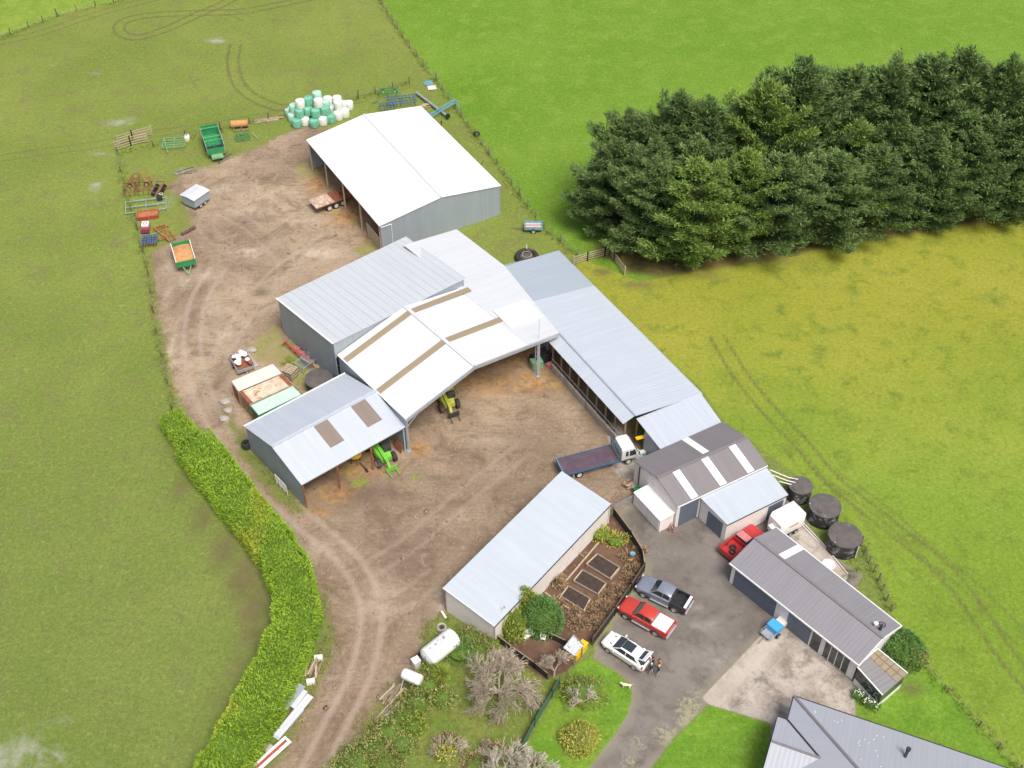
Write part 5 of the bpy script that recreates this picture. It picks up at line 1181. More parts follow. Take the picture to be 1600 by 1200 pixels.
# blue small trailer on pad
t,_=place('box_trailer','small trailer with bright blue cover on the edge of the concrete pad','trailer',(1222,972),(1193,997),.5)
MB().box((.1,0,.45),(1.9,1.15,.06)).build('deck','steel',t)
m=MB()
for s in (-1,1): m.beam((-.85,s*.58,.85),(1.05,s*.58,.85),.04).beam((1.05,s*.58,.45),(1.05,s*.58,.85),.04).beam((-.85,s*.58,.45),(-.85,s*.58,.85),.04).beam((.35,s*.58,.45),(.35,s*.58,.85),.04)
m.beam((1.05,-.58,.85),(1.05,.58,.85),.04); m.build('frame','steel',t)
MB().box((-.2,0,.85),(.95,1.2,.6)).build('cover','blue_sky',t); MB().box((-1.25,0,.6),(.7,.9,.5)).build('crate','cream_wall',t)
MB().beam((1.0,0,.4),(1.9,0,.35),.06).build('drawbar','wood',t)
for s in (-1,1): wheel(t,0,s*.68,.28,.16)
# tipping trailer with orange load
t,_=place('tipping_trailer','green tipping trailer loaded with orange grain on the west yard edge','trailer',(282,381),(292,415),1.2)
def bin_(t,L,W,z0,z1,mat,inner=None,posts=True,top='white'):
    for s in (-1,1): MB().box((0,s*W/2,(z0+z1)/2),(L,.07,z1-z0)).build('side_board',mat,t)
    for s in (-1,1): MB().box((s*L/2,0,(z0+z1)/2),(.07,W,z1-z0)).build('end_board',mat,t)
    MB().box((0,0,z0+.03),(L-.1,W-.1,.06)).build('floor','rust',t)
bin_(t,4.1,2.3,.95,1.75,'green_m')
m=MB()
for s in (-1,1): m.box((0,s*1.16,1.78),(4.1,.1,.06))
m.build('top_rail','cream_wall',t)
ld=MB(); 
secs=[]
for x in np.linspace(-1.95,2.0,9):
    hh=1.15+.38*math.exp(-((x-.1)/1.6)**2); secs.append([Vector((x,-1.1,1.0)),Vector((x,-1.1,hh)),Vector((x,-.4,hh+.14)),Vector((x,.4,hh+.12)),Vector((x,1.1,hh)),Vector((x,1.1,1.0))])
ld.loft(secs).build('grain_load','grain',t,smooth=True)
MB().beam((2.0,.5,.8),(3.3,0,.6),.1).beam((2.0,-.5,.8),(3.3,0,.6),.1).build('drawbar','green_pale',t); MB().box((0,0,.8),(4,1.0,.15)).build('chassis','green_m',t)
for x in (-.8,.2):
    for s in (-1,1): wheel(t,x,s*1.0,.42,.3)
# green silage wagon
t,_=place('silage_wagon','large open green silage wagon on the grass above the yard','wagon',(327,203),(338,236),1.5)
for s in (-1,1): MB().panel([(-2.6,s*1.12,.9),(2.6,s*1.12,.9),(2.6,s*1.2,2.2),(-2.6,s*1.2,2.2)][::s],.06).build('side_board','green_grey',t)
MB().box((-2.6,0,1.7),(.06,2.3,1.6)).build('end_board','green_m',t); MB().box((2.6,0,1.35),(.08,2.3,.95)).build('end_board','green_m',t); MB().box((-1.,0,.95),(3.1,2.2,.06)).build('floor','green_m',t); MB().box((1.5,0,.9),(2.1,2.2,.06)).build('floor','steel_dark',t)
m=MB()
for x in (-2.3,0.1,1.1): MB().beam((x,-1.15,2.2),(x,1.15,2.2),.07).build('cross_bar','green_pale',t); MB().beam((.6,-.1,1.),(1.4,-.1,1.9),.08).beam((1.8,-.1,1.0),(1.4,-.1,1.85),.08).build('strut','green_pale',t)
MB().box((3.0,0,.75),(.9,1.6,.3)).build('front_frame','green_pale',t); MB().beam((3.1,0,.7),(4.2,0,.5),.12).build('drawbar','steel_dark',t)
for s in (-1,1): wheel(t,-.3,s*1.1,.5,.35); wheel(t,-1.4,s*1.1,.5,.35)
# little canopy trailer
t,_=place('canopy_trailer','small grey-sided trailer with flat white roof standing alone in the west yard','trailer',(318,297),(293,314),1.3)
MB().box((0,0,1.15),(2.7,2.3,1.2)).build('box','zinc_wall',t)
MB().panel([(-1.5,-1.3,1.78),(1.5,-1.3,1.78),(1.5,0,1.9),(-1.5,0,1.9)],.05).panel([(-1.5,0,1.9),(1.5,0,1.9),(1.5,1.3,1.78),(-1.5,1.3,1.78)],.05).build('roof','white_roof2',t); MB().box((0,0,.45),(2.7,1.9,.12)).build('chassis','steel',t)
for s in (-1,1): wheel(t,.4,s*1.05,.34,.2); wheel(t,-.4,s*1.05,.34,.2)
# rusty flat deck trailer under barn
t,_=place('deck_trailer','long rusty pinkish flat deck trailer poking out of the hay barn','trailer',(558,293),(491,318),1.2)
m=MB()
for k in range(26):
    if k in (3,5,8,10): continue
    m.box((-3.3+k*.26,0,1.15),(.2,2.35,.05))
m.build('deck_boards','rust',t)
MB().panel([(.8,-1.15,1.2),(3.5,-1.15,1.2),(3.5,1.15,1.2),(.8,1.15,1.2)],.03).build('front_sheet','cont_side',t)
MB().beam((-3.4,.5,.95),(3.5,.5,.95),.12,.2).beam((-3.4,-.5,.95),(3.5,-.5,.95),.12,.2).beam((-3.4,1.17,1.1),(3.5,1.17,1.1),.06,.14).beam((-3.4,-1.17,1.1),(3.5,-1.17,1.1),.06,.14).build('chassis','rust',t)
for x in (1.6,.6,-.4):
    for s in (-1,1): wheel(t,x,s*1.0,.46,.3,'rim_cream')
# pale blue small trailer by east fence
t,_=place('small_trailer','small pale blue slatted trailer with long drawbar beside the paddock fence','trailer',(845,353),(822,353),.6)
bin_(t,2.3,1.5,.5,.85,'blue_pale'); m=MB()
for k in range(4): m.box((0,-.55+k*.36,.6),(2.1,.12,.05))
m.build('slats','white',t); MB().beam((1.1,0,.45),(3.0,0,.4),.07).beam((1.1,.4,.45),(2.2,0,.42),.05).build('drawbar','wood',t)
for s in (-1,1): wheel(t,0,s*.85,.34,.18)
# tractors / telehandlers
def telehandler(rear,front,label,c,rim):
    t,_=place('telehandler',label,'loader',rear,front,1.2)
    MB().loft([ring(-2.0,.75,.7,1.25,.15),ring(-1.6,.85,.55,1.55,.2),ring(.6,.8,.5,1.35,.15),ring(1.6,.6,.5,1.05,.1)]).build('body',c,t,smooth=True)
    MB().loft([ring(-.5,.42,1.2,2.25,.1,.38),ring(.75,.42,1.2,2.25,.1,.36),ring(1.0,.4,1.2,1.7,.1,.36)]).build('cab','glass',t,smooth=True)
    for o in t.children:
        if o.name.startswith('cab'): 
            for v in o.data.vertices: v.co.y+=.45
    MB().box((.15,.45,2.29),(1.3,.86,.07)).build('cab_roof','lime_y' if c=='lime_y' else 'steel_dark',t)
    MB().beam((-1.7,-.25,1.7),(2.3,-.25,1.25),.34,.34).beam((2.2,-.25,1.3),(2.7,-.25,.6),.26,.26).build('boom',c,t)
    MB().box((-.6,-.75,1.3),(.7,.3,.55)).build('engine_cover','black',t)
    MB().box((2.8,-.05,.55),(.1,1.3,.6)).beam((2.85,-.5,.3),(3.7,-.5,.3),.08,.05).beam((2.85,.4,.3),(3.7,.4,.3),.08,.05).build('fork_carriage','steel_dark' if c=='lime_y' else c,t)
    for x in (-1.35,1.35):
        for s in (-1,1): wheel(t,x,s*.92,.55,.42,rim)
    return t
telehandler((582,683),(605,715),'bright green telehandler nosing out from under the lower-left shed','lime','rim_cream')
telehandler((684,595),(706,635),'yellow-green loader with red wheel rims just under the big white roof','lime_y','rim_red')
# yellow machine with post borer
g=G(556,722); t=thing('yellow_hopper','yellow hopper machine on black legs under the lower-left shed front','machine',(g.x,g.y,0),.5,local=True)
MB().lathe([(.25,.7),(.75,1.2),(.8,1.7),(.6,1.85),(.1,1.85)],14).build('hopper','yellow',t,smooth=True); m=MB()
for a in range(4): m.beam((.5*math.cos(a*1.57),.5*math.sin(a*1.57),0),(.4*math.cos(a*1.57),.4*math.sin(a*1.57),1.1),.07)
m.build('legs','steel_dark',t); MB().beam((.2,-.6,.5),(.5,-1.6,.2),.12).tube((.5,-1.5,.05),(.5,-1.9,.05),.15).build('spout','steel_dark',t)
# yellow fork arm near truck
g=G(1000,705); t=thing('lifting_arm','yellow steel arm on a pole between the truck cab and link shed','lift',(g.x,g.y,0),.2,local=True)
MB().tube((.9,0,0),(.9,0,2.1),.05,n=6).build('pole','steel',t); MB().beam((-.6,0,2.05),(1.2,.25,2.1),.42,.10).build('arm','yellow',t)
# ------------------------------------------------------------------ people and dog
def skinned(name,verts,edges,rad,mats,parent=None,sub=1,classify=None):
    me=bpy.data.meshes.new(name); me.from_pydata(verts,edges,[]); o=bpy.data.objects.new(name,me); COL.objects.link(o)
    m=o.modifiers.new('s','SKIN'); m.use_smooth_shade=True
    for i,r in enumerate(rad):
        r=r if isinstance(r,tuple) else (r,r); me.skin_vertices[0].data[i].radius=r
    me.skin_vertices[0].data[0].use_root=True
    s=o.modifiers.new('u','SUBSURF'); s.levels=sub; s.render_levels=sub
    dg=bpy.context.evaluated_depsgraph_get(); nm=bpy.data.meshes.new_from_object(o.evaluated_get(dg)); o.modifiers.clear(); o.data=nm
    nm.materials.clear()
    for k in mats: nm.materials.append(M[k])
    for p in nm.polygons:
        p.use_smooth=True; p.material_index=classify(p.center) if classify else 0
    if parent: o.parent=parent
    return o
def person(px_,face,label,top,legs,hair,h=1.72,stride=.0,lean=.0,arm=0.,hood=False):
    g=G(*px_); t=thing('person',label,'person',(g.x,g.y,0),face,'people standing behind the white car',local=True); k=h/1.72
    V=[(0,0,.95),(0.01+lean*.3,0,1.12),(lean*.6,0,1.32),(lean,0,1.45),(lean+.01,0,1.53),(lean+.02,0,1.62),(lean+.02,0,1.70)]
    E=[(0,1),(1,2),(2,3),(3,4),(4,5),(5,6)]; Rr=[(.15,.11),(.13,.10),(.17,.115),(.12,.08),(.055,.055),(.085,.10),(.065,.075)]
    def chain(st,pts,rs):
        p=st
        for q,r in zip(pts,rs): V.append(q);Rr.append(r);E.append((p,len(V)-1));p=len(V)-1
        return p
    for s in (-1,1):
        chain(0,[(0,s*.10,.88),(.02+s*stride*.5,s*.11,.50),(s*stride,s*.11,.09),(s*stride+.15,s*.12,.04)],[.095,.062,.045,.04])
        w=chain(3,[(lean,s*.18,1.42),(lean+.02,s*.235,1.17),(lean+.14+arm,s*.22,.98+arm)],[.065,.047,.036])
        hnd=V[w]; c=chain(w,[(hnd[0]+.05,hnd[1],hnd[2]-.04)],[(.036,.020)])
        base=V[c]
        for j in range(4): chain(c,[(base[0]+.04,base[1]-s*(.024-.016*j),base[2]-.045),(base[0]+.055,base[1]-s*(.024-.016*j),base[2]-.075+.006*abs(j-1))],[.009,.008])
        chain(w,[(hnd[0]+.045,hnd[1]-s*.05,hnd[2]-.03)],[.010])
    V=[(x*k,y*k,z*k) for x,y,z in V]
    def cl(c):
        z=c.z/k
        if z>1.50: return 0
        r=math.hypot(c.x-lean,c.y)
        if abs(c.y)>.17*k and z<1.02+arm and z>.7 and c.x>.09: return 0
        if z<.09: return 3
        return 1 if z>.92 or (abs(c.y)>.16*k and z>.75) else 2
    skinned('body',V,E,[(r[0]*k,r[1]*k) if isinstance(r,tuple) else r*k for r in Rr],['skin',top,legs,'black'],t,2,cl)
    hc=Vector((lean-.005,0,1.665))*k; m=MB(); m.lathe([(.02,.095),(.07,.08),(.098,.03),(.10,-.03),(.085,-.08)],12,hc); m.build('hair',hair,t,smooth=True)
    # face
    m=MB(); m.box((hc.x+.105,0,hc.z-.045),(.03,.022,.035)); m.build('nose','skin',t)
    for s in (-1,1): MB().box((hc.x+.10,s*.033,hc.z-.02),(.01,.02,.012)).build('eye','black',t)
    return t
car_dir=math.atan2(*(G(950,996)-G(1008,1034)).yx)
person((1017,1053),car_dir+.1,'pale-haired person in navy top and pale trousers, nearest the white car','cl_navy','cl_pale','hair_grey',1.68,.08,.05,.05)
person((1028,1056),car_dir+.3,'pale-haired person in black top and pale trousers, lowest of the group','cl_black','cl_pale','hair_grey',1.7,.05,.03,.03)
person((1019,1044),car_dir+.6,'dark-haired person in dark clothes at the open tailgate','cl_black','cl_jean','hair_dark',1.74,.06,.06,.08)
person((1029,1045),car_dir+1.2,'brown-haired person in mustard orange top, furthest right at the back','cl_orange','cl_jean','hair_brown',1.62,.04,.02,.0)
g=G(978,1074); t=thing('dog','cream white dog standing on the lawn corner by the driveway','dog',(g.x,g.y,0),R(172),local=True)
V=[(0,0,.42),(-.22,0,.45),(-.34,0,.46),(.2,0,.46),(.34,0,.50),(.42,0,.60),(.50,0,.64),(.62,0,.60),(-.45,0,.50),(-.58,0,.60)]
E=[(0,1),(1,2),(0,3),(3,4),(4,5),(5,6),(6,7),(2,8),(8,9)]; Rr=[(.11,.12),(.10,.11),(.09,.10),(.12,.15),(.10,.12),(.07,.08),(.075,.08),(.035,.035),.03,.02]
def ch(p,pts,rs):
    for q,r in zip(pts,rs): V.append(q);Rr.append(r);E.append((p,len(V)-1));p=len(V)-1
for s in (-1,1):
    ch(3,[(.26,s*.09,.36),(.25,s*.10,.18),(.26,s*.10,.03),(.31,s*.10,.02)],[.055,.035,.028,.028])
    ch(2,[(-.34,s*.09,.34),(-.26,s*.10,.22),(-.38,s*.10,.14),(-.35,s*.10,.03),(-.30,s*.10,.02)],[.07,.045,.028,.026,.026])
    ch(6,[(.47,s*.06,.70),(.44,s*.09,.66)],[.025,.015])
skinned('body',V,E,Rr,['fur','black'],t,2,lambda c:1 if c.x>.64 else 0)
# ------------------------------------------------------------------ fences
def fence(line,label,post='wood',gap=2.6,hh=1.15,wires=3,rail=None,step_big=4,post_r=.07):
    pts=[G(x,y) for x,y in line]; t=thing('fence',label,'fence',(pts[0].x,pts[0].y,0)); o=ORG[0].copy()
    me=None; n=0
    for a,b in zip(pts[:-1],pts[1:]):
        L=(b-a).length; k=max(1,int(L/gap))
        for i_ in range(k+(1 if b is pts[-1] else 0)):
            p=lerp(a,b,i_/k); 
            if me is None:
                ORG[0]=Vector((0,0,0)); ob=MB().tube((0,0,-.1),(0,0,hh),post_r,post_r*.85,7).build('post',post,t); me=ob.data
            else: ob=bpy.data.objects.new('post',me); COL.objects.link(ob); ob.parent=t
            ob.location=p-o; s=1.25 if n%step_big==0 else 1.; ob.scale=(s*1.1,s*1.1,s*random.uniform(.93,1.08)); ob.rotation_euler=(random.uniform(-.05,.05),random.uniform(-.05,.05),random.random()*6); n+=1
    ORG[0]=o
    m=MB()
    for a,b in zip(pts[:-1],pts[1:]):
        for w_ in range(wires): z=.3+w_*(hh-.4)/max(1,wires-1); m.tube(a+UP*z,b+UP*z,.012,n=3,cap=False)
    m.build('wire','wire',t)
    return t
fence([(590,-5),(630,60),(662,105),(682,128)],'post and wire fence between the olive and the vivid green paddock at the top','wood',2.6)
fence([(682,128),(742,212),(800,290),(850,358),(903,400)],'post and wire fence running behind the hay barn to the pines','wood',2.6)
fence([(682,126),(640,131),(560,155),(500,170),(450,181),(390,194),(345,204)],'post and wire fence behind the bales and green wagon','wood_dark',2.2)
fence([(345,204),(290,215),(240,230)],'short dark post fence behind the green harrow','wood_dark',2.6)
fence([(184,240),(195,300),(215,360),(232,430),(245,520),(262,600),(270,645)],'low sagging fence down the west side of the yard','wood_dark',3.4,.9,2)
fence([(-12,66),(45,44),(90,26),(150,11),(205,-2)],'post and wire fence across the top left corner','wood_dark',2.2)
fence([(1345,852),(1358,880),(1372,908),(1392,955)],'close-posted fence behind the slate-roofed garage block','wood',1.,1.2)
fence([(1432,1028),(1480,1082),(1530,1135),(1592,1205)],'long low fence with timber rail at the lower right, beside the house lawn','wood',2.2,.9,2)
def panelfence(line,hh,mat,label,post='wood_dark',gap=2.2,thick=.03,cap=None,name='windbreak_fence'):
    pts=[G(x,y) for x,y in line]; t=thing(name,label,'fence',(pts[0].x,pts[0].y,0))
    for a,b in zip(pts[:-1],pts[1:]):
        MB().beam(a+UP*hh/2,b+UP*hh/2,thick,hh-.08).build('cloth',mat,t)
        if cap: MB().beam(a+UP*hh,b+UP*hh,.1,.07).build('rail',cap,t)
        k=max(1,int((b-a).length/gap))
        for i_ in range(k+1): p=lerp(a,b,i_/k); MB().beam(p,p+UP*(hh+.1),.1).build('post',post,t)
    return t
panelfence([(1006,893),(985,925),(960,962),(926,1008)],1.25,'net','black windbreak fence between the garden and the parked vehicles',cap='wood_dark')
panelfence([(958,806),(985,842),(1003,872),(1006,893)],1.25,'net','black windbreak fence curving from the shed corner round the garden',cap='wood')
panelfence([(874,1068),(862,1090),(835,1135),(812,1180)],1.2,'net_green','green mesh fence between the orchard and small lawn',cap=None)
panelfence([(772,998),(800,1020),(835,1045),(856,1062)],1.0,'net','thin brown mesh fence from shed corner through the orchard',cap='wood')
panelfence([(832,983),(855,996),(885,1010),(908,1022)],.9,'net','low mesh fence across the lower end of the vegetable garden',cap='wood')
# rail pen by the pines
def railpen(line,label,mat='wood_pale',hh=1.3,name='rail_fence',nr=4):
    pts=[G(x,y) for x,y in line]; t=thing(name,label,'fence',(pts[0].x,pts[0].y,0))
    for a,b in zip(pts[:-1],pts[1:]):
        m=MB()
        for k in range(nr): z=hh*(k+.7)/nr; m.beam(a+UP*z,b+UP*z,.05,.12)
        m.build('rails',mat,t); k=max(1,int((b-a).length/1.6))
        for i_ in range(k+1): p=lerp(a,b,i_/k); MB().beam(p,p+UP*(hh+.1),.14).build('post',mat,t)
    return t
railpen([(896,414),(918,407),(945,400),(953,398),(960,408),(976,430)],'pale timber rail pen between the long shed and the pines')
railpen([(182,236),(205,228),(232,222)],'pale timber loading race rails at the north-west yard corner',hh=1.5,name='cattle_race'); railpen([(186,226),(208,219),(238,211)],'back rails of the pale timber race at the north-west yard corner',hh=1.5,name='cattle_race')
# gate by workshop
def gate(a,b,label,mat='steel',hh=1.15):
    a=G(*a);b=G(*b); t=thing('gate',label,'gate',(a.x,a.y,0)); m=MB()
    m.beam(a+UP*.15,a+UP*hh,.05).beam(b+UP*.15,b+UP*hh,.05); m.build('stiles',mat,t); m=MB()
    for k in range(5): m.beam(a+UP*(.15+k*(hh-.15)/4),b+UP*(.15+k*(hh-.15)/4),.04)
    m.build('bars',mat,t)
gate((958,802),(998,780),'grey steel farm gate between the long pale shed and white locker')
# white rack leaning at shed
a_,b_=G(433,757),G(450,775); t=thing('white_rack','white slatted rack leaning on the lower-left shed end wall','rack',(a_.x,a_.y,0)); m=MB()
for k in range(4): m.beam(a_+UP*(.5+k*.35),b_+UP*(.5+k*.35),.05)
for k in range(4): p=lerp(a_,b_,k/3); m.beam(p+UP*0.,p+UP*1.6,.05)
m.build('bars','white',t)
# ------------------------------------------------------------------ bales
bl=[(635,620,0,'g'),(765,585,0,'w'),(910,620,0,'g'),(1040,580,0,'w'),(1170,550,0,'g'),(1285,500,0,'w'),(1390,460,0,'w'),(1450,340,0,'w'),(525,450,0,'p'),(575,530,0,'p'),(1200,410,0,'w'),(1365,345,0,'w'),
 (680,462,1,'g'),(808,430,1,'g'),(935,462,1,'g'),(1075,425,1,'g'),(592,385,1,'p'),(1285,335,1,'w'),(1265,262,1,'w'),(690,315,2,'w'),(820,270,2,'g'),(975,300,2,'w'),(955,190,2,'p'),(1120,272,1,'w'),(1080,325,1,'p')]
cn={'g':'green','w':'white','p':'pale green'}
tn=['ground','second','top']
bd_={}
def balemesh(seed):
    random.seed(seed); m=MB(); pr=[(.02,0),(.52,.0),(.66,.08),(.69,.3),(.70,.62),(.69,.95),(.64,1.14),(.5,1.22),(.25,1.245),(.02,1.25)]
    m.lathe(pr,20)
    for v in m.v:
        a=math.atan2(v.y,v.x); s=1+.02*math.sin(3*a+seed)+.015*math.sin(7*a); v.x*=s;v.y*=s
    return m
spots=[]
for (x,y,tr,c) in bl:
    g=G(400+x/10,130+y/10,tr*1.22+.62); spots.append([g.x,g.y,tr,c])
# what carries the upper tiers
for s in list(spots):
    for tr in range(s[2]):
        if all((q[2]!=tr) or math.hypot(q[0]-s[0],q[1]-s[1])>1.05 for q in spots): spots.append([s[0]+.1,s[1]+.15,tr,'g'])
bord=sorted(range(len(spots)),key=lambda i_:spots[i_][0])
ords=['first','second','third','fourth','fifth','sixth','seventh','eighth','ninth','tenth','eleventh','twelfth','thirteenth','fourteenth','fifteenth','sixteenth','seventeenth','eighteenth','nineteenth','twentieth','21st','22nd','23rd','24th','25th','26th','27th','28th']
cnt={}
for i_ in bord:
    x,y,tr,c=spots[i_]; key=(c,tr); cnt[key]=cnt.get(key,0)+1
    ORG[0]=Vector((0,0,0))
    if (c,cnt[key]%2) not in bd_:
        ob=balemesh(len(bd_)).build('wrapped_bale','wrap_'+c,None,smooth=True); bd_[(c,cnt[key]%2)]=ob.data
    else: ob=bpy.data.objects.new('wrapped_bale',bd_[(c,cnt[key]%2)]); COL.objects.link(ob)
    ob.location=(x,y,tr*1.22); ob.rotation_euler=(0,0,random.random()*6)
    tag(ob,'%s wrapped bale, %s from the left in the %s tier of the pile'%(cn[c],ords[cnt[key]-1],tn[tr]),'bale','wrapped bales in the pile')
# ------------------------------------------------------------------ concrete tanks
def tank(c,r,h,label,ptop):
    g=G(*c,h); t=thing('water_tank',label,'tank',(g.x,g.y,0),random.random()*6,'round black water tanks',local=True)
    MB().lathe([(r*.99,0),(r,.05),(r,h-.1),(r*.99,h-.02)],40).build('wall','tank_wall',t,smooth=True)
    MB().lathe([(r*1.02,h-.08),(r*1.02,h+.02),(r*.6,h+.06),(.02,h+.09)],40).build('lid','tank_lid',t,smooth=True)
    MB().lathe([(.3,h+.02),(.3,h+.12),(.02,h+.13)],14,(r*.5,r*.3,0)).build('hatch','tank_lid',t); return t
t1=tank((1251,758),1.2,1.75,'smallest round black water tank, closest to the lean-to garage',0)
t2=tank((1289.5,790),1.56,1.85,'grey-streaked black water tank in the middle of the three',0)
t3=tank((1321,836),1.6,1.85,'black water tank with white pipes, nearest the slate-roofed garage block',0)
ORG[0]=Vector((0,0,0))
def pipe(pts,r,mat,name,label,cat,group=None):
    m=MB()
    for a,b in zip(pts[:-1],pts[1:]): m.tube(a,b,r,n=6)
    return m.build(name,mat,None,label=label,cat=cat,group=group)
pipe([G(1203,734,2.9),G(1232,746,2.0),G(1247,749,1.95)],.05,'white','downpipe','upper white pipe from the lean-to roof to the smallest black tank','pipe')
pipe([G(1207,742,2.8),G(1230,751,1.95),G(1243,754,1.95)],.05,'white','downpipe','middle white pipe from the lean-to roof to the smallest black tank','pipe')
pipe([G(1217,752,2.7),G(1236,757,1.9)],.05,'white','downpipe','lowest white pipe from the lean-to roof to the smallest black tank','pipe')
for k,(a,b,h) in enumerate([((1304,843),(1299,862),1),((1341,850),(1335,873),1),((1265,783),(1259,803),1)]):
    p=G(*a,1.9);q=G(*b,.1); q=Vector((p.x-.02,p.y-.02,.1)); pipe([p+Vector((0,-.3,0)),q+Vector((0,-.3,0))],.045,'white','overflow_pipe',['white upright pipe on the left of the lowest black tank','white upright pipe on the right of the lowest black tank','white upright pipe on the left of the middle black tank'][k],'pipe')
pipe([G(1256,818,.08),G(1282,845,.08),G(1325,897,.08)],.05,'cream_wall','ground_pipe','pale pipe lying along the edge of the narrow concrete slab','pipe')
pipe([G(1253,820,.08),G(1280,848,.08)],.05,'white','ground_pipe','short white pipe lying beside the longer pale pipe on the slab','pipe')
g=G(1294,884,.5); t=thing('round_table','white round table just showing behind the slate-roofed garage block','table',(g.x,g.y,0),local=True)
MB().lathe([(.02,.68),(.62,.68),(.65,.70),(.65,.73),(.02,.74)],24).build('tabletop','white',t); MB().tube((0,0,0),(0,0,.7),.06,n=8).lathe([(.3,0),(.3,.04),(.05,.08)],12).build('pedestal','steel',t)
# ------------------------------------------------------------------ containers
def container(c4,h,top,side,label,rings=None,rustends=False,name='shipping_container'):
    P4=[G(x,y,h) for x,y in c4]; t=thing(name,label,'container',ctr(P4)); 
    MB().panel([V2(p,h) for p in P4],.06,P4[1]-P4[0]).build('roof',top,t)
    i=inset(P4,.05); MB().prism([p for p in i],0.05,h-.07).build('walls',side,t)
    m=MB()
    for a,b in ((0,1),(1,2),(2,3),(3,0)): m.beam(V2(P4[a],h+.02),V2(P4[b],h+.02),.10,.08)
    for p in P4: m.beam(V2(p,0),V2(p,h),.14)
    m.build('frame',side if not rustends else 'cont_side',t)
    a,b=i[0],i[3]; m=MB(); d=(b-a).normalized(); nrm=(i[0]-i[1]).normalized()*.03
    for k in range(7): p=lerp(a,b,(k+.5)/7)+nrm; m.beam(V2(p,.15),V2(p,h-.2),.07,.05)
    m.build('door_bars','rust',t)
    if rings:
        for u,v,r in rings: p=lerp(lerp(P4[0],P4[1],u),lerp(P4[3],P4[2],u),v); MB().torus(p+UP*.05,r,.05,n=24,m=6).build('roof_ring','cont_w',t)
    if rustends:
        for u in (.03,.95): a=lerp(P4[0],P4[1],u);b=lerp(P4[3],P4[2],u); MB().beam(V2(a,h+.05),V2(b,h+.05),.42,.04).build('rust_band','rust',t)
    return t
container([(361,596),(427,568),(441,584),(373,613)],2.3,'cont_w','cont_side','white container with one rust patch, farthest from the lower-left shed')
container([(374,613),(441,585),(458,602),(391,632)],2.3,'cont_b','cont_side','beige rusty container with two pale rings on top, middle of the three',[(.26,.5,.62),(.55,.5,.62)],True)
container([(391,634),(458,603),(472,617),(404,650)],2.25,'cont_g','green_m','mint green topped container tucked against the lower-left shed')
# trailer of scrap
g=G(379,572); t=thing('scrap_trailer','small trailer heaped with white bags and scrap above the containers','trailer',(g.x,g.y,0),R(-62),local=True)
bin_(t,3.0,1.9,.5,.9,'steel'); m=MB()
for k in range(16): m.cur=0; m.lathe([(.02,-.14),(.25,-.1),(.3,.05),(.15,.2),(.02,.22)],7,(random.uniform(-1.2,1.2),random.uniform(-.65,.65),.9+random.uniform(0,.3)))
m.build('bags','white',t); MB().box((.9,.75,.98),(.6,.4,.25),.4).box((-.9,-.6,.98),(.6,.4,.2),.2).build('scrap_boards','rust',t); MB().beam((1.5,0,.4),(2.8,0,.35),.08).build('drawbar','steel',t)
MB().box((.2,1.1,.5),(1.9,.06,.9)).build('leaning_sheet','cont_g',t)
for s in (-1,1): wheel(t,-.2,s*1.0,.32,.2)
g=G(391,579); t=thing('steel_drum','orange rusty drum lid lying beside the white container','drum',(g.x,g.y,0),local=True); MB().lathe([(.45,0),(.46,.25),(.44,.3),(.36,.27),(.02,.26)],18).build('drum','grain',t,smooth=True); MB().torus((0,0,.3),.45,.03).build('rim','rust',t)
# pallet stack
g=G(454,588); t=thing('pallet_stack','square stack of weathered timber pallets beside the containers','pallets',(g.x,g.y,0),R(-27),local=True)
for k in range(6):
    m=MB(); z=k*.2
    for j in range(5): m.box((0,-.56+j*.28,z+.16),(1.4,.2,.04))
    for j in (-.6,0,.6): m.box((j,0,z+.07),(.1,1.3,.13))
    m.build('pallet','wood_pale' if k%2 else 'wood',t)
# cages
for k,(x,y,lb) in enumerate([(474,577,'grey wire mesh cage under the plough end, beside the tall shed wall'),(484,569,'second grey wire mesh cage nearer the tall shed wall')]):
    g=G(x,y); t=thing('mesh_cage',lb,'cage',(g.x,g.y,0),R(-40),local=True); m=MB()
    for sx in (-.75,.75):
        for sy in (-.6,.6): m.beam((sx,sy,0),(sx,sy,1.),.05)
    for z in (.05,1.):
        m.beam((-.75,-.6,z),(.75,-.6,z),.05).beam((-.75,.6,z),(.75,.6,z),.05).beam((-.75,-.6,z),(-.75,.6,z),.05).beam((.75,-.6,z),(.75,.6,z),.05)
    m.build('frame','green_grey',t); m=MB()
    for q in np.linspace(-.65,.65,8): m.beam((q,-.6,.05),(q,-.6,1),.02).beam((q,.6,.05),(q,.6,1),.02)
    for q in np.linspace(-.5,.5,6): m.beam((-.75,q,1.),(.75,q,1.),.02)
    m.build('mesh','steel',t)
# timber cable drum / tank stand lid
g=G(498,590,1.6); t=thing('stock_tank','round tank with weathered brown conical lid beside the tall shed','tank',(g.x,g.y,0),local=True)
MB().lathe([(1.5,0),(1.5,1.45)],30).build('wall','steel_dark',t,smooth=True); MB().lathe([(1.58,1.42),(1.58,1.5),(.02,1.72)],30).build('lid','tank_lid',t,smooth=True)
# white bench frame by shed gable
g=G(529,582); t=thing('white_rack','small white frame leaning at the gap between the sheds','frame',(g.x,g.y,0),R(-20),local=True); MB().beam((-.9,0,1.0),(.9,0,1.2),.05).beam((-.9,0,0),(-.9,0,1.0),.05).beam((.9,0,0),(.9,0,1.2),.05).beam((-.9,0,.5),(.9,0,.6),.05).build('bars','white',t)
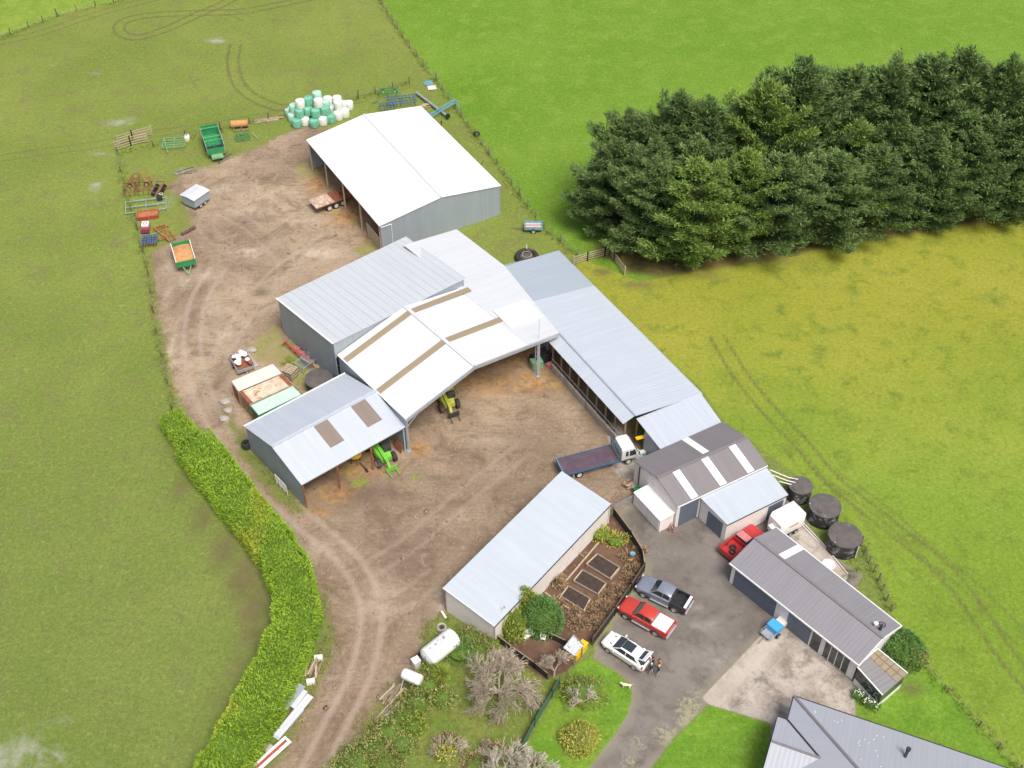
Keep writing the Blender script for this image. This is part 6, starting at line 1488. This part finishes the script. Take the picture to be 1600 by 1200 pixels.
# plough
a,b=G(447,537,.6),G(486,572,.6); d=(b-a); L=math.hypot(d.x,d.y); c=(a+b)/2
t=thing('plough','old red mouldboard plough lying along the tall shed wall','plough',(c.x,c.y,0),math.atan2(d.y,d.x),local=True)
MB().beam((-L/2,0,.75),(L/2,0,.6),.16,.18).beam((-L/2-.3,-.4,.5),(-L/2-.3,.4,.5),.12).beam((-L/2-.3,0,.4),(-L/2,0,1.0),.12).build('beam','red_old',t)
for k in range(5):
    x=-L/2+.7+k*(L-1)/4; MB().beam((x,0,.65),(x+.2,.45,.15),.1).build('leg','red_old',t)
    MB().panel([(x+.1,.3,.1),(x+.75,.75,.1),(x+.8,.95,.5),(x+.05,.45,.55)],.05).build('mouldboard','car_pink' if k<3 else 'cont_side',t)
    MB().lathe([(.02,-.02),(.26,-.02),(.26,.02),(.02,.02)],14,(x-.1,.12,.35),'Y').build('disc','rust',t)
# tyres at the shed corner
g=G(386,699)
for k in range(3):
    ob=MB().torus((g.x+random.uniform(-.06,.06),g.y-.0,.13+.26*k),.36,.14,n=18).build('tyre','tyre',None,smooth=True); tag(ob,['black tyre at the bottom of the stack by the lower-left shed','black tyre in the middle of the stack by the lower-left shed','greyish tyre on top of the stack by the lower-left shed'][k],'tyre','tyres stacked by the shed')
g=G(745,213); ob=MB().torus((g.x,g.y,.38),.34,.15,axis='Y',n=18).build('tyre','tyre',None,smooth=True); tag(ob,'lone black tyre standing against the fence behind the hay barn','tyre')
g=G(823,404); t=thing('tyre_trough','large tractor tyre water trough behind the white roof, with a pipe loop','trough',(g.x,g.y,0),local=True); MB().torus((0,0,.3),1.2,.34,n=28,m=8).build('tyre','tyre',t,smooth=True); MB().lathe([(.02,.25),(.95,.25)],20).build('water','tank_lid',t); MB().torus((0,-.1,.75),.6,.04,n=20,m=5).build('pipe_loop','wood_pale',t); MB().tube((0,1.2,0),(0,1.25,1.2),.07,n=6).build('post','white',t)
# red pallet leaning + green bin things in the sheds
g=G(623,703); t=thing('pallet','reddish pallet leaning inside the lower-left shed beside the steel post','pallet',(g.x,g.y,0),R(-50),local=True); m=MB()
for j in range(6): m.box((-.55+j*.22,0,.62),(.12,.05,1.2),mat=Matrix.Rotation(R(-18),3,'X'))
m.box((0,-.05,.3),(1.3,.08,.1)).box((0,.1,.95),(1.3,.08,.1)); m.build('slats','rust',t)
g=G(838,573); t=thing('pump_unit','pale green boxed pump unit with dark engine under right front pillar','pump',(g.x,g.y,0),R(20),local=True)
MB().box((0,0,.5),(1.3,1.0,1.0)).build('cabinet','green_pale',t); MB().box((.1,.8,.7),(1.0,.7,.7)).tube((-.2,.5,1.0),(-.2,.5,1.5),.06).lathe([(.02,0),(.25,0),(.25,.4),(.02,.42)],12,(.2,.2,1.0)).build('engine','black',t); MB().box((1.6,-.4,.25),(1.0,.5,.45),.3).build('block','car_pink',t)
MB().box((1.3,1.0,.5),(1.4,1.6,.9),.2).build('skip','steel_dark',t)
# green bin, firewood, junk near workshop
g=G(996,772); t=thing('green_bin','green plastic bin beside the white locker block','bin',(g.x,g.y,0),local=True); MB().lathe([(.26,0),(.36,.75),(.40,.78),(.40,.84),(.36,.84),(.3,.5),(.02,.5)],16).build('bin','green_m',t,smooth=True); MB().torus((0,0,.84),.39,.03).build('rim','green_m',t)
def logs(c,n,L,r,rad,ang,name,label,mat,cat='timber pile',spread=.5,zmax=.5,group=None,jit=.25):
    g=G(*c); t=thing(name,label,cat,(g.x,g.y,0),ang,local=True,group=group)
    for k in range(n):
        x=random.uniform(-rad,rad)*.3;y=random.uniform(-spread,spread);z=r+random.uniform(0,zmax)*(1-abs(y)/spread*.7); a=random.uniform(-jit,jit); l=L*random.uniform(.6,1)
        MB().beam((x-l/2*math.cos(a),y-l/2*math.sin(a),z),(x+l/2*math.cos(a),y+l/2*math.sin(a),z+random.uniform(-.05,.1)),r*2*random.uniform(.7,1.2),r*1.5).build('board',mat[k%len(mat)],t)
    return t
logs((984,762),22,.55,.07,1.2,.6,'firewood_pile','small heap of split firewood by the workshop corner',['wood_pale','wood','rust'],'firewood',.7,.5,jit=1.5)
logs((1050,828),6,.9,.04,.3,1.2,'garden_tools','rusty tools and pots by the locker block corner',['rust','wood'],'tools',.25,.7,jit=.8)
logs((616,1088),9,2.6,.08,1,1.0,'timber_pile','loose sawn boards below the small white tank stand',['wood_pale','wood'],'timber pile',.8,.3)
logs((603,1117),9,3.0,.09,1,.95,'timber_pile','long pale fence rails lying on the lane verge',['wood_pale','wood','cream_wall'],'timber pile',.45,.3,jit=.12)
logs((488,1045),16,2.2,.07,.6,1.45,'timber_pile','heap of old posts between two white blocks beside the hedge',['wood','wood_dark','wood_pale'],'timber pile',.75,.4,jit=.25)
logs((455,1122),10,3.4,.06,.8,1.1,'timber_pile','dark broken battens beside the corrugated sheets and hedge',['wood','wood_dark'],'timber pile',.5,.3,jit=.15)
logs((418,188),8,4.0,.09,2,.25,'timber_pile','long weathered poles on the ground left of the bale pile',['wood_pale','wood'],'timber pile',.35,.12,jit=.06)
logs((665,166),8,1.4,.07,.8,.3,'timber_pile','pale timber offcuts beside the blue conveyor',['wood_pale'],'timber pile',.5,.3)
logs((285,268),7,3.2,.05,2,.35,'timber_pile','grey flattened battens on the grass left of the silage wagon',['wood','steel'],'timber pile',.6,.08,jit=.3)
logs((350,246),8,2.,.06,2,.9,'timber_pile','grey sleepers on the yard edge below the silage wagon',['wood','wood_dark'],'timber pile',.9,.1,jit=.1)
for k,(x,y,r_,lb) in enumerate([(498,1030,.1,'pale concrete block at the upper end of the post heap'),(486,1067,.2,'pale concrete block at the lower end of the post heap')]):
    g=G(x,y); ORG[0]=Vector((0,0,0)); MB().box((g.x,g.y,.2),(.75,.45,.4),r_).build('concrete_block','cream_wall',None,label=lb,cat='block')
for k,(x,y,L,W,a,mt,z,lb) in enumerate([(458,1088,2.6,.75,1.05,'zinc_wall',.55,'upper grey corrugated sheet in the pile beside the hedge'),(467,1092,1.9,.5,1.05,'white_roof2',.42,'small white corrugated sheet right of the grey one in the pile'),(459,1118,4.6,.7,1.02,'white_roof2',.32,'longest pale corrugated sheet in the pile beside the hedge'),(451,1130,3.4,.65,1.0,'zinc_roof',.2,'lowest bluish corrugated sheet in the pile by the lane verge'),(418,1168,.8,.7,.9,'conc',.3,'square grey slab at the lower end of the sheet pile'),(418,1184,4.6,.85,.85,'white',.35,'white board with faded red stripe at the bottom edge by the hedge')]):
    g=G(x,y,z); t=thing('roofing_sheet' if k<4 else 'board',lb,'sheet' if k<4 else 'board',(g.x,g.y,z),a,local=True,group='old sheets beside the hedge' if k<4 else None)
    MB().panel([(-L/2,-W/2,0),(L/2,-W/2,.03),(L/2,W/2,.05),(-L/2,W/2,0)],.03,(0,1,0)).build('sheet',mt,t)
    if k==5: MB().panel([(-L/2+.2,-.12,.032),(L/2-.2,-.12,.062),(L/2-.2,.14,.068),(-L/2+.2,.14,.037)],.01).build('red_stripe','red_old',t)
    MB().box((0,0,-z/2-.03),(L*.7,W*.6,max(.05,z-.06))).build('packing','wood_dark',t)
# ------------------------------------------------------------------ tanks and cabinet by the lane
a,b=G(668,1030,1.0),G(708,998,1.0); d=b-a; L=math.hypot(d.x,d.y)+.6; c=(a+b)/2
t=thing('fuel_tank','large white horizontal fuel tank beside the long shed end wall','tank',(c.x,c.y,0),math.atan2(d.y,d.x),local=True)
MB().lathe([(.02,-L/2),(.6,-L/2+.05),(.9,-L/2+.22),(.95,-L/2+.4),(.95,L/2-.4),(.9,L/2-.22),(.6,L/2-.05),(.02,L/2)],24,(0,0,1.25),'X').build('vessel','white',t,smooth=True)
for x in (-L*.28,L*.28): MB().box((x,0,.25),(.3,1.3,.5)).build('saddle','steel_dark',t)
MB().tube((.5,0,2.2),(.5,0,2.35),.15,n=10).tube((-.5,0,2.2),(-.5,0,2.3),.12,n=10).torus((0,.1,2.2),.16,.03).tube((-1.1,0,2.2),(-1.1,0,2.32),.08).build('fittings','steel',t); MB().box((0,1.25,.4),(L+.3,.08,.8)).build('back_board','wood_dark',t)
MB().tube((-L/2-.02,-.1,1.9),(-L/2-.05,-.1,.3),.02,n=5).build('sight_tube','black',t)
a,b=G(636,1055,2.0),G(652,1062,2.0); d=b-a; c=(a+b)/2
t=thing('stand_tank','small white tank raised on a four-legged white stand at lane edge','tank',(c.x,c.y,0),math.atan2(d.y,d.x),local=True)
MB().lathe([(.02,-.95),(.42,-.9),(.5,-.75),(.5,.75),(.42,.9),(.02,.95)],20,(0,0,2.1),'X').build('vessel','white',t,smooth=True)
for sx in (-1,1):
    for sy in (-1,1): MB().beam((sx*.7,sy*.3,1.75),(sx*.95,sy*.75,0),.06).build('leg','cream_wall',t)
MB().beam((-.7,-.35,1.7),(.7,-.35,1.7),.06).beam((-.7,.35,1.7),(.7,.35,1.7),.06).build('cradle','steel',t)
g=G(651,1043); t=thing('pump_cabinet','narrow cream cabinet between the two white tanks','cabinet',(g.x,g.y,0),.6,local=True); MB().box((0,0,.6),(.6,.6,1.2)).build('cabinet','cream_wall',t); MB().box((0,0,1.23),(.7,.7,.06)).build('lid','white',t)
g=G(690,981); t=thing('stone_ring','small round stone ring on the grass by the fuel tank','planter',(g.x,g.y,0),local=True); MB().torus((0,0,.1),.38,.12,n=16).build('stones','conc',t); MB().lathe([(.02,.1),(.3,.08)],14).build('soil','soil',t)
pipe([G(690,955,.3),G(697,966,.15)],.12,'cream_wall','corner_post','pale post lying at the left front corner of the long shed','post')
# ------------------------------------------------------------------ vegetable garden
def bedbox(c4,label,name='raised_bed'):
    P4=[G(x,y) for x,y in c4]; t=thing(name,label,'garden bed',ctr(P4),group='timber raised garden beds'); m=MB()
    for k in range(4): MB().beam(P4[k]+UP*.15,P4[(k+1)%4]+UP*.15,.12,.32).build('edging','wood_pale' if k%2 else 'wood',t)
    i=inset(P4,.05); MB().prism([p for p in i],0,.22).build('soil','soil',t)
bedbox([(933,868),(968,889),(953,907),(916,884)],'topmost dark timber raised bed, nearest the yellow shrubs')
bedbox([(910,893),(947,914),(934,931),(896,910)],'middle of the three dark timber raised beds')
bedbox([(888,918),(922,938),(912,957),(876,934)],'lowest dark timber raised bed, nearest the round bush')
for k,(a,b,lb) in enumerate([((936,848),(880,914),'long timber edging board dividing the garden along the beds'),((903,864),(912,872),'upper short timber edging against the shed wall'),((876,896),(885,903),'lower short timber edging against the shed wall'),((851,927),(907,965),'pale timber edging across the garden below the beds')]):
    pa,pb=G(*a),G(*b); ORG[0]=Vector((0,0,0)); m=MB().beam(pa+UP*.1,pb+UP*.1,.12,.2); m.build('edging_board','wood_pale' if k in(0,3) else 'wood',None,label=lb,cat='edging')
g=G(891,1023,1.7); q=[G(880,1012,1.9),G(902,997,1.9),G(917,1012,1.7),G(898,1028,1.7)]
q=[G(896,992,1.9),G(912,1008,1.9),G(898,1025,1.7),G(880,1012,1.7)]
t=thing('garden_shelter','lean-to with flecked grey plastic roof at the bottom of the garden','shelter',ctr(q)); roofplane('roof',q,'fleck',t,q[1]-q[0]); i=inset(q,.08)
for p in i: MB().beam(V2(p,0),V2(p,1.7),.09).build('post','wood',t)
MB().beam(V2(q[0],1.93),V2(q[1],1.93),.08).build('roof_batten','wood',t)
g=G(905,1021); t=thing('yellow_bin','bright yellow lidded bin at the end of the black fence','bin',(g.x,g.y,0),math.atan2(*(G(912,1012)-G(896,1030)).yx),local=True)
MB().box((0,0,.45),(1.7,.6,.9),taper=1.02).build('bin','yellow',t); MB().box((0,0,.93),(1.8,.7,.08)).build('lid','yellow',t)
for k,(x,y,a) in enumerate([(826,996,.6),(849,999,1.4)]):
    g=G(x,y); t=thing('bench' if k==0 else 'garden_chair',['narrow white garden bench on the dark soil by the round bush','white garden chair on the dark soil right of the bench'][k],'seat',(g.x,g.y,0),a,local=True); w_=1.1 if k==0 else .6
    MB().box((0,0,.42),(w_,.42,.05)).build('seat','white',t); MB().box((0,.24,.68),(w_,.05,.45)).build('backrest','white',t)
    for sx in (-1,1):
        for sy in (-1,1): MB().beam((sx*(w_/2-.05),sy*.18,0),(sx*(w_/2-.05),sy*.18,.42),.05).build('leg','white',t)
g=G(988,872); t=thing('birdbath','small pale blue bird bath beside the fence corner in the garden','ornament',(g.x,g.y,0),local=True); MB().lathe([(.14,0),(.06,.15),(.05,.55),(.25,.68),(.27,.72),(.2,.70),(.02,.66)],14).build('bowl','blue_pale',t,smooth=True); MB().lathe([(.2,0),(.2,.05),(.02,.06)],12).build('base','rust',t)
# blue barrel etc by link shed
pipe([G(1012,706,.1),G(1010,690,1.6)],.16,'blue_m','gas_cylinder','tall blue cylinder against the link shed wall','cylinder')
g=G(1002,712); t=thing('crate','pale crate by the link shed corner behind the truck cab','crate',(g.x,g.y,0),.3,local=True); MB().box((0,0,.3),(.9,.6,.6)).build('crate','green_grey',t); MB().box((0,0,.62),(.7,.4,.04)).build('lid','cream_wall',t)
# loose blocks along the feed lane and boulders by the gravel heap
for k,(x,y,w_) in enumerate([(352,628,1.1),(357,642,.9),(350,655,1.0),(393,548,1.1),(398,571,1.),(423,578,.9)]):
    g=G(x,y); ORG[0]=Vector((0,0,0)); m=MB().lathe([(.02,0),(w_*.5,.0),(w_*.55,.2),(w_*.3,.34),(.02,.38)],8)
    for v in m.v: v.x*=random.uniform(.7,1.1)*1.2; v.y*=random.uniform(.6,1.); v.x+=g.x; v.y+=g.y
    m.build('boulder','conc',None,label=['pale boulder at the gravel edge, farthest up the lane','pale boulder in the middle of the three by the lane','pale boulder nearest the lower-left shed','flat grey stone on weedy ground above the scrap trailer','bluish flat stone right of the scrap trailer','grey stone beside the white container end'][k],cat='boulder')
# ------------------------------------------------------------------ implements parked along the fences
def implement(c,ang,name,label,cat,L,W,mat,mat2=None,tines=4,bars=3,wheels=0,disc=False,h=.6,draw=0,a_frame=False,hitch=None,cyl=None):
    g=G(*c); t=thing(name,label,cat,(g.x,g.y,0),ang,local=True); mat2=mat2 or mat
    m=MB()
    for k in range(bars): y=-W/2+W*k/(bars-1); m.beam((-L/2,y,h),(L/2,y,h),.09)
    for x in np.linspace(-L/2,L/2,3): m.beam((x,-W/2,h+.02),(x,W/2,h+.02),.08)
    m.build('frame',mat,t)
    for k in range(bars):
        y=-W/2+W*k/(bars-1); m=MB()
        for j in range(tines):
            x=-L/2+L*(j+.5)/tines
            if disc: m.lathe([(.02,-.015),(.26,-.015),(.26,.015),(.02,.015)],12,(x,y,.27),'X')
            else: m.beam((x,y,h),(x-.12,y+.1,.25),.05).beam((x-.12,y+.1,.25),(x+.08,y+.05,.02),.05,.03)
        m.build('discs' if disc else 'tines',mat2,t)
    if a_frame: MB().beam((-.35,-W/2,h),(0,-W/2-.1,h+.85),.08).beam((.35,-W/2,h),(0,-W/2-.1,h+.85),.08).beam((0,-W/2-.1,h+.85),(0,W/4,h),.07).build('headstock',mat,t)
    if draw: MB().beam((-.3,-W/2,h),(0,-W/2-draw,h*.6),.08).beam((.3,-W/2,h),(0,-W/2-draw,h*.6),.08).build('drawbar',mat,t)
    if cyl: MB().lathe([(.02,-cyl[0]/2),(cyl[1]*.9,-cyl[0]/2),(cyl[1],-cyl[0]/2+.06),(cyl[1],cyl[0]/2-.06),(cyl[1]*.9,cyl[0]/2),(.02,cyl[0]/2)],18,(cyl[2],cyl[3],cyl[4]),'X').build('roller',cyl[5],t,smooth=True)
    for s in range(wheels):
        wheel(t,(-1 if s%2 else 1)*(L*.3),(W/2+.15)*(1 if s<2 else -1),.3,.16,'rim_cream')
    return t
implement((216,300),R(10),'cultivator','large rusty red folding cultivator in the north-west corner of the yard','cultivator',3.6,2.2,'rust','rust',6,3,2,a_frame=True,h=.8)
t=implement((212,290),R(80),'cultivator_wing','upright rusty red cultivator wing standing left in the corner clutter','cultivator',2.2,.9,'rust','rust',5,2,0,h=1.2)
t=implement((233,288),R(110),'cultivator_wing','upright rusty orange cultivator wing standing right in the corner clutter','cultivator',2.2,.9,'rust_orange','rust',5,2,0,h=1.2)
implement((249,300),R(85),'seed_drill','narrow maroon seed drill with drawbar beside the rusty cultivator','drill',2.6,1.0,'maroon','steel_dark',6,2,2,disc=True,h=.8,draw=0)
MBt=MB(); g=G(249,296); ORG[0]=Vector((0,0,0))
a_,b_=G(256,294,.5),G(272,290,.4); pipe([a_,b_],.05,'rust','tow_bar','rusty tow bar sticking out to the right of the maroon drill','bar')
implement((229,324),R(12),'tine_harrow','wide pale grey steel harrow frame lying below the rusty cultivator','harrow',5.2,2.6,'green_grey','steel',6,3,0,h=.35)
g=G(250,312); t=thing('engine_block','small grey engine and pulley beside the maroon drill','engine',(g.x,g.y,0),.3,local=True); MB().box((0,0,.4),(.7,.6,.6)).lathe([(.02,-.06),(.3,-.06),(.3,.06),(.02,.06)],12,(0,-.4,.5),'Y').build('block','steel_dark',t); MB().torus((.3,.2,.75),.22,.04).build('pulley','light',t)
g=G(232,339); t=thing('grader_blade','orange rusted steel tray below the grey harrow frame','tray',(g.x,g.y,0),R(12),local=True); MB().box((0,0,.35),(2.7,1.3,.08)).box((0,.65,.5),(2.7,.06,.4)).box((1.35,0,.5),(.06,1.3,.4)).box((-1.35,0,.5),(.06,1.3,.4)).build('tray','rust_orange',t); MB().box((0,-.6,.3),(2.5,.1,.5)).beam((0,-.6,.4),(.2,-1.6,.5),.1).build('edge','red_old',t)
g=G(229,360); t=thing('bale_feeder','red and white boxed implement on the west fence line','implement',(g.x,g.y,0),R(5),local=True); MB().box((0,.2,.75),(.9,.9,.5)).build('hopper','white',t); MB().box((0,-.5,.5),(1.,.8,.5)).beam((-.5,-.9,.2),(-.5,.7,.9),.08).beam((.5,-.9,.2),(.5,.7,.9),.08).build('frame','maroon',t); MB().torus((0,.2,1.0),.25,.05).build('lid_ring','red_old',t)
implement((235,379),R(8),'disc_harrow','navy and red square disc harrow below the red and white implement','harrow',1.9,1.7,'blue_m','maroon',6,5,0,disc=True,h=.55)
g=G(256,366); t=thing('trailer_chassis','orange triangular trailer chassis lying beside the disc harrow','chassis',(g.x,g.y,0),R(-60),local=True); MB().beam((-1.6,-.8,.35),(1.9,0,.3),.12).beam((-1.6,.8,.35),(1.9,0,.3),.12).beam((-1.6,-.8,.35),(-1.6,.8,.35),.12).beam((-.5,-.5,.35),(-.5,.5,.35),.1).build('frame','rust_orange',t); MB().beam((-1.,-1.,.3),(-1.,1.,.3),.1).build('axle','rust',t)
implement((265,372),R(-60),'ripper','rusty orange ripper frame right of the disc harrow','implement',2.0,1.0,'rust_orange','rust',3,2,0,h=.5,draw=1.3)
pipe([G(284,366,.2),G(305,354,.3)],.2,'wood_dark','log','dark mossy log lying alone above the tipping trailer','log')
implement((273,227),R(8),'harrow','bright pale green spike harrow on the grass left of the wagon','harrow',3.1,2.4,'green_pale','green_pale',7,5,0,h=.5)
MB2=G(258,226); pipe([G(256,217,.8),G(262,238,.6)],.06,'green_pale','lever','pale green lever bar standing on the left of the spike harrow','bar')
g=G(293,219); t=thing('spray_tank','small cream plastic tank beside the green spike harrow','tank',(g.x,g.y,0),R(100),local=True); MB().lathe([(.02,-.45),(.35,-.42),(.4,-.3),(.4,.3),(.35,.42),(.02,.45)],16,(0,0,.42),'X').build('tank','cream_wall',t,smooth=True); MB().box((0,0,.06),(.8,.6,.1)).build('base','yellow',t); MB().tube((0,0,.8),(0,0,.9),.1).build('cap','black',t)
implement((378,203),R(8),'roller','rusty half white roller with orange drawbar frame right of the wagon','roller',2.2,1.3,'wood','rust',3,2,0,h=.45,draw=1.2,cyl=(2.4,.5,-.3,.6,.7,'grain'))
implement((380,217),R(15),'folding_harrow','small green folded frame on the grass below the roller','implement',2.0,1.4,'green_m','green_m',4,3,0,h=.4)
pipe([G(394,208,.3),G(403,217,.2)],.05,'wood_pale','pole','short yellowish pole right of the small green frame','pole')
implement((608,150),R(5),'drill_frame','green wheeled seeder frame behind the hay barn','implement',2.9,1.4,'green_m','green_pale',5,3,2,h=.9)
pipe([G(592,156,.5),G(582,160,.4)],.08,'green_m','tow_bar','green tow bar of the seeder behind the hay barn','bar')
implement((628,161),R(12),'cultivator','blue spring tine cultivator close behind the hay barn roof','cultivator',4.2,2.2,'blue_m','blue_m',8,4,0,h=.6)
implement((606,170),R(12),'cultivator','narrow blue cultivator section tight against the hay barn roof','cultivator',2.4,1.2,'blue_m','steel_dark',5,2,0,h=.6)
for k,(x,y,mt,lb) in enumerate([(669,131,'blue_pale','upper bluish-white pallet by the fence corner beyond the hay barn'),(675,138,'cream_wall','lower pinkish pallet by the fence corner beyond the hay barn')]):
    g=G(x,y); t=thing('pallet',lb,'pallet',(g.x,g.y,0),.2,local=True); m=MB()
    for j in range(5): m.box((0,-.5+j*.25,.14),(1.3,.17,.04))
    m.build('boards',mt,t); MB().box((-.5,0,.06),(.1,1.1,.12)).box((.5,0,.06),(.1,1.1,.12)).build('bearers','wood',t)
a,b=G(650,144,.5),G(700,182,.5)
t=thing('auger_pipe','long grey auger pipe lying across the blue conveyor','auger',(a.x,a.y,0)); MB().tube(a,b,.16,n=10).build('pipe','steel',t); MB().box(tuple(b+UP*.1),(.5,.4,.5),.5).build('motor','black',t); MB().tube(a-UP*.1+Vector((.2,0,0)),b-UP*.1+Vector((.2,0,0)),.06).build('shaft','steel_dark',t)
a,b=G(672,181,.6),G(714,156,1.6); d=(b-a).normalized(); s=Vector((-d.y,d.x,0)).normalized()*.3
t=thing('conveyor','pale blue lattice conveyor leaning up behind the hay barn corner','conveyor',(a.x,a.y,0)); MB().beam(a+s,b+s,.08,.2).beam(a-s,b-s,.08,.2).build('side_rail','blue_pale',t); m=MB()
L=(b-a).length
for k in range(10): m.beam(lerp(a+s,b+s,k/10),lerp(a-s,b-s,(k+1)/10),.05)
m.build('lattice','blue_pale',t); MB().beam(b,V2(b,0)+s*2,.06).beam(b,V2(b,0)-s*2,.06).build('support_leg','blue_pale',t); 
railpen([(676,199),(690,198),(692,212)],'rusty old pipe rails beside the hay barn roof edge','rust',.8,'pipe_rail',2)
g=G(700,257); ORG[0]=Vector((0,0,0)); pipe([G(752,256,.1),G(756,250,1.0)],.06,'wood','stake','leaning stake by the right side of the hay barn','stake')
# stones and clods strewn over the yard
n=2600; poly=np.array(yard); lo=poly.min(0);hi=poly.max(0); pts=[]
def inside(x,y,p):
    c=False;k=len(p)
    for i_ in range(k):
        a,b=p[i_],p[(i_+1)%k]
        if (a[1]>y)!=(b[1]>y) and x<(b[0]-a[0])*(y-a[1])/(b[1]-a[1])+a[0]: c=not c
    return c
while len(pts)<n:
    x,y=random.uniform(lo[0],hi[0]),random.uniform(lo[1],hi[1])
    if inside(x,y,yard): pts.append((x,y))
pts=np.array(pts); sz=rng.gamma(2.,.028,n)+.02
octv=np.array([(1,0,0),(0,1,0),(-1,0,0),(0,-1,0),(0,0,1),(0,0,-1)],float); octf=np.array([(0,1,4),(1,2,4),(2,3,4),(3,0,4),(1,0,5),(2,1,5),(3,2,5),(0,3,5)])
V_=(octv[None]*sz[:,None,None]*rng.uniform(.6,1.3,(n,6,1))*np.array((1,1,.55))); V_[:,:,0]+=pts[:,0:1]; V_[:,:,1]+=pts[:,1:2]; V_[:,:,2]+=.01
F_=(octf[None]+(np.arange(n)*6)[:,None,None]).reshape(-1,3)
M['stones']=m_leaf('yard_stones',alb(.12,.09,.07),alb(.50,.43,.35),None,2.); np_mesh('stones',V_.reshape(-1,3),F_,'stones',label='stones and clods scattered over the gravel yard',cat='stones',kind='stuff')
# ------------------------------------------------------------------ camera, daylight, view
cam=bpy.data.cameras.new('Camera'); co_=bpy.data.objects.new('Camera',cam); COL.objects.link(co_)
co_.location=(0,0,H); co_.rotation_euler=(math.pi/2-TH,0,0)
cam.sensor_width=36; cam.lens=36*F/1600; cam.clip_end=6000; cam.clip_start=.5
scn.camera=co_
w=bpy.data.worlds.new('World'); scn.world=w; w.use_nodes=True
nt=w.node_tree; sky=nt.nodes.new('ShaderNodeTexSky'); sky.sky_type='NISHITA'; sky.sun_disc=False
SE,SR=R(60),R(148)
sky.sun_elevation=SE; sky.sun_rotation=SR; sky.air_density=1.; sky.dust_density=6.; sky.ozone_density=.6; sky.altitude=0
bg=nt.nodes['Background']; bg.inputs['Strength'].default_value=.11
nt.links.new(sky.outputs[0],bg.inputs['Color'])
sl=bpy.data.lights.new('sun','SUN'); sl.energy=2.3; sl.angle=R(26); sl.color=(1.,.95,.88)
so_=bpy.data.objects.new('sun',sl); COL.objects.link(so_); so_.location=(0,100,60)
d=Vector((math.sin(SR)*math.cos(SE),math.cos(SR)*math.cos(SE),math.sin(SE)))
so_.rotation_euler=d.to_track_quat('Z','Y').to_euler()
scn.view_settings.view_transform='Standard'; scn.view_settings.look='None'; scn.view_settings.gamma=1; scn.view_settings.exposure=.36
scn.render.engine='CYCLES'
